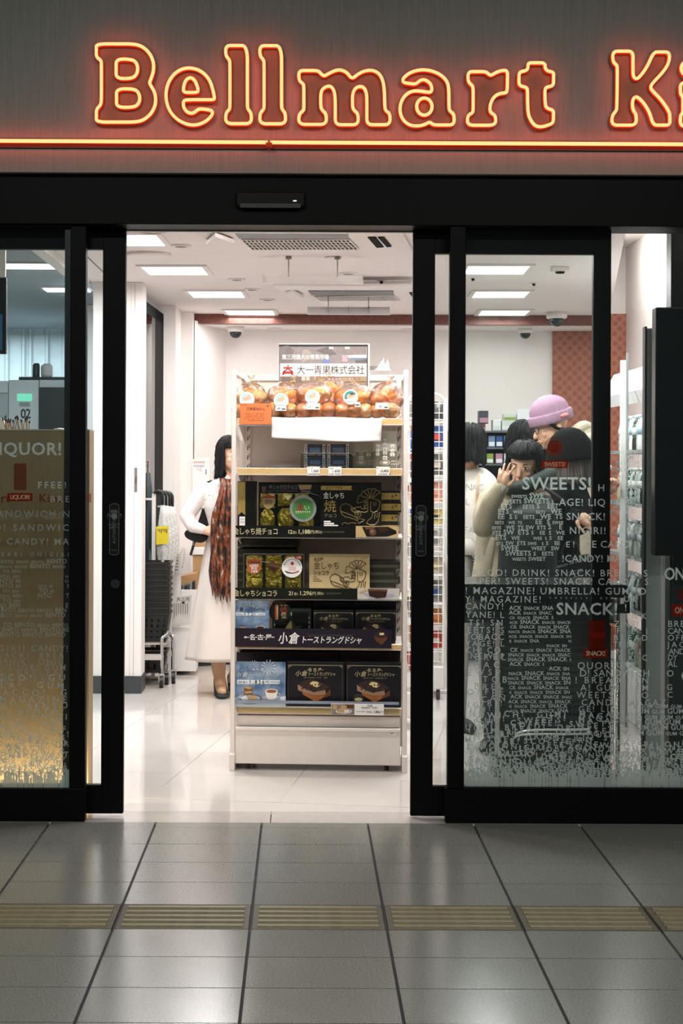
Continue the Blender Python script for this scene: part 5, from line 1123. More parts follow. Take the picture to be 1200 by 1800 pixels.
# hanging screen and white panel at the far left
r = thing('wall_screen', 'dark screen with blue glow hanging in the upper left corner', 'screen', (at(-20, 622, 8.2).x, 8.2, at(0, 622, 8.2).z))
mb = MB(pm('screen_case', '0c1112', .3)); a, b = at(-70, 622, 8.2), at(11.5, 488, 8.2); mb.box(a.x, b.x, 8.2, 8.22, a.z, b.z); build(mb, 'case', r, world=True, bevel=.004)
mb = MB(emit('screen_blue', (.02, .06, .11), 1.0)); mb.box(a.x+.01, b.x-.02, 8.196, 8.2, a.z+.02, a.z+.2); build(mb, 'picture', r, world=True)
mb = MB(WHITE); a, b = at(-70, 486, 8.2), at(9.5, 430, 8.2); mb.box(a.x, b.x, 8.2, 8.22, a.z, b.z); build(mb, 'light_box', label='plain white panel above the dark screen in the upper left corner', cat='panel')
# station hall beyond: floor is shared, ceiling, ribbed wall, lockers
HALLC = pm('hall_ceiling_grey', '8d979d', .7, var=.04); HALLW = pm('hall_ribbed_metal', 'b9c2c6', .5, 0, var=.05)
mb = MB(HALLC); mb.box(-6, -1.401, 7.16, 15.2, ZC+.001, ZC+.06); build(mb, 'ceiling_hall', kind='structure')
mb = MB(CW); a = at(62, 445, 8.9).x; mb.box(-1.47, -1.401, 7.2, 10.7, ZC-.05, ZC+.0005); build(mb, 'trim_hall_edge', kind='structure')
mb = MB(DKG); mb.box(-1.256, -1.248, 7.2, 10.79, ZC-.004, ZC+.0); build(mb, 'trim_ceiling_gap', kind='structure')
mb = MB(HALLW); mb.box(-6, -1.3, 14.6, 14.8, 0, ZC)
for k in range(22): x = -3.9 + k*.12 + .03*(k % 3); mb.prism([(x, 14.6, 0), (x+.05, 14.6, 0), (x+.035, 14.57, 0), (x+.015, 14.57, 0)], (0, 0, ZC))
build(mb, 'wall_hall', kind='structure')
mb = MB(HALLW); mb.box(-6.1, -6, 7.1, 14.8, 0, ZC+.05); build(mb, 'wall_hall_side', kind='structure')
for k, (px, py, w) in enumerate(((45, 464, .62), (118, 506, .3))):
    p = cp(px, py); r = thing('hall_light', 'long bright ceiling light seen through the left window, ' + ('upper one' if k == 0 else 'lower one by the frame'), 'lamp', (p.x, p.y, ZC), group='hall ceiling lights')
    mb = MB(CW); mb.box(-w/2-.02, w/2+.02, -.11, .11, -.012, 0); build(mb, 'frame', r); mb = MB(PANEL); mb.box(-w/2, w/2, -.1, .1, -.02, -.012); build(mb, 'diffuser', r)
    area('hall_lamp', (p.x, p.y, ZC-.03), w, .2, 30, (.82, .93, 1))
area('hall_lamp', (-2.9, 13.9, ZC-.05), 1.8, .3, 55, (.82, .93, 1))  # extra light without a fitting, added to brighten the ribbed wall
YL = 13.0
LKW = pm('locker_white', 'd5dadb', .4, var=.02); LKD = pm('locker_dark', '2a3331', .35)
r = thing('coin_locker', 'white locker unit with a green lit display and the number 02', 'locker', (at(40, 900, YL).x, YL, 0))
mb = MB(LKW); a, b = at(14, 900, YL).x, at(68, 668, YL); mb.box(a, b.x, YL, YL+.5, 0, b.z); build(mb, 'cabinet', r, world=True, bevel=.006)
mb = MB(emit('display_green', (.25, .9, .62), 1.1)); mb.pbox(30, 692, 56, 705, YL-.006, YL); build(mb, 'display', r, world=True, label='green lit display')
mb = MB(pm('locker_plate_grey', '9a9fa0', .5)); mb.pbox(34, 707, 52, 714, YL-.01, YL); build(mb, 'card_slot', r, world=True)
mb = MB(LKD); p = at(36, 735, YL); txt(mb, '02', (p.x, YL-.002, p.z), at(36, 719, YL).z - p.z, w=1, fit=at(54.5, 735, YL).x - p.x); build(mb, 'number', r, world=True, label='dark number 02')
r = thing('locker_cabinet', 'white locker cabinet at the far left edge beside the numbered locker', 'locker', (at(0, 900, YL).x, YL, 0))
mb = MB(pm('locker_grey', 'b9c0c2', .4)); mb.box(at(-60, 900, YL).x, at(13, 900, YL).x, YL+.02, YL+.5, 0, at(0, 669, YL).z); build(mb, 'cabinet', r, world=True, bevel=.006); mb = MB(LKW); mb.box(at(-60, 900, YL).x, at(13, 900, YL).x, YL+.0, YL+.02, at(0, 690, YL).z, at(0, 670, YL).z); build(mb, 'top_strip', r, world=True)
r = thing('locker_cabinet', 'locker unit with a white head strip and a dark door, right of the numbered locker', 'locker', (at(110, 900, YL).x, YL, 0))
mb = MB(LKW); mb.box(at(68.6, 900, YL).x, -1.76, YL, YL+.5, 0, at(100, 668, YL).z); build(mb, 'cabinet', r, world=True)
mb = MB(LKD); mb.box(at(69, 900, YL).x, -1.77, YL-.02, YL, 0, at(100, 681, YL).z); build(mb, 'door', r, world=True)
mb = MB(LKD); mb.box(at(30, 900, YL).x, -1.76, YL+.05, YL+.45, at(100, 667.8, YL).z, at(100, 662, YL).z); build(mb, 'locker_top_board', label='thin dark board lying along the top of the lockers', cat='board')
zt_ = at(100, 662, YL).z
p = at(58, 662, YL); mb = MB(LKD); mb.lathe([(.028, 0), (.03, .01), (.03, .1), (.024, .115), (.001, .115)], (p.x, YL+.15, zt_), 16); build(mb, 'tin_can', label='small dark can on top of the lockers', cat='can')
p = at(77, 662, YL); mb = MB(WHT); mb.lathe([(.04, 0), (.048, .02), (.048, .09), (.03, .112), (.001, .114)], (p.x, YL+.15, zt_), 18); build(mb, 'white_pot', label='small white rounded pot on top of the lockers', cat='pot')

# ---- pillar plate, notice on the wall
mb = MB(pm('plate_steel', '8c8a88', .35, .6)); a = at(236, 865, py_), 0; mb.pbox(236.5, 822, 241, 864, py_-.006, py_); mb.m = SLOT; mb.pbox(238, 838, 239.6, 850, py_-.008, py_-.006); build(mb, 'wall_plate', label='narrow steel switch plate on the white pillar', cat='plate')
YW = 12.86
r = thing('wall_notice', 'faint white notice with red and grey stripes on the white wall behind the woman', 'notice', at(352, 860, YW))
a, b = at(338, 862, YW), at(368, 803, YW); mb = MB(PAPER); mb.prism([(a.x, YW, a.z), (b.x, YW+.0, a.z+.02), (b.x, YW, b.z), (a.x, YW, b.z-.02)], (0, .006, 0)); build(mb, 'sheet', r, world=True)
mb = MB(); rose, sl, bl = pm('notice_red', 'd8a8a4', .6), pm('notice_grey', 'bcc0cc', .6), pm('notice_blue', '5c7fc2', .6)
for (xa, ya, xb, yb, m) in ((340, 811, 360, 814, rose), (340, 817, 359, 821, sl), (361, 825, 363, 834, bl)): mb.pbox(xa, ya, xb, yb, YW-.002, YW-.0005, m)
q = [tuple(at(x, y, YW-.002)) for x, y in ((346, 823), (355, 829), (352, 821))]; mb.tube(q, .003, 4, False, rose); build(mb, 'print', r, world=True)

# ---- umbrella stand
YU = 11.42
def W_(px, py, Y=YU): return at(px, py, Y)
STW = pm('stand_white_steel', 'e3dfdc', .35, var=.02)
r = thing('umbrella_stand', 'white steel umbrella rack standing against the glazed wall behind the pillar', 'rack', (W_(274, 900).x, YU, 0))
mb = MB(STW); p = W_(274, 1180); mb.box(W_(271, 0).x, W_(277.5, 0).x, YU-.012, YU+.012, .03, W_(274, 868).z); build(mb, 'post', r, world=True)
mb = MB(STW); mb.box(W_(215, 0).x, W_(271, 0).x, YU-.01, YU+.01, W_(260, 879).z, W_(260, 875.5).z); mb.box(W_(215, 0).x, W_(220, 0).x, YU-.012, YU+.012, .03, W_(274, 875).z); build(mb, 'rail', r, world=True)
mb = MB(STW); mb.box(W_(297, 0).x, W_(303, 0).x, YU+.16, YU+.184, .03, W_(300, 890).z); mb.box(W_(277, 0).x, W_(297, 0).x, YU+.165, YU+.18, W_(300, 893).z, W_(300, 890).z); build(mb, 'rear_post', r, world=True)
mb = MB(STW); mb.box(W_(215, 0).x, W_(303, 0).x, YU-.02, YU+.2, .02, .035); build(mb, 'base', r, world=True)
UBL, UPL = pm('umbrella_black', '1a1d1e', .45), pm('umbrella_sleeve_clear', 'c9c9c6', .25, var=.25, scale=70, bump=.4)
UNV = pm('umbrella_dark_teal', '2c3a3e', .4, var=.2, scale=30, stretch=(9, 9, 1))
def umbrella(label, px, pyt, pyb, Y, mat, wd, sleeve=False, lab=False, grp=None):
    t, b = W_(px, pyt, Y), W_(px, pyb, Y); r = thing('umbrella', label, 'umbrella', (t.x, Y, b.z), group=grp)
    k = .032; mb = MB(UBL); pts = [(t.x - k + k*cos(a), Y, t.z - k + k*sin(a)) for a in [pi - .5 - i*(pi-.5)/8 for i in range(9)]] + [(t.x, Y, t.z-k-.08)]; mb.tube(pts, .011, 8); build(mb, 'handle', r, world=True)
    mb = MB(mat); n = 16; rings = []
    for j in range(9):
        v = j/8; z = t.z - .1 + (b.z - t.z + .1)*v; rr = wd*(.35 + .65*sin(min(1, v*1.6)*pi/2))*(1 - .75*max(0, v-.55)/.45)
        rings.append([(t.x + rr*(1 + .22*cos(5*a*2*pi/n + v))*cos(2*pi*a/n), Y + rr*(1+.22*cos(5*a*2*pi/n + v))*sin(2*pi*a/n), z) for a in range(n)])
    mb.loft(rings); build(mb, 'canopy', r, world=True)
    mb = MB(STEEL_L); mb.cyl((t.x, Y, b.z), (t.x, Y, b.z-.04), .005, .003, 8); build(mb, 'tip', r, world=True)
    if lab:
        mb = MB(pm('yellow_label', 'dcc71e', .5)); za, zb_ = W_(px, 957, Y).z, W_(px, 924, Y).z; mb.prism([(t.x-.04, Y-wd*1.28, za), (t.x+.045, Y-wd*1.28, za+.01), (t.x+.045, Y-wd*1.28, zb_), (t.x-.04, Y-wd*1.28, zb_-.004)], (0, .002, 0))
        for q in range(6): mb.box(t.x-.03+.012*q, t.x-.024+.012*q, Y-wd*1.28-.001, Y-wd*1.28, zb_-.035-.008*(q % 3), zb_-.02, SLOT)
        build(mb, 'label', r, world=True, label='yellow paper label with dark marks')
    return r
G = 'umbrellas hanging on the white rack'
umbrella('dark umbrella with a tall curved handle at the pillar edge', 258, 806, 1040, YU+.08, UNV, .055, grp=G)
umbrella('black umbrella hanging just behind the tall one at the pillar edge', 250, 812, 1040, YU+.2, UBL, .05, grp=G)
for k, (px, dy, lab) in enumerate(((286, 0, True), (292, .06, False), (298, .12, False), (303, .18, False))):
    umbrella('umbrella in a clear wrinkled sleeve, ' + ('front one with a yellow label', 'second from the front', 'third from the front', 'rearmost of the four')[k], px, 863 + k, 1022 - 4*k, YU - .02 + dy, UPL, .042, True, lab, G)
mb = MB(pm('teal_sleeve', '5f7a80', .3, var=.2)); mb.prism([tuple(W_(x, y, YU+.05)) for x, y in ((262, 960), (268, 985), (266, 1024), (253, 1024), (258, 990))], (0, .02, 0)); build(mb, 'umbrella_sleeve', label='grey teal plastic sleeve hanging between pillar and rack post', cat='sleeve')

# ---- stacked baskets on a chrome trolley
YB = 11.15; BK = pm('basket_black', '141515', .45, var=.15)
def bkx(px, Y=YB): return at(px, 1000, Y).x
bx1 = bkx(299, YB); bw, bd_ = .42, .24; bx0 = bx1 - bw
def basket_meshes():
    rim = MB(BK)
    for a in ((0, bw, 0, .014), (0, bw, bd_-.014, bd_), (0, .014, .014, bd_-.014), (bw-.014, bw, .014, bd_-.014)): rim.box(a[0], a[1], a[2], a[3], .188, .205)
    body = MB(BK); t = .035
    o = [(.006, .006, .19), (bw-.006, .006, .19), (bw-.006, bd_-.006, .19), (.006, bd_-.006, .19)]; u = [(t, t, 0), (bw-t, t, 0), (bw-t, bd_-t, 0), (t, bd_-t, 0)]
    def L4(a, b, k): return tuple(a[i] + (b[i]-a[i])*k for i in range(3))
    for s in range(4):
        A, B, C, D = u[s], u[(s+1) % 4], o[(s+1) % 4], o[s]
        for k0, k1 in ((0, .16), (.46, .54), (.86, 1.0)): body.add([L4(A, D, k0), L4(B, C, k0), L4(B, C, k1), L4(A, D, k1)], [(0, 1, 2, 3)])
        n = 9
        for i in range(n+1):
            f0, f1 = max(0, (i-.28)/n), min(1, (i+.28)/n)
            body.add([L4(L4(A, D, .1), L4(B, C, .1), f0), L4(L4(A, D, .1), L4(B, C, .1), f1), L4(L4(A, D, .9), L4(B, C, .9), f1), L4(L4(A, D, .9), L4(B, C, .9), f0)], [(0, 1, 2, 3)])
    body.add(u, [(0, 1, 2, 3)])
    hd = MB(BK); hd.tube([(.02, .02, .2), (.03, .008, .185), (bw-.03, .008, .185), (bw-.02, .02, .2)], .005, 6)
    return rim, body, hd
rim, body, hd = basket_meshes()
z0 = .28; first = None
ordn = ['lowest', 'second from the bottom', 'third from the bottom', 'fourth from the bottom', 'fifth from the bottom', 'fifth from the top', 'fourth from the top', 'third from the top', 'second from the top', 'topmost']
for k in range(10):
    lab = 'black plastic shopping basket, ' + ordn[k] + ' of the stack by the pillar'; loc = (bx0, YB, .30 + k*.0385 - (.16 if k == 0 else 0)*0)
    if first is None:
        first = thing('shopping_basket', lab, 'basket', loc, 0, 'stacked black shopping baskets'); build(rim, 'rim', first); build(body, 'body', first, mods=[('solid', .003)]); build(hd, 'handle', first)
    else:
        c = copy_tree(first); place(c, loc); c['label'] = lab
r = thing('shopping_basket', 'single black basket hanging low under the chrome frame below the stack', 'basket', (bx0 - .02, YB+.02, .085)); 
for q in list(first.children): c = q.copy(); COL.objects.link(c); c.parent = r; c.scale = (1, 1, .75)
r = thing('basket_trolley', 'chrome tube trolley with black casters under the stacked baskets', 'trolley', (bx1-.1, YB, 0))
for k, (px, Y) in enumerate(((284, YB-.06), (303.5, YB+.16))):
    x = at(px, 1200, Y).x; mb = MB(CHROME); zt_ = at(px, 1120, Y).z
    mb.cyl((x, Y, .09), (x, Y, zt_-.03), .0125, n=12); mb.tube(chaikin([(x, Y, zt_-.03), (x, Y, zt_), (x + (.03 if k == 0 else -.0), Y + (.06 if k == 0 else -.06), zt_+.012)], 2, False), .0125, 10); build(mb, 'leg', r, world=True)
pa, pb = at(284, 1120, YB-.06), at(303.5, 1120, YB+.16)
mb = MB(CHROME); mb.tube([(pa.x+.02, YB-.01, pa.z+.01), ((pa.x+pb.x)/2, YB+.08, pa.z+.02), (pb.x, YB+.12, pb.z+.01)], .0125, 10); build(mb, 'top_bar', r, world=True)
mb = MB(STEEL_L); mb.box(bx0-.05, pa.x, YB-.075, YB-.05, at(270, 1158, YB).z, at(270, 1148, YB).z); build(mb, 'side_bar', r, world=True); mb = MB(STEEL_L); mb.box(bx0-.05, pb.x, YB+.15, YB+.17, at(270, 1158, YB).z, at(270, 1148, YB).z); build(mb, 'side_bar', r, world=True)
mb = MB(STEEL_L); mb.box(bx0, bx1-.02, YB-.06, YB+.24, .292, .299); build(mb, 'shelf', r, world=True)
for k, (px, Y) in enumerate(((284, YB-.06), (293, YB+.1), (305, YB+.16))):
    x = at(px, 1200, Y).x; mb = MB(pm('caster_black', '101010', .4)); mb.cyl((x-.012, Y-.01, .04), (x+.012, Y-.01, .04), .04, n=18); c = build(mb, 'caster', r, world=True, bevel=.004)
    mb = MB(CHROME); mb.box(x-.02, x-.014, Y-.025, Y+.015, .04, .095); mb.box(x+.014, x+.02, Y-.025, Y+.015, .04, .095); mb.box(x-.02, x+.02, Y-.02, Y+.012, .09, .097); build(mb, 'fork', c, world=True)
# ---- newspaper rack and low cabinets behind
YNW = 11.7
def nb(px, Y=YNW): return at(px, 1000, Y)
r = thing('newspaper_rack', 'white rack holding folded newspapers beside the baskets', 'rack', (nb(322).x, YNW, 0))
mb = MB(STW); mb.box(nb(300).x, nb(345).x, YNW+.02, YNW+.25, .03, at(320, 1103, YNW).z); build(mb, 'cabinet', r, world=True, bevel=.004)
mb = MB(STW); mb.box(nb(300).x, nb(345).x, YNW+.16, YNW+.2, at(320, 1103, YNW).z, at(320, 1040, YNW).z); build(mb, 'back_rail', r, world=True)
mb = MB(STW)
for q in range(2): mb.box(nb(302).x, nb(316).x, YNW+.066 + .06*q, YNW+.070 + .06*q, at(320, 1103, YNW).z-.002, at(320, 1000, YNW).z)
build(mb, 'paper_slot', r, world=True, kind='stuff')
NP = pm('newsprint', 'cfcac4', .8, var=.04); 
for k, (pts, dy, lab) in enumerate((([(301, 1049), (337, 1046), (333, 1096), (301, 1101)], -.02, 'folded newspaper with columns of print, lowest in the white rack'), ([(302, 1012), (318, 1006), (324, 965), (321, 961), (306, 990), (301, 1000)], .05, 'newspaper standing curled upright behind the umbrella sleeves'), ([(312, 1003), (317, 1010), (325, 985), (326, 962), (322, 972)], .1, 'rolled newspaper edge leaning beside the umbrellas'))):
    Y = YNW + dy; P = [tuple(at(x, y, Y)) for x, y in pts]; r = thing('newspaper', lab, 'newspaper', P[0], group='newspapers in the white rack')
    mb = MB(NP); mb.prism(P[::-1], (0, .015, 0)); build(mb, 'sheet', r, world=True)
    mb = MB(INKG); xs = [p[0] for p in P]; zs = [p[2] for p in P]; x0_, x1_, z1_, z0_ = min(xs)+.006, max(xs)-.02, max(zs)-.012, min(zs)+.02
    if k == 0:
        txt(mb, '大三河', (x0_+.03, Y-.001, z1_-.03), .022, w=1)
        c = x0_ + .012
        for q in range(7):
            hh = RND.uniform(.05, .11); mb.box(c, c+.0035, Y-.001, Y, z1_-.05-hh, z1_-.045); mb.box(c+.006, c+.0075, Y-.001, Y, z1_-.05-hh*.8, z1_-.05); c += .016
        mb.box(x0_+.07, x0_+.09, Y-.0012, Y, z1_-.05, z1_-.035, INK)
    elif k == 1:
        for q in range(6): z = z0_ + .02 + q*.022; mb.box(x0_+.012, x0_+.045, Y-.001, Y, z, z+.006)
    else:
        for q in range(3): z = z0_ + .03 + q*.03; mb.box(x0_+.02, x0_+.03, Y-.001, Y, z, z+.01)
    build(mb, 'print', r, world=True)
p = at(322, 1008, 12.1); mb = MB(wood('box_wood', 'b78b5f')); a, b = at(316, 1036, 12.1), at(345, 1012, 12.1); mb.prism([(a.x, 12.1, a.z), (b.x, 12.1, a.z), (b.x, 12.1, b.z+.02), (a.x, 12.1, b.z-.005)], (0, .2, 0)); build(mb, 'wooden_box', label='small pale brown wooden box behind the newspapers', cat='box')
for k in range(6):
    a, b = at(315 + 4.6*k, 1044, 12.0), at(319 + 4.6*k, 1030 - k % 2*2 - (k > 3)*6, 12.0); mb = MB((pm('spine_dark', '3c4347', .5), pm('spine_grey', '7d8285', .5), pm('spine_black', '202427', .5))[k % 3]); mb.box(a.x, b.x, 12.0, 12.14, a.z, b.z); build(mb, 'magazine', bevel=.002, label='thin standing magazine, number ' + ('one', 'two', 'three', 'four', 'five', 'six')[k] + ' from the umbrellas, before the wooden box', cat='magazine', group='standing magazines behind the newspapers')
mb = MB(STW); a, b = at(314, 1130, 12.0), at(346, 1045, 12.0); mb.box(a.x, b.x, 11.99, 12.15, .05, a.z); mb.box(a.x, b.x, 11.995, 12.15, a.z, at(314, 1045, 12.0).z-.002); build(mb, 'magazine_stand', label='low white stand carrying the thin magazines', cat='stand')
r = thing('low_counter', 'low counter with a white top and wooden side behind the woman', 'counter', (at(350, 1000, 12.45).x, 12.4, 0))
a, b = at(336, 975, 12.4), at(420, 957, 12.4); mb = MB(WHT); mb.box(a.x, b.x, 12.38, 12.8, a.z, at(336, 962, 12.4).z); build(mb, 'top', r, world=True, bevel=.004); mb = MB(wood('counter_side_wood', 'b39062')); mb.box(a.x+.01, b.x, 12.4, 12.8, .05, a.z); build(mb, 'body', r, world=True)
mb = MB(STW); mb.box(a.x-.002, a.x+.012, 12.39, 12.8, .03, a.z); build(mb, 'end_panel', r, world=True)
mb = MB(wood('box_wood', 'b78b5f')); c = at(340, 957, 12.5); mb.box(c.x, c.x+.09, 12.45, 12.6, at(336, 962, 12.4).z+.0005, at(336, 962, 12.4).z+.07); build(mb, 'cardboard_box', label='small tan cardboard box on the low counter behind the black bag', cat='box', bevel=.003)
r = thing('floor_bar', 'black flat floor bar with an angled foot behind the trolley', 'rack foot', (at(330, 1178, 11.9).x, 11.9, 0))
mb = MB(BK); P = [(at(x, y, 1).x, 0, 0) for x, y in ()]
q = [fl(x, y) for x, y in ((303, 1184), (322, 1182), (340, 1172), (404, 1168), (404, 1164), (330, 1166), (318, 1174), (303, 1176))]; mb.prism([(p.x, p.y, .0) for p in q], (0, 0, .03)); build(mb, 'foot', r, world=True)
mb = MB(WHT); q = [fl(x, y, .032) for x, y in ((293, 1172), (325, 1172), (325, 1166), (293, 1166))]; mb.prism([(p.x, p.y, .031) for p in q], (0, 0, .02)); build(mb, 'cover', r, world=True)
# ================================================================== RIGHT SIDE
# ---- wall shelf with small boxes behind the shoppers
YR_ = 12.4
def R_(px, py, Y=YR_): return at(px, py, Y)
SHG = pm('shelf_dark_grey', '565d63', .5)
r = thing('wall_shelf', 'grey shop shelf full of small boxes in front of the white back wall', 'shelf', (R_(870, 900).x, YR_, 0))
xa, xb = R_(792, 0).x, R_(968, 0).x
mb = MB(SHG); mb.box(xa, xb, YR_+.3, YR_+.33, 0, R_(800, 757).z); build(mb, 'back_panel', r, world=True)
for py in (757, 786, 815, 850): mb = MB(SHG); mb.box(xa, xb, YR_, YR_+.3, R_(0+800, py+3).z, R_(800, py).z); build(mb, 'shelf', r, world=True)
for px in (792, 851, 910, 966): mb = MB(SHG); mb.box(R_(px, 0).x, R_(px+2, 0).x, YR_, YR_+.3, 0, R_(800, 757).z-.014); build(mb, 'upright', r, world=True)
BX = {h: pm('box_' + h, h, .5, var=.05) for h in ('2f5fa6', 'e4e6ea', '3a4048', '6f86a8', '8aa23c', 'b8849a', '244b86', 'cfd6d2', '5d2f33', '4a6f9a')}
def sbox(label, x0, y0, x1, y1, Y, c, top=None, dep=.1, grp=None):
    a, b = R_(x0, y1, Y), R_(x1, y0, Y); r = thing('small_box', label, 'box', ((a.x+b.x)/2, Y, a.z), group=grp); mb = MB(BX[c]); mb.box(a.x, b.x, Y, Y+dep, a.z, b.z); build(mb, 'carton', r, world=True, bevel=.002)
    mb = MB(BX[top or 'e4e6ea']); mb.box(a.x+.003, b.x-.003, Y-.001, Y, a.z+(b.z-a.z)*.08, a.z+(b.z-a.z)*.45); build(mb, 'label', r, world=True)
G = 'small boxes on the grey wall shelf'; P_ = ['2f5fa6', 'e4e6ea', '3a4048', '6f86a8', '244b86', '4a6f9a', 'e4e6ea', '2f5fa6']; NM = {'2f5fa6': 'blue', 'e4e6ea': 'white', '3a4048': 'dark grey', '6f86a8': 'pale blue', '244b86': 'navy', '4a6f9a': 'steel blue', '8aa23c': 'green', 'b8849a': 'pink', 'cfd6d2': 'pale grey', '5d2f33': 'maroon'}
ORD = ['first', 'second', 'third', 'fourth', 'fifth', 'sixth', 'seventh', 'eighth', 'ninth', 'tenth']
for k in range(8):
    x0 = 818 + 13.4*k
    sbox(NM[P_[k]] + ' box, ' + ORD[k] + ' along the upper row of the grey wall shelf', x0, 766, x0+11.5, 785.6, YR_+.04, P_[k], 'e4e6ea' if P_[k] != 'e4e6ea' else '6f86a8', grp=G)
for k, (x0, c) in enumerate(((826, 'e4e6ea'), (841, '4a6f9a'), (855, '8aa23c'), (871, 'b8849a'), (886, 'e4e6ea'))):
    sbox(NM[c] + ' box, ' + ORD[k] + ' along the middle row of the grey wall shelf', x0, 797, x0+12, 814.6, YR_+.04, c, 'e4e6ea', grp=G)
for lab, x0, y0, x1, y1, c, t in (('blue box lying on top of the wall shelf by the window frame', 818, 746, 832, 756.6, '4a6f9a', 'b8849a'), ('dark box lower of two stacked on the wall shelf', 838, 745, 853, 756.6, '5d2f33', 'b8849a'), ('black and pink box stacked on another atop the wall shelf', 842, 722, 858, 744.6, '3a4048', 'b8849a'),
        ('white tissue box on top of the wall shelf', 866, 738, 880, 756.6, 'e4e6ea', 'cfd6d2'), ('low pale box on top of the wall shelf, lower one', 882, 739, 907, 756.6, 'cfd6d2', 'e4e6ea'), ('pale box with a green edge stacked on top of another', 885, 727, 907, 738.6, 'cfd6d2', '8aa23c'), ('tall white and green box beside the pink beanie', 909, 719, 930, 756.6, 'e4e6ea', '8aa23c')):
    sbox(lab, x0, y0, x1, y1, YR_+.08, c, t, .12)
# ---- white wire racks with packets behind the right door edge
def wire_rack(label, px0, px1, pyt, Y, pyb_floor, names, seed):
    a, b = at(px0, 900, Y).x, at(px1, 900, Y).x; zt_ = at(px1, pyt, Y).z; D = .3
    r = thing('wire_rack', label, 'rack', ((a+b)/2, Y, 0)); WR = pm('wire_white', 'e6e2df', .35, var=.02)
    mb = MB(WR); w = b-a
    for x in (a, b):
        mb.cyl((x, Y, .1), (x, Y, zt_-.06), .008, n=8); mb.cyl((x, Y+D, .1), (x, Y+D, zt_-.06), .008, n=8)
    build(mb, 'post', r, world=True)
    mb = MB(WR); mb.tube([(a + w/2 - w/2*cos(t), Y, zt_-.06 + .06*sin(t)) for t in [i*pi/10 for i in range(11)]], .007, 8); build(mb, 'arch', r, world=True)
    mb = MB(WR); z = .25
    while z < zt_-.07:
        mb.cyl((a, Y, z), (b, Y, z), .0028, n=5, caps=False); mb.cyl((b, Y, z), (b, Y+D, z), .0028, n=5, caps=False); mb.cyl((a, Y, z), (a, Y+D, z), .0028, n=5, caps=False); z += .062
    for k in range(1, 7): x = a + w*k/7; mb.cyl((x, Y, .2), (x, Y, zt_-.05), .0022, n=5, caps=False)
    for k in range(1, 5): y = Y + D*k/5; mb.cyl((b, y, .2), (b, y, zt_-.07), .0022, n=5, caps=False)
    build(mb, 'wire_mesh', r, world=True)
    mb = MB(STW); mb.box(a-.01, b+.01, Y-.01, Y+D, .07, .22); build(mb, 'base', r, world=True, bevel=.01)
    for x in (a+.03, b-.03): mb = MB(SLOT); mb.cyl((x-.01, Y+.04, .034), (x+.01, Y+.04, .034), .034, n=14); build(mb, 'caster', r, world=True)
    rr = random.Random(seed); z = .33; k = 0
    pal = ['c9b9a9', 'd0442c', '5d5a5a', 'e0dcd8', 'c77d3e', '2d4f8e', 'd9c27a', '8b8480', '3b3735', 'e3a08a']
    while z < zt_-.16:
        h = rr.uniform(.1, .14)
        for q in range(2):
            c = pal[(k*3 + q) % len(pal)]; xx = a + .015 + q*w*.5; ww = w*.44; yy = Y + .03 + rr.uniform(0, .08)
            rt = thing('snack_packet', names + ' packet, ' + ('left' if q == 0 else 'right') + ' one on level ' + ORD[min(k, 9)] + ' up', 'packet', (xx+ww/2, yy, z), group='packets in the ' + names + ' rack')
            mb = MB(pm('packet_' + c, c, .35, var=.25, scale=50)); lean = rr.uniform(-.01, .01); n = 5; vs = []
            for s_ in (-1, 1):
                for j in range(n):
                    for i in range(n):
                        u, v = i/(n-1), j/(n-1); bul = .022*sin(pi*u)*sin(pi*v)
                        vs.append((xx + ww*u + lean*v, yy + .02*v + .02 + s_*(.002+bul), z + h*v))
            fs = []
            for s_ in (0, 1):
                o = s_*n*n; fs += [(o+j*n+i, o+j*n+i+1, o+(j+1)*n+i+1, o+(j+1)*n+i) for j in range(n-1) for i in range(n-1)]
            mb.add(vs, fs, None, True); build(mb, 'pouch', rt, world=True)
            mb = MB(pm('packet_label_' + pal[(k+q+2) % 10], pal[(k+q+2) % 10], .5)); mb.box(xx+ww*.2, xx+ww*.8, yy-.0045, yy-.003, z+h*.35, z+h*.6); build(mb, 'label', rt, world=True)
        mb = MB(WR); mb.box(a, b, Y+.005, Y+D, z-.008, z-.003); build(mb, 'tray', r, world=True)
        z += h + .045; k += 1
wire_rack('white wire rack with an arched top full of packets, seen between the black frames', 716, 780, 690, 10.55, 1226, 'arched wire', 3)
wire_rack('white wire rack just behind the display shelf at the right door edge', 690, 742, 735, 9.35, 1270, 'near wire', 8)
p = at(783, 900, 10.9); mb = MB(STW); mb.cyl((p.x, 10.9, .0), (p.x, 10.9, at(783, 700, 10.9).z), .011, n=10); mb.box(p.x-.08, p.x+.08, 10.84, 10.96, 0, .02); build(mb, 'sign_pole', label='thin white pole standing beside the arched wire rack', cat='pole')

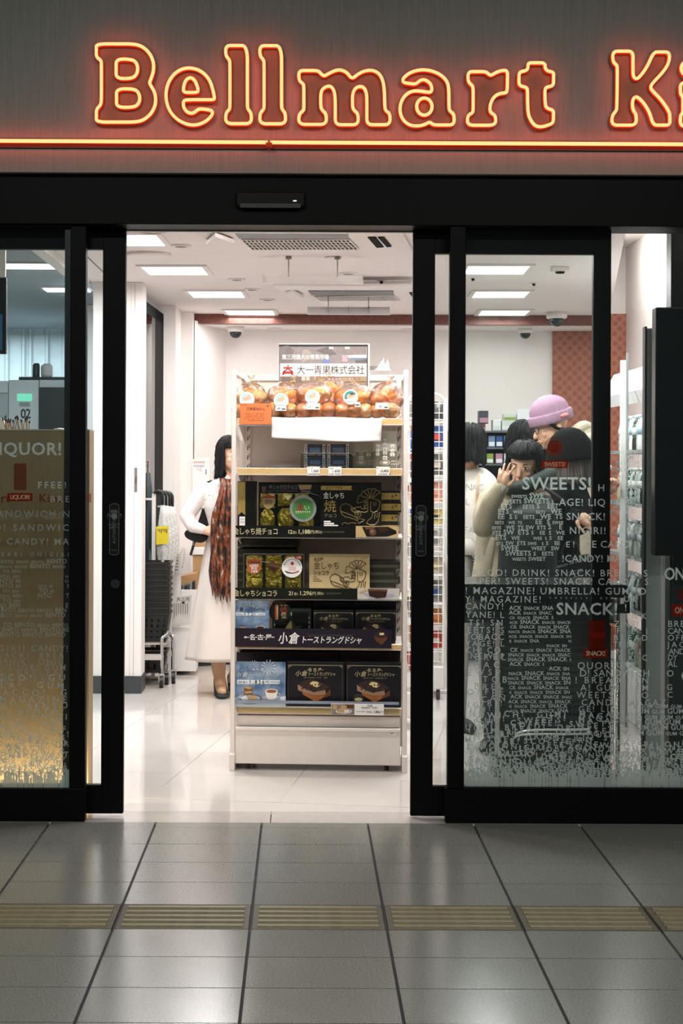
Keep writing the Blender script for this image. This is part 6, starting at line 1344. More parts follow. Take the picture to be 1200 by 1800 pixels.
# ---- black display counter behind the right window
YK = 7.78
def K(px, py, Y=YK): return at(px, py, Y)
KB = pm('counter_black', '101313', .3, var=.1); KG = pm('counter_dark_grey', '23292a', .4)
r = thing('display_counter', 'black display counter with a rounded rim and dark pedestal behind the right window', 'counter', (K(960, 1300).x, YK, 0))
x0, x1 = K(812, 0).x, K(1111, 0).x; zt_, zb_ = K(900, 1027).z, K(900, 1050).z
mb = MB(KB); dz = zt_-zb_
out = [(x0, zb_), (x1-.02, zb_)] + [(x1 - .03 + .03*sin(t), zt_ - .04 + .04*cos(t)) for t in [pi/2 - i*pi/12 for i in range(7)]] + [(x0, zt_)]
mb.prism([(x, YK, z) for x, z in out], (0, .5, 0)); build(mb, 'rim', r, world=True)
mb = MB(KB); mb.box(K(1104, 0).x, K(1112, 0).x, YK+.01, YK+.04, K(0+1000, 1078).z, zb_); mb.box(K(1090, 0).x, K(1112, 0).x, YK+.01, YK+.04, K(1000, 1078).z, K(1000, 1062).z); build(mb, 'corner_bracket', r, world=True)
mb = MB(CHROME); x = K(1096, 0).x; mb.cyl((x, YK+.06, 0), (x, YK+.06, zb_), .011, n=12); build(mb, 'leg', r, world=True, label='slim chrome leg')
mb = MB(glass('counter_glass', (.78, .84, .84))); mb.box(x0, K(1090, 0).x, YK+.02, YK+.026, K(900, 1092).z, zb_); build(mb, 'glass_front', r, world=True)
mb = MB(KG); mb.box(x0, K(1090, 0).x, YK+.03, YK+.49, K(900, 1096).z, K(900, 1092).z); build(mb, 'tray', r, world=True)
mb = MB(KG); mb.box(x0, K(1090, 0).x, YK+.46, YK+.49, K(900, 1092).z, zb_); build(mb, 'back_board', r, world=True)
mb = MB(KB); xa, xb = K(886, 0).x, K(1066, 0).x; zt2 = K(900, 1096).z; mb.box(xa, xb, YK+.06, YK+.26, .1, zt2); build(mb, 'pedestal', r, world=True, bevel=.006)
mb = MB(KG)
for k in range(14): z = .2 + k*.034; mb.box(xa+.02, xb-.02, YK+.054, YK+.06, z, z+.016)
build(mb, 'ribs', r, world=True, kind='stuff')
mb = MB(pm('base_dark', '2a3030', .4)); mb.box(xa-.02, xb+.05, YK+.04, YK+.3, 0, .1); build(mb, 'base', r, world=True, bevel=.01)
mb = MB(pm('rail_painted_gleam', 'ebebe8', .2, .25)); p0, p1 = K(914, 1290, YK-.02), K(1036, 1290, YK-.02)  # pale base colour stands in for ceiling lights reflected in chrome
for dz in (0, .02): mb.tube(chaikin([(p0.x-.02, YK+.04, p0.z-.03), (p0.x, YK-.02, p0.z+dz), (p1.x, YK-.02, p0.z+dz), (p1.x+.005, YK+.04, p0.z+dz)], 2, False), .006, 8)
build(mb, 'foot_rail', r, world=True, label='chrome double foot rail, gleam painted pale')
mb = MB(KG)
for k in range(10): x = K(1067, 0).x + k*.007; mb.cyl((x, YK+.1, .12), (x, YK+.1, zt2-.02), .002, n=5)
for k in range(12): z = .14 + k*.045; mb.cyl((K(1066, 0).x, YK+.1, z), (K(1090, 0).x, YK+.1, z), .002, n=5)
mb.box(K(1066, 0).x, K(1088, 0).x, YK+.14, YK+.4, .1, zt2-.02); build(mb, 'wire_side', r, world=True)
ztr = K(900, 1092).z
for k, (xa_, xb_, yt) in enumerate(((822, 858, 1051), (1066, 1084, 1054))):
    a, b = K(xa_, 1091, YK+.1), K(xb_, yt, YK+.1); mb = MB(pm('white_pack', 'd9d6d2', .4, var=.05, bump=.3)); w = b.x-a.x
    mb.loft([[(a.x + w*(.5 + s*.5*cx), YK+.1 + .05*(1+cy), z) for cx, cy in ((-1, -1), (0, -1.15), (1, -1), (1.08, 0), (1, 1), (0, 1.1), (-1, 1), (-1.05, 0))] for z, s in ((ztr+.0005, .8), (ztr+.03, .95), (b.z-.02, .92), (b.z, .86))]); build(mb, 'white_package', label=('white crumpled package at the window frame end of the black counter' if k == 0 else 'white package at the rounded end of the black counter'), cat='package')
mb = MB(pm('tray_beige_grey', '5a5f5c', .5)); a, b = K(905, 1091, YK+.3), K(990, 1056, YK+.3); mb.box(a.x, b.x, YK+.3, YK+.45, ztr+.0005, b.z); build(mb, 'grey_carton', label='dull grey carton lying inside the black counter', cat='box', bevel=.006)

# ---- open coolers along the right wall
YQ0, YQ1, XQ = 8.75, 10.65, 1.96
CO = pm('cooler_white', 'e4e6e5', .3, var=.02); CG = pm('cooler_grey', '8d9596', .35)
r = thing('open_cooler', 'open white drinks cooler along the right wall', 'cooler', (2.25, YQ0, 0))
mb = MB(CO); mb.box(2.5, 2.58, YQ0, YQ1, 0, 2.05); build(mb, 'back', r, world=True)
mb = MB(CO); mb.prism([(XQ, YQ0, 1.97), (XQ+.08, YQ0, 2.12), (2.58, YQ0, 2.12), (2.58, YQ0, 2.03), (XQ+.03, YQ0, 1.9)], (0, YQ1-YQ0, 0)); build(mb, 'canopy', r, world=True)
mb = MB(CO); mb.box(XQ, 2.5, YQ0, YQ1, 0, .32); build(mb, 'base', r, world=True, bevel=.01)
zs = [.322, .66, .98, 1.3, 1.62]
for z in zs[1:]: mb = MB(CG); mb.box(XQ+.03, 2.5, YQ0, YQ1, z-.02, z); build(mb, 'shelf', r, world=True)
for k, (px, Y) in enumerate(((1099.5, 9.62), (1106, 9.5))):
    x = at(px, 0, Y).x; mb = MB(CO if k == 0 else CG); w = .018 if k == 0 else .005; mb.box(x-w, x+w, Y, Y+.03, 0, at(px, 633 if k == 0 else 620, Y).z); build(mb, 'front_post', r, world=True)
area('cooler_lamp', (XQ+.16, 9.7, 1.88), .06, 1.7, 7, (.95, 1, 1))
BKIND = [('clear', glass('bottle_clear', (.88, .93, .92), 1.6), 'dfe5e5', 'clear bottle'), ('green', pm('bottle_green', '3f7a5c', .15, spec=.7), 'e8e8e2', 'green bottle'), ('white', pm('bottle_white', 'dfe5e3', .25), '9db4c4', 'white bottle'), ('grey', pm('bottle_grey', '9fb0ae', .15, var=.3, scale=40), 'c8cfcf', 'grey-green bottle'), ('yellow', pm('bottle_amber', 'b5b08a', .2), 'c9d0cc', 'yellow bottle')]
PROTO = []
def bottle_proto(k):
    nm, m, cap, lab = BKIND[k]; r = thing('drink_bottle', lab, 'bottle', (0, 0, 0))
    h = .21; mb = MB(m); mb.lathe([(.028, 0), (.032, .006), (.032, .06), (.029, .075), (.032, .09), (.032, .14), (.024, .17), (.0125, .188), (.0125, .198)], n=14); build(mb, 'body', r)
    mb = MB(pm('cap_' + cap, cap, .4)); mb.lathe([(.0145, .196), (.0145, .213), (.001, .214)], n=12); build(mb, 'cap', r)
    mb = MB(pm('band_%d' % k, ('d5dcda', 'cfd8d2', '8fa8b8', 'b9c4c0', 'a8544a')[k], .4)); mb.lathe([(.0325, .092), (.0325, .135)], n=14); build(mb, 'label', r)
    return r
used = set(); lev = ['bottom', 'second', 'third', 'fourth', 'top']
for s, z in enumerate(zs):
    for q in range(17):
        y = 8.95 + q*.085; k = RND.choice([0, 3, 3, 2, 1, 3, 0, 3, 2, 4]); x = XQ + .07 + RND.uniform(0, .015)
        if k not in used:
            o = bottle_proto(k); used.add(k); PROTO.append((k, o))
        else:
            o = copy_tree([p for kk, p in PROTO if kk == k][0])
        place(o, (x, y, z + .0005), RND.uniform(0, 6)); o['label'] = BKIND[k][3] + ' on the ' + lev[s] + ' cooler shelf, ' + (ORD + ['eleventh', 'twelfth', 'thirteenth', 'fourteenth', 'fifteenth', 'sixteenth', 'seventeenth'])[q] + ' from the window'; o['group'] = 'bottles in the drinks cooler'
# bright hand-held bottle next to the frame
p = at(1070, 850, 9.62); r = thing('red_bottle', 'red bottle with a white cap held up beside the black frame', 'bottle', (p.x, 9.62, at(1070, 865, 9.62).z))
mb = MB(pm('bottle_red', 'b83a2c', .3)); zb2 = at(1070, 868, 9.62).z; zt2_ = at(1070, 826, 9.62).z; mb.lathe([(.018, 0), (.02, .01), (.02, .07), (.013, .095), (.011, zt2_-zb2)], (p.x, 9.62, zb2), 14); build(mb, 'body', r, world=True)
mb = MB(WHT); mb.lathe([(.016, 0), (.016, .022), (.012, .03), (.001, .03)], (p.x, 9.62, zt2_-.001), 14); build(mb, 'cap', r, world=True)
# ---- grey column, black screen and dark cabinet at the right edge
YG = 7.62
r = thing('grey_stand', 'grey metal column standing behind the right window', 'stand', (at(1155, 0, YG).x, YG, 0))
GM_ = pm('stand_grey', '9aa09d', .4, .2, var=.04)
mb = MB(GM_); mb.box(at(1139, 0, YG).x, at(1171, 0, YG).x, YG, YG+.06, 0, at(1150, 577, YG).z); build(mb, 'column', r, world=True, bevel=.004)
mb = MB(DKG); mb.box(at(1135.5, 0, YG).x, at(1139, 0, YG).x, YG-.004, YG+.05, 0, at(1150, 574, YG).z); build(mb, 'edge_trim', r, world=True)
mb = MB(STEEL_L); mb.box(at(1166.5, 0, YG).x, at(1172.5, 0, YG).x, YG-.006, YG-.001, 0, at(1150, 970, YG).z); build(mb, 'light_edge', r, world=True)
r = thing('display_screen', 'large black screen panel mounted on the grey column at the right edge', 'screen', at(1240, 977, YG-.2))
mb = MB(pm('screen_black', '0c1315', .22)); a, b = at(1150, 977, YG-.16), at(1420, 541, YG-.16); mb.box(a.x, b.x, YG-.16, YG-.08, a.z, b.z); build(mb, 'panel', r, world=True, bevel=.006)
mb = MB(SLOT); mb.box(a.x+.06, a.x+.1, YG-.08, YG-.001, a.z+.15, b.z-.15); build(mb, 'bracket', r, world=True)
r = thing('dark_cabinet', 'tall dark cabinet beside the grey column at the right edge', 'cabinet', (at(1300, 0, YG+.1).x, YG+.1, 0))
mb = MB(pm('cabinet_dark', '161d1d', .4)); mb.box(at(1181, 0, YG+.1).x, at(1480, 0, YG+.1).x, YG+.1, YG+.2, 0, 2.95); build(mb, 'body', r, world=True)
mb = MB(pm('cabinet_dark_panel', '1d2626', .35)); mb.box(at(1186, 0, YG+.1).x, at(1475, 0, YG+.1).x, YG+.09, YG+.1, .1, 2.2); build(mb, 'door', r, world=True)

r = thing('wall_poster', 'small framed pinkish poster on the bright right wall above the cooler', 'poster', (2.69, 11.7, 2.3))
zA, zB = at(1168, 618, 11.6).z, at(1168, 556, 11.6).z
mb = MB(pm('poster_frame', '6b5f5f', .5)); mb.box(2.685, 2.699, 11.45, 11.95, zA, zB); build(mb, 'frame', r, world=True)
mb = MB(pm('poster_pink', 'd9a9a4', .5, var=.3, scale=12)); mb.box(2.681, 2.686, 11.47, 11.93, zA+.02, zB-.02); build(mb, 'print', r, world=True)
# ================================================================== PEOPLE
SKIN = pm('skin', 'd9a88c', .5, var=.05, scale=25, sss=.12); LIP = pm('lips', 'b0665a', .4); EYEW = pm('eye_white', 'e8e2dc', .3); IRIS = pm('iris_dark', '1a100c', .15); BROW = pm('brow_dark', '1c1513', .7)
HAIRB = pm('hair_black', '0b0a0b', .6, var=.5, scale=160, stretch=(1, 1, .08), bump=.6, spec=.25)
HAIRG = pm('hair_ash_brown', '4d4440', .6, var=.35, scale=140, stretch=(1, 1, .08), bump=.6, spec=.3)
def rot(yaw, pitch=0, roll=0):
    return Matrix.Rotation(radians(yaw), 3, 'Z') @ Matrix.Rotation(radians(pitch), 3, 'X') @ Matrix.Rotation(radians(roll), 3, 'Y')
def head(root, c, R, s=1.0, neck=None, face=True, extra=()):
    """head centred between the ears, looking along local -Y (R turns it); face parts are children of the skin mesh"""
    c = Vector(c); T = lambda p: c + R @ (Vector(p)*s)
    mb = MB(SKIN)
    mb.ell(T((0, .012, .035)), .073*s, .092*s, .083*s, 18, 12, Rm=R)
    mb.ell(T((0, -.022, -.035)), .058*s, .068*s, .068*s, 16, 10, Rm=R)
    mb.ell(T((0, -.042, -.082)), .030*s, .034*s, .026*s, 12, 8, Rm=R)
    mb.ell(T((0, -.055, .005)), .052*s, .035*s, .045*s, 12, 8, Rm=R)
    mb.limb([T((0, -.083, .012)), T((0, -.104, -.026))], [.008*s, .0135*s], 8)
    mb.ell(T((0, -.086, -.058)), .022*s, .012*s, .012*s, 10, 6, Rm=R)
    for sx in (-1, 1): mb.ell(T((sx*.074, .012, -.005)), .010*s, .020*s, .032*s, 10, 7, Rm=R); mb.ell(T((sx*.034, -.064, -.022)), .02*s, .016*s, .018*s, 8, 6, Rm=R)
    if neck is not None: mb.limb([T((0, .018, -.05)), neck], [.052*s, .056*s], 14)
    for pts, rad in extra: mb.limb(pts, rad, 10)
    o = build(mb, 'head', root, world=True, mods=[('remesh', .0055, 3)])
    if face:
        for sx in (-1, 1):
            mb = MB(EYEW); mb.ell(T((sx*.031, -.0835, .012)), .0125*s, .006*s, .0062*s, 10, 6, Rm=R); mb.ell(T((sx*.031, -.0885, .012)), .0062*s, .003*s, .0058*s, 8, 5, IRIS, Rm=R); build(mb, 'eye', o, world=True)
            mb = MB(BROW); mb.tube([T((sx*.016, -.089, .030)), T((sx*.031, -.090, .035)), T((sx*.048, -.079, .030))], [.0025*s, .0035*s, .0015*s], 6); mb.tube([T((sx*.018, -.089, .0185)), T((sx*.031, -.0905, .0205)), T((sx*.046, -.082, .017))], .0014*s, 5); build(mb, 'eyebrow', o, world=True)
        mb = MB(LIP); mb.ell(T((0, -.0975, -.0545)), .0205*s, .006*s, .005*s, 10, 6, Rm=R); mb.ell(T((0, -.0965, -.0625)), .017*s, .006*s, .0055*s, 10, 6, Rm=R); build(mb, 'mouth', o, world=True)
    return o, T
def bob(root, c, R, s, length, mat, open_az=62, fringe=.038, name='hair', flare=1.06, back=None):
    """chin-length hair: crown cap plus hanging sheet with an opening for the face"""
    c = Vector(c); NA = 40; rows = []
    for j in range(8):
        t = j/7*pi/2; rows.append((sin(t), .035 + cos(t)*.098, 0))
    n2 = 7
    for j in range(1, n2+1): rows.append((1 + (flare-1)*j/n2, .035 - (length)*j/n2, 1))
    vs = []; keep = {}
    for j, (r, z, low) in enumerate(rows):
        for i in range(NA):
            a = 2*pi*i/NA; w = .005*sin(9*a + j*.4)*(1 if low else .3)
            zz = z + (RND.uniform(-.012, .012) if j == len(rows)-1 else 0)
            if back is not None and low: zz = .035 - (.035 - zz)*(1 + back*max(0, cos(a - pi/2)))
            p = Vector(((.087*r + w)*cos(a), .012 + (.107*r + w)*sin(a), zz)); vs.append(c + R @ (p*s)); keep[(j, i)] = p
    fs = []
    for j in range(len(rows)-1):
        for i in range(NA):
            k = (i+1) % NA; a = (2*pi*(i+.5)/NA - 1.5*pi + pi) % (2*pi) - pi
            zc = (rows[j][1] + rows[j+1][1])/2
            if abs(a) < radians(open_az) and zc < fringe: continue
            fs.append((j*NA+i, j*NA+k, (j+1)*NA+k, (j+1)*NA+i))
    mb = MB(mat); mb.add(vs, fs, None, True)
    o = build(mb, name, root, world=True, mods=[('solid', .016*s, 0), ('subsurf', 1)])
    mb = MB(mat); rr = random.Random(int(c.x*1000)); nr = len(rows)
    for q in range(110):
        i = rr.uniform(0, NA); a = (2*pi*i/NA - 1.5*pi + pi) % (2*pi) - pi; j0 = rr.choice((1, 2, 3)); P = []
        j1 = nr if abs(a) > radians(open_az + 2) else 6
        for j in range(j0, j1):
            if j1 == 6 and rows[j][1] < fringe - .012: break
            p = keep[(j, int(i) % NA)]; p2 = keep[(j, (int(i)+1) % NA)]; p = p.lerp(p2, i % 1); k = 1.07 + rr.uniform(-.01, .03); P.append(c + R @ (Vector((p.x*k + rr.uniform(-.003, .003), (p.y-.012)*k + .012, p.z + (.012 if j < 7 else 0)))*s))
        if len(P) > 2:
            P.append(P[-1] + (P[-1]-P[-2])*rr.uniform(.3, 1.1)); mb.tube(P, [.0035*s + .0025*s*(1 if 0 < n_ < len(P)-2 else 0) for n_ in range(len(P)-1)] + [.0008], 5)
    build(mb, 'strands', o, world=True, kind='stuff')
    return o
def hand(mb, wrist, d, up, s=1.0, curl=.5, spread=.25, side=1, fr=.0085):
    """palm plus five bent fingers; d = pointing direction, up = back of the hand"""
    wrist, d, up = Vector(wrist), Vector(d).normalized(), Vector(up); up = (up - d*up.dot(d)).normalized(); w = d.cross(up)*side
    m = wrist + d*.045*s
    mb.limb([wrist, m + w*.012*s, m + d*.035*s + w*.018*s], [.026*s, .027*s, .02*s], 10); mb.limb([m - w*.012*s, m + d*.035*s - w*.02*s], [.026*s, .019*s], 10)
    for k, (off, ln) in enumerate(((-.030, .064), (-.010, .076), (.010, .080), (.029, .070))):
        b = m + d*.04*s + w*off*s; dd = (d + w*off/.03*spread*.35).normalized(); P = [b]; ang = 0
        for q, f in enumerate((.42, .32, .26)):
            ang += (curl if not isinstance(curl, (list, tuple)) else curl[k])*(.55 if q == 0 else .8)
            P.append(P[-1] + (dd*cos(ang) - up*sin(ang))*ln*f*s)
        mb.limb(P, [fr*s*1.08, fr*s, fr*s*.92, fr*s*.78], 8)
    b = wrist + d*.02*s + w*.026*s; P = [b, b + (d*.5 + w*.8)*.032*s, b + (d*.85 + w*.75)*.052*s - up*.006*s, b + (d*1.2 + w*.6)*.066*s - up*.014*s]
    mb.limb(P, [.014*s, .0115*s, .0098*s, .008*s], 8)
def ring(c, rx, ry, R, n=20, wav=0, ph=0, k=7):
    return [Vector(c) + R @ Vector(((rx + wav*cos(k*2*pi*i/n + ph))*cos(2*pi*i/n), (ry + wav*cos(k*2*pi*i/n+ph))*sin(2*pi*i/n), 0)) for i in range(n)]
def coat_shape(mb, rings, R):
    mb.loft([ring(c, rx, ry, R, 22) for c, rx, ry in rings])

# ---------------- woman in white behind the display shelf
YW_ = 10.72
def A(x, y, dy=0.0): return at(x, y, YW_ + dy)
r = thing('person', 'person in white knit top and long white skirt, half hidden by the shelf', 'person', (A(398, 1200).x, YW_, 0))
R0 = rot(24, 0); hc = A(407, 803)
_, T = head(r, hc, R0, .98, A(404, 850, .02), True)
mb = MB(SKIN); mb.limb([A(352, 930, -.055), A(362, 934, -.07)], [.024, .025]); hand(mb, A(357, 932, -.07), (1, -.12, -.14), (.1, -.6, .8), .95, (.5, .55, .6, .7), .2, -1); build(mb, 'hand', r, world=True, mods=[('remesh', .0045, 2)])
bob(r, hc, R0, 1.0, .155, HAIRB, 56, .052, back=.12)
mb = MB(HAIRB)
for q in range(9): x = 379 + q*2.2; mb.tube([A(x, 822 + q % 3*4, -.03), A(x-2+q % 2*3, 842, -.035), A(x-3+q % 3*3, 852 + q % 4*3, -.03)], [.007, .005, .001], 5)
mb.tube([A(380, 820, -.02), A(374, 832, -.03), A(376, 840, -.03)], .0012, 4); build(mb, 'loose_strand', r, world=True)
KNIT = pm('white_knit', 'd8cecb', .85, var=.03, scale=90, bump=.25, stretch=(1, 1, 4)); FUR = pm('white_fluffy_knit', 'f2ece9', .95, var=.05, scale=120, bump=.8)
mb = MB(KNIT); Rb = rot(8)
coat_shape(mb, [(A(404, 850, .02), .06, .06), (A(403, 858, .02), .13, .085), (A(402, 870, .02), .175, .105), (A(401, 890, .02), .17, .11), (A(401, 912, .02), .145, .10), (A(402, 932, .02), .13, .095), (A(402, 945, .02), .135, .10)], Rb)
mb.limb([A(357, 862, 0), A(343, 884, -.01), A(328, 907, -.02)], [.062, .056, .05], 14); mb.limb([A(328, 907, -.02), A(338, 925, -.05), A(357, 931, -.065)], [.05, .043, .032], 14)
mb.limb([A(452, 862, .05), A(462, 905, .05), A(452, 935, -.05)], [.06, .05, .034], 12)
build(mb, 'knit_top', r, world=True, mods=[('remesh', .009, 3)])
mb = MB(FUR)
for q in range(170):
    u = RND.random(); t = RND.uniform(-.2, 1.1); x = 356 + 44*u + RND.uniform(-3, 3); y = 848 + 18*(1-u)*1.0 + RND.uniform(-10, 14)
    mb.ell(A(x, y, -.06 + .07*abs(u-.5)), RND.uniform(.012, .024), None, None, 7, 5)
build(mb, 'fluffy_collar', r, world=True, mods=[('remesh', .008, 1)])
SKIRT = pm('white_skirt', 'd9cdc5', .75, var=.02, scale=10)
mb = MB(SKIRT); rg = []
for y, xa, xb, wv in ((935, 365, 440, 0), (960, 361, 444, .002), (1000, 354, 452, .005), (1060, 345, 462, .010), (1110, 337, 468, .014), (1161, 328, 474, .018)):
    c = A((xa+xb)/2, y, .04); rx = (A(xb, y).x - A(xa, y).x)/2; rg.append(ring(c, rx, .10 + (rx-.13)*.6, rot(4), 60, wv, .6, 6))
mb.loft(rg, cap=False); build(mb, 'skirt', r, world=True, mods=[('solid', .004), ('subsurf', 1)])
TIGHT = pm('tan_stocking', 'b58d6c', .5, var=.04)
mb = MB(TIGHT); mb.limb([A(383, 1130, .03), A(384, 1170, .02), A(386, 1194, .0), A(388, 1211, -.02)], [.056, .050, .038, .038], 14); mb.limb([A(388, 1211, -.02), A(390, 1217, -.12)], [.038, .03], 12); build(mb, 'leg', r, world=True, mods=[('remesh', .007, 2)])
mb = MB(TIGHT); mb.limb([A(418, 1130, .1), A(416, 1165, .14), A(410, 1190, .2), A(407, 1200, .22)], [.05, .042, .033, .03], 12); build(mb, 'leg', r, world=True, mods=[('remesh', .007, 2)])
SHOE = pm('black_suede', '131213', .6)
def shoe(name, x, yb, Y, yaw, heel=.05, k=1.0):
    z0 = 0.0; c = Vector((at(x, 1200, Y).x, Y, 0)); Rz = rot(yaw); mb = MB(SHOE); rg = []
    for v, w, h, zb in ((.09, .024*k, .075*k, heel), (.07, .032, .07, heel), (.03, .034, .045, heel*.75), (-.03, .036, .032, heel*.25), (-.09, .042, .036, .004), (-.13, .036, .03, .002), (-.155, .018, .018, .003)):
        rg.append([c + Rz @ Vector((w*k*cos(t), v, zb + h*.5 + h*.5*sin(t))) for t in [2*pi*i/14 for i in range(14)]])
    mb.loft(rg); mb.cyl(c + Rz @ Vector((0, .075, 0)), c + Rz @ Vector((0, .075, heel+.01)), .012, .02, 10); build(mb, name, r, world=True)
shoe('shoe', 388, 1222, YW_-.02, 8, .05, 1.3); shoe('shoe', 409, 1205, YW_+.2, 8)
def scarf_mat():
    m = bpy.data.materials.new('rust_striped_scarf'); m.use_nodes = True; nt = m.node_tree; N, L = nt.nodes, nt.links; p = N['Principled BSDF']; p.inputs['Roughness'].default_value = .45
    tc = N.new('ShaderNodeTexCoord'); mp = N.new('ShaderNodeMapping'); mp.inputs['Scale'].default_value = (26, 10, 9); L.new(tc.outputs['Object'], mp.inputs[0])
    n = N.new('ShaderNodeTexNoise'); n.inputs['Scale'].default_value = 1.6; n.inputs['Detail'].default_value = 6; n.inputs['Roughness'].default_value = .7; L.new(mp.outputs[0], n.inputs[0])
    r_ = N.new('ShaderNodeValToRGB'); r_.color_ramp.interpolation = 'LINEAR'; L.new(n.outputs[0], r_.inputs[0]); e = r_.color_ramp.elements
    e[0].position = .36; e[0].color = lin('231a17') + (1,); e[1].position = .70; e[1].color = lin('d8c6b2') + (1,)
    for pos, h in ((.46, '251814'), (.50, '54260f'), (.55, '934318'), (.58, '33201a')): q = e.new(pos); q.color = lin(h) + (1,)
    L.new(r_.outputs[0], p.inputs['Base Color']); return m
SCF = scarf_mat(); mb = MB(SCF)
for q in range(9):
    u = q/8; xt = 393 + 14*u; xm = 374 + 40*u; xb_ = 372.5 + 42*u; yb = 1047 + 14*u + (q % 2)*5
    pts = []; rad = []
    for j in range(15):
        v = j/14; y = 842 + (yb-842)*v; s_ = min(1, v*2.4)**.8; x = xt + (xm-xt)*s_ + (xb_-xm)*max(0, v-.5)*2 + 1.2*sin(v*14+q); pts.append(A(x, y, -.13 - .03*sin(pi*min(1, v*2)) - .012*(q % 2))); rad.append(.009 + .009*s_ + .003*sin(v*26 + q*2))
    rad[-1] = .002; rad[-2] *= .6; mb.tube(pts, rad, 8)
build(mb, 'scarf', r, world=True)
mb = MB(SCF); mb.tube(chaikin([A(392, 846, -.1), A(398, 852, -.13), A(410, 854, -.13), A(425, 848, -.08), A(425, 838, .06), A(400, 836, .09), A(388, 840, .02)], 2, True), .022, 8, True); build(mb, 'scarf_loop', r, world=True)
# bag
r = thing('shoulder_bag', 'black leather shoulder bag with white clasps hanging at the elbow of the white knit top', 'bag', A(345, 955))
LEA = pm('black_leather', '0f0f10', .3, var=.2)
mb = MB(LEA); P = [(345, 926), (352, 905), (358, 884), (366, 872), (371, 878), (370, 900), (368, 926), (366, 945), (358, 955), (340, 952), (325, 944), (323, 936), (330, 930)]; mb.prism([tuple(A(x, y, -.02)) for x, y in chaikin(P, 2)][::-1], (0, .09, 0)); build(mb, 'bag_body', r, world=True, bevel=.012)
mb = MB(LEA); P = [(323.5, 935), (331, 931), (352, 939), (366, 944), (357, 955.5), (340, 952.5), (325, 945)]; mb.prism([tuple(A(x, y, -.045)) for x, y in chaikin(P, 2)][::-1], (0, .03, 0)); build(mb, 'flap', r, world=True, bevel=.006)
mb = MB(LEA); mb.tube([A(342, 951, -.05), A(339, 962, -.055), A(335, 976, -.055)], .009, 8); mb.tube([A(366, 868, -.0), A(357, 850, .02), A(372, 846, .06)], .009, 8); build(mb, 'strap', r, world=True)
mb = MB(pm('white_clasp', 'e9e3da', .25)); mb.limb([A(356.5, 892, -.03), A(357, 887, -.03)], [.007, .007], 8); mb.limb([A(363.5, 889, -.03), A(364, 884, -.03)], [.007, .007], 8); build(mb, 'clasp', r, world=True)

# ---------------- shoppers behind the right window
def arm(mb, pts, r0, r1): 
    n = len(pts); mb.limb(pts, [r0 + (r1-r0)*i/(n-1) for i in range(n)], 12)
def lower_body(root, x, Y, zhip, mat, shoemat, R):
    for sx in (-1, 1):
        b = Vector((x, Y, 0)) + R @ Vector((sx*.095, 0, 0)); mb = MB(mat); mb.limb([b + Vector((0, 0, zhip)), b + Vector((0, 0, .48)), b + Vector((0, .01, .08))], [.09, .062, .045], 12); build(mb, 'leg', root, world=True)
        mb = MB(shoemat); mb.limb([b + Vector((0, .02, .045)), b + R @ Vector((0, -.1, 0)) + Vector((0, 0, .04)), b + R @ Vector((0, -.17, 0)) + Vector((0, 0, .034))], [.042, .04, .03], 10); build(mb, 'shoe', root, world=True)
TRS = pm('dark_trousers', '1b1d20', .8); SH2 = pm('dark_shoes', '15110f', .5)
# pink beanie
Yp = 9.8; B_ = lambda x, y, dy=0.0: at(x, y, Yp+dy)
HOOD = pm('beige_hoodie', 'cdbfaa', .85, var=.04, scale=60, bump=.2); OLIVE = pm('olive_jacket', '3b4033', .7, var=.1)
r = thing('person', 'person in a pink knit beanie and thin glasses, beige hood', 'person', (B_(1010, 900).x, Yp+.1, 0))
R1 = rot(-74, 16); hc = B_(968, 752); o, T = head(r, hc, R1, 1.1, B_(1000, 800, .04))
BEAN_ = pm('pink_beanie', 'aa869d', .9, var=.05, scale=45, bump=.5, stretch=(3, 3, .4))
def beanie(mb, mat, rows, s, flut=.0):
    rg = []
    for rr, z, k in rows: rg.append([hc + R1 @ (Vector(((.088*rr + flut*k*cos(24*2*pi*i/72))*cos(2*pi*i/72), .014 + (.110*rr + flut*k*cos(24*2*pi*i/72))*sin(2*pi*i/72), z))*s) for i in range(72)])
    mb.loft(rg)
mb = MB(BEAN_); beanie(mb, BEAN_, [(1.0, .04, 1), (1.03, .07, 1), (.98, .11, 1), (.84, .14, 1), (.6, .162, .8), (.3, .176, .4), (.05, .18, 0)], 1.1, .0036); bn = build(mb, 'beanie', r, world=True)
mb = MB(BEAN_); beanie(mb, BEAN_, [(1.06, .028, 1), (1.13, .035, 1), (1.14, .075, 1), (1.07, .085, 1)], 1.1, .0042); build(mb, 'cuff', bn, world=True)
mb = MB(pm('coral_tag', 'e08a86', .6)); q = T((.098, .05, .055)); mb.ell(q, .012, .03, .012, 8, 6, Rm=R1); build(mb, 'tag', bn, world=True)
mb = MB(HAIRB); 
for i in range(16): a = radians(200 - i*14) ; pass
for sx in (-1, 1): mb.limb([T((sx*.074, -.03, .03)), T((sx*.076, -.005, -.0)), T((sx*.074, .04, -.03)), T((sx*.05, .085, -.04))], [.012, .012, .02, .022], 8)
build(mb, 'hair', r, world=True, mods=[('remesh', .007, 1)])
mb = MB(pm('glasses_black', '17171a', .3))
for sx in (-1, 1):
    mb.tube([T((sx*.032 + .022*cos(a), -.100, .010 + .018*sin(a))) for a in [i*pi/8 for i in range(16)]], .0022, 6, True); mb.tube([T((sx*.053, -.1, .014)), T((sx*.077, -.03, .016)), T((sx*.080, .012, .012))], .0022, 6)
mb.tube([T((-.010, -.1, .012)), T((.010, -.1, .012))], .002, 6); build(mb, 'glasses', r, world=True)
mb = MB(HOOD); Rc = rot(-60)
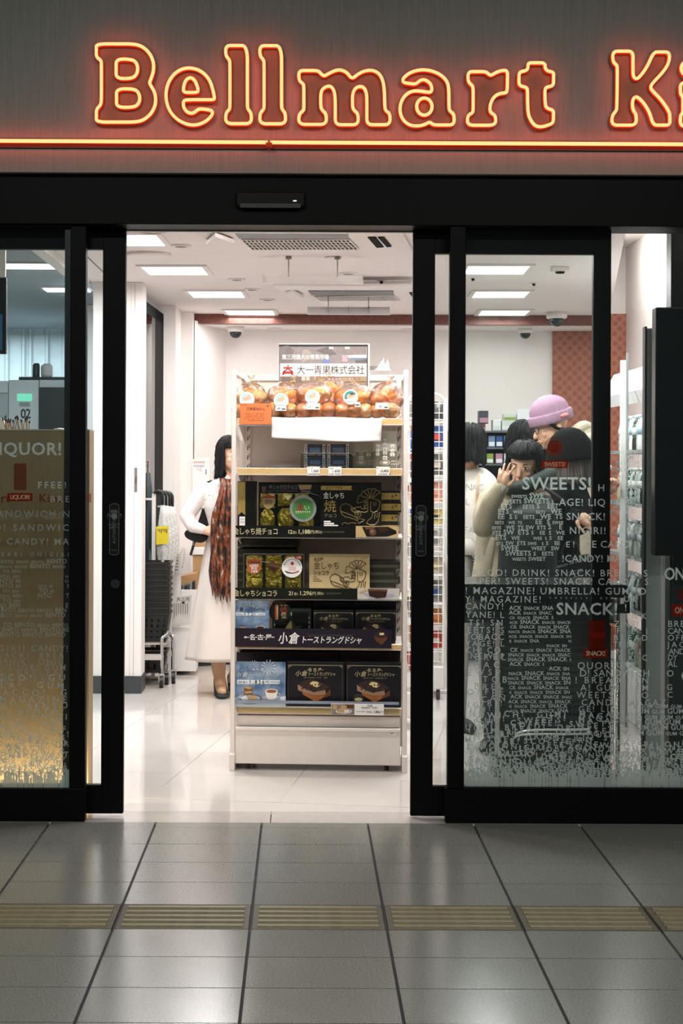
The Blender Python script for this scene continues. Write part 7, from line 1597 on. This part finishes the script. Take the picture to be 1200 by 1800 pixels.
coat_shape(mb, [(B_(1000, 800, .05), .09, .08), (B_(1008, 812, .06), .17, .13), (B_(1012, 840, .08), .21, .15), (B_(1012, 900, .08), .21, .16), (B_(1012, 985, .08), .2, .16), (B_(1012, 1060, .08), .2, .16)], Rc)
arm(mb, [B_(1034, 825, .0), B_(1056, 885, -.08), B_(1064, 872, -.17)], .075, .036); arm(mb, [B_(990, 825, .2), B_(975, 880, .2), B_(945, 915, .12)], .07, .045)
mb.limb([B_(1003, 786, .0), B_(1022, 762, .06), B_(1036, 760, .1), B_(1034, 792, .12)], [.03, .05, .06, .06], 12)
build(mb, 'hoodie', r, world=True, mods=[('remesh', .012, 3)])
mb = MB(SKIN); hand(mb, B_(1063, 872, -.18), (.15, -.2, .9), (-.3, .9, .1), .95, .9, .1, -1); build(mb, 'hand', r, world=True, mods=[('remesh', .0045, 2)])
mb = MB(HOOD); mb.tube(chaikin([B_(994, 790, -.06), B_(1008, 756, -.02), B_(1032, 744, .06), B_(1044, 770, .13), B_(1030, 800, .16)], 2, False), .03, 10); mb.tube(chaikin([B_(1000, 796, -.07), B_(1018, 772, -.05), B_(1040, 768, .02)], 2, False), .028, 10); build(mb, 'hood_fold', r, world=True)
lower_body(r, B_(1012, 900).x, Yp+.08, .85, TRS, SH2, Rc)
# black hat person
Yh = 9.1; C_ = lambda x, y, dy=0.0: at(x, y, Yh+dy)
BLKC = pm('black_wool_coat', '0d0f10', .85, var=.15, scale=40, spec=.15); HATM = pm('black_felt_hat', '090a0b', .85, var=.2, scale=50, spec=.1)
r = thing('person', 'person in a large round black hat and black coat seen from behind', 'person', (C_(985, 900).x, Yh+.1, 0))
R2 = rot(-138, 8); hc = C_(1000, 810); o, T = head(r, hc, R2, 1.0, C_(990, 850, .05), True)
bob(r, hc, R2, 1.0, .17, HAIRG, 58, .03)
rg = []; mb = MB(HATM)
for rr, z in ((1.24, .0), (1.32, -.012), (1.33, .0), (1.27, .05), (1.14, .10), (.93, .14), (.65, .168), (.33, .182), (.04, .185)): rg.append([hc + R2 @ Vector((.092*rr*cos(2*pi*i/28), .012 + .112*rr*sin(2*pi*i/28), z)) for i in range(28)])
mb.loft(rg); build(mb, 'hat', r, world=True)
mb = MB(BLKC); Rc = rot(-100)
coat_shape(mb, [(C_(985, 842, .05), .10, .09), (C_(978, 858, .05), .19, .13), (C_(968, 880, .06), .235, .16), (C_(962, 930, .06), .235, .18), (C_(962, 985, .06), .23, .18), (C_(964, 1040, .06), .24, .18), (C_(965, 1110, .06), .25, .19)], Rc)
arm(mb, [C_(1010, 868, -.06), C_(1028, 905, -.10), C_(1018, 925, -.16), C_(1010, 905, -.2)], .075, .042); arm(mb, [C_(938, 870, .06), C_(905, 910, -.02), C_(900, 950, -.12)], .072, .045)
build(mb, 'coat', r, world=True, mods=[('remesh', .012, 3)])
mb = MB(SKIN); hand(mb, C_(1013, 903, -.2), (.75, -.2, -.55), (0, -.7, .6), .95, .5, .2, 1); build(mb, 'hand', r, world=True, mods=[('remesh', .0045, 2)])
mb = MB(pm('dark_strap', '0b0c0d', .5)); mb.tube(chaikin([C_(950, 852, -.14), C_(972, 868, -.19), C_(1000, 890, -.2), C_(1012, 915, -.16)], 2, False), .014, 8); build(mb, 'strap', r, world=True)
lower_body(r, C_(965, 900).x, Yh+.06, .8, TRS, SH2, Rc)
# shopping bag with lettering carried by the black coat
r = thing('shopping_bag', 'dark paper carrier bag with slanted white lettering held low beside the black coat', 'bag', C_(1000, 1026, -.28))
mb = MB(pm('carrier_black', '121415', .35)); P = [tuple(C_(x, y, -.29)) for x, y in ((968, 990), (1036, 974), (1042, 1024), (972, 1026))]; mb.prism(P[::-1], (0, .07, 0)); build(mb, 'bag_body', r, world=True, bevel=.004)
mb = MB(KB); mb.tube(chaikin([C_(985, 986, -.28), C_(990, 955, -.27), C_(1012, 950, -.27), C_(1020, 978, -.28)], 2, False), .005, 6); build(mb, 'handle', r, world=True)
mb = MB(pm('print_silver', 'b9bdbb', .5)); a, b = C_(974, 1000, -.2915), C_(1035, 984, -.2915); u = (b-a); L_ = u.length; u.normalize(); v = Vector((-u.z, 0, u.x)); txt(mb, 'Maison de FLEUR', a, .019, u=u, v=v, fit=L_); a2 = a + u*.05 - v*.04
for q in range(3):
    for k in range(14): p = a2 + u*(.007*k) - v*(.016*q); mb.add([p, p + u*.0045, p + u*.0045 + v*.004, p + v*.004], [(0, 1, 2, 3)])
build(mb, 'lettering', r, world=True, label='slanted white lettering')
# front person with raised hand, beige sleeve
Yf = 8.62; D_ = lambda x, y, dy=0.0: at(x, y, Yf+dy)
BEI = pm('beige_wool', 'b5a68f', .85, var=.08, scale=50, bump=.2); DGC = pm('dark_green_scarf', '26302c', .8, var=.15, scale=30)
r = thing('person', 'person with a black bob raising a hand to the cheek, beige sleeve', 'person', (D_(905, 900).x, Yf+.1, 0))
R3 = rot(-24, 12, 4); hc = D_(921, 821); o, T = head(r, hc, R3, 1.0, D_(918, 862, .05))
bob(r, hc, R3, 1.0, .07, HAIRB, 66, .062, back=.5)
mb = MB(DGC); mb.tube(chaikin([D_(888, 856, -.05), D_(910, 862, -.12), D_(938, 849, -.125), D_(966, 834, -.03), D_(962, 824, .1), D_(915, 835, .14), D_(888, 842, .08)], 2, True), .04, 10, True); build(mb, 'collar', r, world=True)
mb = MB(BEI); Rc = rot(-20)
coat_shape(mb, [(D_(915, 856, .06), .10, .08), (D_(908, 868, .06), .18, .12), (D_(905, 890, .07), .21, .14), (D_(902, 930, .08), .20, .15), (D_(898, 985, .08), .2, .15), (D_(892, 1045, .08), .21, .16)], Rc)
arm(mb, [D_(862, 880, .02), D_(852, 905, -.04), D_(850, 925, -.08)], .07, .06); arm(mb, [D_(850, 925, -.08), D_(862, 885, -.15), D_(880, 858, -.19)], .062, .042)
build(mb, 'coat', r, world=True, mods=[('remesh', .012, 3)])
mb = MB(SKIN); hand(mb, D_(880, 858, -.2), (.2, -.05, .9), (-.3, -.9, .1), .84, (.95, .35, .15, .2), .9, 1); build(mb, 'hand', r, world=True, mods=[('remesh', .0045, 2)])
mb = MB(pm('dark_green_coat', '1c2422', .7, var=.15)); mb.loft([ring(D_(935, 870, -.02), .10, .10, Rc, 18), ring(D_(932, 900, -.08), .145, .13, Rc, 18), ring(D_(928, 960, -.08), .155, .14, Rc, 18), ring(D_(925, 1030, -.06), .16, .14, Rc, 18)]); build(mb, 'dark_vest', r, world=True, mods=[('remesh', .014, 2)])
mb = MB(BEI); mb.limb([D_(866, 950, -.16), D_(858, 985, -.17), D_(850, 1024, -.17)], [.018, .026, .034], 10); build(mb, 'coat_flap', r, world=True)
lower_body(r, D_(900, 900).x, Yf+.08, .8, TRS, SH2, Rc)
# dark-haired head between
Ym = 10.35; E_ = lambda x, y, dy=0.0: at(x, y, Ym+dy)
r = thing('person', 'person with tousled black hair between the bob and the pink beanie', 'person', (E_(915, 900).x, Ym, 0))
R4 = rot(28, 14); hc = E_(921, 779); o, T = head(r, hc, R4, 1.0, E_(918, 832, .04)); bob(r, hc, R4, 1.02, .10, HAIRB, 46, .03)
mb = MB(HAIRB)
for q in range(12): a = radians(-150 + q*10); p = T((.085*cos(a), .012 + .108*sin(a), .05)); mb.tube([T((.05*cos(a), .012+.07*sin(a), .115)), p, T((.088*cos(a+.1), .012+.114*sin(a+.1), .005))], [.012, .010, .002], 6)
build(mb, 'fringe', r, world=True)
mb = MB(pm('navy_coat', '1d2430', .8, var=.1)); coat_shape(mb, [(E_(918, 832, .04), .09, .08), (E_(918, 846, .05), .19, .12), (E_(918, 880, .06), .22, .14), (E_(918, 1000, .06), .21, .15), (E_(918, 1060, .06), .22, .16)], rot(20)); build(mb, 'coat', r, world=True, mods=[('remesh', .014, 2)])
lower_body(r, E_(918, 900).x, Ym+.05, .85, TRS, SH2, rot(20))
# white padded coat at the window edge
Yv_ = 9.35; G_ = lambda x, y, dy=0.0: at(x + 15, y, Yv_+dy)
PUF = pm('white_padded_coat', 'e6dcd4', .7, var=.03, scale=12, bump=.1)
r = thing('person', 'person in a cream white padded coat at the black window frame, dark hair', 'person', (G_(820, 900).x, Yv_, 0))
R5 = rot(150, 5); hc = G_(811, 785); o, T = head(r, hc, R5, 1.0, G_(808, 836, .04)); bob(r, hc, R5, .95, .14, HAIRB, 56, .05)
mb = MB(PUF); coat_shape(mb, [(G_(812, 822, .04), .08, .08), (G_(815, 832, .05), .11, .12), (G_(818, 850, .06), .135, .15), (G_(820, 900, .06), .14, .17), (G_(820, 950, .06), .135, .16)], rot(20)); arm(mb, [G_(838, 850, 0), G_(842, 900, -.05), G_(836, 950, -.1)], .07, .055)
build(mb, 'coat', r, world=True, mods=[('remesh', .012, 3)])
mb = MB(pm('pale_skirt', 'cfc6c0', .8)); coat_shape(mb, [(G_(820, 945, .06), .136, .16), (G_(820, 970, .06), .136, .16), (G_(820, 974, .06), .12, .14)], rot(20)); build(mb, 'hem', r, world=True)
mb = MB(pm('tan_strap', 'c99a80', .5)); mb.tube([G_(826, 835, -.14), G_(823, 870, -.18), G_(824, 930, -.18)], .008, 6); build(mb, 'strap', r, world=True)
lower_body(r, G_(820, 900).x, Yv_+.06, .95, pm('pale_trousers', 'bab4ad', .8), SH2, rot(20))
# ================================================================== LETTERING ON THE WINDOWS
FILM = film('pale_vinyl', 'e2ece8', .78, .55)
FILMD = film('dim_vinyl', 'd5dfd8', .46, .5)
FILMR = film('red_vinyl', '9a2c1c', .72, .5)
FILMRD = film('dim_red_vinyl', '7e2418', .55, .5)
FILMO = film('orange_vinyl', 'c4542c', .7, .5); FILMBR = film('brown_vinyl', '7a4432', .6, .5); FILMC = film('cream_vinyl', 'e0cfae', .85, .4)
YT = 6.9505
_lay = [0]
def ptxt(mb, s, xa, ytop, ybase, xb=None, m=None, w=0, Y=None, **kw):
    Y = Y or YT; a = at(xa, ybase, Y); cap = at(xa, ytop, Y).z - a.z
    f = None if xb is None else at(xb, ybase, Y).x - a.x
    return txt(mb, s, a, cap, m, w, fit=f, **kw)
def pquad(mb, xa, ya, xb, yb, m, Y=None, th=.0003):
    Y = Y or YT; a, b = at(xa, yb, Y), at(xb, ya, Y); mb.box(a.x, b.x, Y-th, Y, a.z, b.z, m)
def words_rows(mb, word, y0, y1, pitch, xa, xb, m, sizes=(5, 6.2, 8), keep=None, seed=1):
    rr = random.Random(seed); y = y0
    while y < y1:
        x = xa - rr.uniform(0, 18)
        while x < xb:
            h = rr.choice(sizes); a = at(x, y, YT); cap = a.z - at(x, y+h, YT).z
            k = cap/CAP; wd = text_width(word, 1, .02)*k
            px = wd*F/YT
            mn, mx = at(xa, y, YT).x - .004, at(xb, y, YT).x + .004
            def kp(dx, dz, a=a):
                return keep(VX + (a.x+dx)*F/YT, VY - (a.z+dz-EYE)*F/YT) if keep else True
            txt(mb, word, a, cap, m, 1, sp=.02, minx=mn - a.x, maxx=mx - a.x, keep=kp)
            x += px + 4
        y += pitch
def rain(mb, xa, xb, y0, y1, y2, m, seed, words, hcap=10.5, skip=None):
    """letter-spaced word rows that pile up ever more densely towards the sill"""
    rr = random.Random(seed); y = y0; lay = 0; X0, X1 = at(xa, y0, YT).x, at(xb, y0, YT).x
    while y < y2:
        t = (y-y0)/(y2-y0); x = xa - rr.uniform(0, 120); s = ''
        while len(s) < 60: s += rr.choice(words) + '!  '
        Yr = YT - .00004*(lay % 24); a = at(x, y, Yr); cap = at(x, y-hcap*(1-.15*t), Yr).z - a.z
        def kp(dx, dz, a=a):
            px = VX + (a.x+dx)*F/YT
            if skip and skip(px, y): return False
            return True
        txt(mb, s, a, cap, m, 0 if t < .45 else 1, sp=.42 - .2*t, minx=X0-a.x, maxx=X1-a.x, keep=kp, jit=(lambda: rr.uniform(-1, 1)*cap*(.05 + .45*t)))
        lay += 1; y += 11.5*(1-t)**.9 + 2.1
    # closed film at the very bottom, with a ragged upper edge
WORDS = ['COFFEE', 'SANDWICH', 'BREAD', 'CANDY', 'MAGAZINE', 'ONIGIRI', 'LIQUOR', 'TOBACCO', 'GUM', 'SNACK', 'DRINK', 'NEWSPAPER', 'SWEETS', 'UMBRELLA', 'OMIYAGE', 'BENTO']
# ---- right window
mb = MB(FILM)
def solid(mb, xa, xb, yt, yb, seed):
    rr = random.Random(seed); x = xa
    while x < xb:
        w = rr.uniform(1.2, 4); top = yt + rr.uniform(-7, 9) - (6 if rr.random() < .15 else 0); pquad(mb, x, top, min(x+w, xb), yb, None, YT + .0004, .0002)
        x += w + (.7 if rr.random() < .18 else 0)
for s, xa, yt, yb, xb, w in (('SWEETS!', 917, 839, 860, 1040, 1), ('H', 1050, 851.5, 863.5, None, 0), ('NAC', 817, 851, 862.5, 850, 0), ('P', 881, 853, 862, None, 1), ('AGE! LIQ', 982, 876.5, 889, 1064, 0),
        ('SNACK!', 995, 901.5, 914, 1064, 0), ('NIGIRI! CAND', 1000, 926.5, 938.5, 1129, 0), ('ICE CAND', 1021, 950.5, 962.5, 1108, 0), ('E!', 994, 952, 962, 1010, 0), ('!CANDY! MAGA_', 987, 975.5, 987.5, 1126, 0), ('SW', 829, 975.5, 986, 851, 0), ('L', 817, 876, 888, None, 0), ('EA', 814, 926, 937, 833, 0),
        ('BACCO! DRINK! SNACK! BREAD! S', 817, 1000.5, 1012, 1138, 0), ('PAPER! SWEETS! SNACK! CANDY! S', 818, 1015.5, 1027, 1140, 0), ('! MAGAZINE! UMBRELLA! GUM! O', 817, 1032, 1044, 1136, 0), ('Y! MAGAZINE!', 817, 1047.5, 1058.5, 951, 0), ('UM!', 1096, 1047, 1058, 1120, 0),
        ('CANDY!', 817, 1060, 1071, 885, 0), ('SNACK!', 977, 1060, 1080, 1086, 1), ('!!', 1097, 1062, 1074, 1110, 0), ('YANE! L', 818, 1075, 1086, 886, 0), ('TS! SN', 823, 1089, 1099.5, 884, 0), ('EETS! S', 821, 1102, 1112.5, 886, 0), ('TOBACC', 816, 1114, 1124.5, 886, 0), ('YAGE! L', 818, 1126, 1136, 886, 0), ('CH! CO', 818, 1137.5, 1147.5, 880, 0), ('NEWSP', 826, 1148, 1158, 886, 0),
        ('INK', 1100, 1078, 1088, 1136, 0), ('ZINE!', 1078, 1091.5, 1102, 1122, 0), ('F  E  I', 1083, 1104, 1114, 1138, 0), ('B R E A D', 1078, 1116, 1126, 1138, 0), ('TRIN', 1077, 1128, 1138, 1112, 0), ('N  G  I', 1083, 1140, 1150, 1126, 0), ('I  K  C', 1086, 1151, 1161, 1138, 0), ('UM  B', 1083, 1163, 1173, 1116, 0),
        ('QUOR! T B', 1014, 1164, 1176, 1116, 0), ('D! SANDWICH', 1018, 1177, 1189, 1142, 0), ('! BREAD SAN', 1010, 1190, 1201, 1140, 0), ('A! GUM  O M', 1020, 1203, 1214, 1140, 0), ('WEETS!  N O', 1013, 1216, 1227, 1140, 0), ('CANDY! MAGAZ', 1021, 1229, 1240, 1170, 0), ('GE! LIQ', 1016, 1241, 1251, 1085, 0),
        ('ON', 1167, 998, 1019, 1204, 1), ('BRE', 1173, 1091, 1102, 1203, 0), ('CAN', 1173, 1104, 1114, 1203, 0), ('OFF', 1173, 1116, 1126, 1203, 0), ('JAC', 1173, 1128, 1138, 1203, 0), ('AND', 1175, 1140, 1150, 1203, 0), ('DY', 1173, 1151, 1161, 1190, 0), ('AL', 1173, 1162, 1172, 1190, 0), ('O', 1171, 1178, 1189, None, 0), ('O', 1196, 1178, 1198, None, 1), ('G', 1171, 1203, 1213, None, 0), ('C', 1172, 1216, 1226, None, 0)):
    ptxt(mb, s, xa, yt, yb, xb, None, w, maxx=None)
for s, xa, yt, yb, xb in (('UMBRELLA! GUM!', 965, 1049.5, 1052.5, 1085), ('MAGA', 1077, 909, 913.5, 1126)): ptxt(mb, s, xa, yt, yb, xb)
build(mb, 'lettering', w2, world=True, kind='stuff')
mb = MB(FILM); cx, cy, RR = 929, 926, 63
def ball(px, py):
    dx, dy = px-cx, py-cy; r_ = sqrt(dx*dx+dy*dy)
    if r_ > RR: return False
    if r_ > 50: return True
    th = math.atan2(dy, dx); ph = (r_ - 4 - 8.2*(th+pi)/pi) % 16.4
    return ph > 5.2
words_rows(mb, 'SWEETS', 866, 992, 9.2, 858, 992, FILM, (5.2, 6.6, 8.4), ball, 3); build(mb, 'sweets_roundel', w2, world=True, kind='stuff')
mb = MB(FILM); wav = lambda px, py: not (abs(py - (1130 + 5*sin((px-890)/18))) < 4.5 or abs(py - (1170 + 5*sin((px-900)/20))) < 4.5 or (py < 1086 and px > 972))
words_rows(mb, 'SNACK', 1072, 1254, 8.2, 893, 1004, FILM, (4.8, 5.8, 7), wav, 5); build(mb, 'snack_block', w2, world=True, kind='stuff')
mb = MB(FILM); words_rows(mb, 'OMIYAGE', 797, 886, 10.5, 1073, 1124, FILM, (4.5, 6.2, 8), None, 7); words_rows(mb, 'OMIYAGE', 885, 904, 9, 1073, 1124, FILM, (6.2, 8), None, 9); build(mb, 'omiyage_block', w2, world=True, kind='stuff')
mb = MB(FILM); words_rows(mb, 'GUM', 1245, 1302, 9.5, 1114, 1215, FILM, (6, 7, 9), None, 6); build(mb, 'gum_block', w2, world=True, kind='stuff')
mb = MB(FILM)
def skipr(px, y): return (890 < px < 1008 and y < 1256) or (px > 1008 and y < 1253) or (px > 1112 and y < 1308)
rain(mb, 816, 1215, 1160, 1300, 1366, FILM, 21, WORDS, 11, skipr); build(mb, 'falling_letters', w2, world=True, kind='stuff')
mb = MB(FILM); mb.m = film('frosted_vinyl', 'eef3f0', .8, .72); solid(mb, 815.5, 1300, 1358, 1386, 4); build(mb, 'frosted_band', w2, world=True, kind='stuff')
# picture decals on the right window
def decal_label(parent, s, x0, y0, x1, y1, m=FILMR):
    mb = MB(m); P = [at(x, y, YT-.0004) for x, y in ((x0, y0+.5), ((x0+x1)/2, y0), (x1, y0+.3), (x1-.4, y1-.4), ((x0+x1)/2, y1), (x0+.3, y1-.3))]; mb.prism(P[::-1], (0, -.0002, 0)); o = build(mb, 'decal_label', parent, world=True, label='red label reading ' + s)
    mb = MB(FILMC); ptxt(mb, s, x0+(x1-x0)*.1, y0+(y1-y0)*.24, y1-(y1-y0)*.26, x1-(x1-x0)*.1, None, 1, YT-.0008); build(mb, 'lettering', o, world=True)
cx, cy = 974, 786; mb = MB(FILMRD); mb.prism([at(cx+12.5*cos(-t), cy+12.5*sin(-t), YT-.0003) for t in [i*pi/16 for i in range(32)]][::-1], (0, -.0001, 0))
for i in range(44): t = i*pi/22; mb.prism([at(cx+a*cos(t+b), cy+a*sin(t+b), YT-.0003) for a, b in ((13.2, -.035), (18.8, -.03), (18.8, .03), (13.2, .035))], (0, -.0001, 0), FILMBR)
pts = [(cx+(1.2+r_*1.0)*cos(r_*.78), cy+(1.2+r_*1.0)*sin(r_*.78)) for r_ in [i*.28 for i in range(42)]]
mb.tube([at(x, y, YT-.0008) for x, y in pts], .0036, 5, False, FILMO); build(mb, 'candy_decal', w2, world=True, label='orange swirl candy sticker')
decal_label(w2, 'SWEETS!', 951.5, 809, 998, 823)
mb = MB(FILMRD); pquad(mb, 1034.5, 1091, 1063, 1150, None, YT-.0003); pquad(mb, 1034.5, 1112, 1063, 1122, FILMR, YT-.0007); build(mb, 'snack_decal', w2, world=True, label='dark red snack pack sticker')
decal_label(w2, 'SNACK!', 1025, 1140.5, 1068, 1156.5)
mb = MB(FILMRD); mb.prism([at(x, y, YT-.0003) for x, y in chaikin([(1186, 1056), (1204, 1024), (1222, 1056)], 2)][::-1], (0, -.0001, 0)); build(mb, 'onigiri_decal', w2, world=True, label='dark red rice ball sticker')
decal_label(w2, 'ONIGIRI!', 1180.5, 1062.5, 1230, 1083.5)
# ---- left window
mb = MB(FILMD)
for s, xa, yt, yb, xb, w in (('LIQUOR!', -19, 778, 799, 109, 1), ('FFEE!', 66, 847, 858, 117, 1), ('BRE', 88.5, 872, 882.5, 122, 1), ('ANDWICH N', -6, 897, 909, 123, 0), ('D! SANDWIC', -10, 921.5, 932.5, 121, 1), ('! CANDY! MA', -3, 946, 957, 121, 1), ('BERRI ONIGIRI', -8, 971, 977.5, 121, 1),
        ('CANDY!', 54, 1134, 1145, 120, 0), ('GIRI!', -4, 1134, 1145, 44, 0), ('NACK!  BREA', -6, 1147, 1156, 112, 0), ('DRINK!  ONIG', -8, 1158, 1168, 112, 0), ('IQUOR! GUM', 2, 1168, 1178, 116, 0), ('BRELLA!', 30, 1177, 1187, 112, 0), ('EETS!', 30, 1189, 1199, 88, 0), ('R!', 0, 1184, 1204, 20, 1), ('!', 0, 1066, 1085, None, 1)):
    ptxt(mb, s, xa, yt, yb, xb, None, w)
build(mb, 'lettering', w1, world=True, kind='stuff')
mb = MB(FILMD)
def bento(px, py):
    if 36 < px < 118 and 1000 < py < 1072: return (px-83)**2 + (py-1040)**2 < 15**2
    return not (1091 < py < 1100)
words_rows(mb, 'BENTO', 990, 1126, 8.6, 0, 121, FILMD, (4.6, 5.8, 7.4), bento, 8); build(mb, 'bento_block', w1, world=True, kind='stuff')
mb = MB(FILM); rain(mb, -6, 121.5, 1196, 1300, 1366, FILM, 33, WORDS, 11); build(mb, 'falling_letters', w1, world=True, kind='stuff')
mb = MB(FILM); solid(mb, -40, 122.5, 1362, 1387, 9); build(mb, 'frosted_band', w1, world=True, kind='stuff')
mb = MB(FILMBR); pquad(mb, 24.5, 816, 46.5, 860, None, YT-.0003); pquad(mb, 26, 814.5, 45, 816, FILMRD, YT-.0003); pquad(mb, 25.5, 860, 45.5, 861.5, FILMRD, YT-.0003); build(mb, 'can_decal', w1, world=True, label='brown drink can sticker')
decal_label(w1, 'LIQUOR!', 13, 866.5, 57.5, 881)
mb = MB(FILMR); YL2 = 7.044; ptxt(mb, 'Bellmart', -58, 868, 882.5, 17, None, 1, YL2); ptxt(mb, 'Kiosk', 68, 868, 882.5, 121, None, 1, YL2); ptxt(mb, 'll', 153, 868, 882.5, 161, None, 1, YL2); build(mb, 'lettering', d1, world=True, label='dim red shop name lettering')
mb = MB(FILMD); ptxt(mb, '時間', -14, 900, 912, 13, None, 0, YL2); ptxt(mb, '6:20', 22, 900, 912, 53, None, 0, YL2); ptxt(mb, '〜', 58, 902, 912, 70, None, 0, YL2); ptxt(mb, '22:00', 78, 900, 912, 121, None, 0, YL2); build(mb, 'lettering', d1, world=True, label='opening hours lettering')
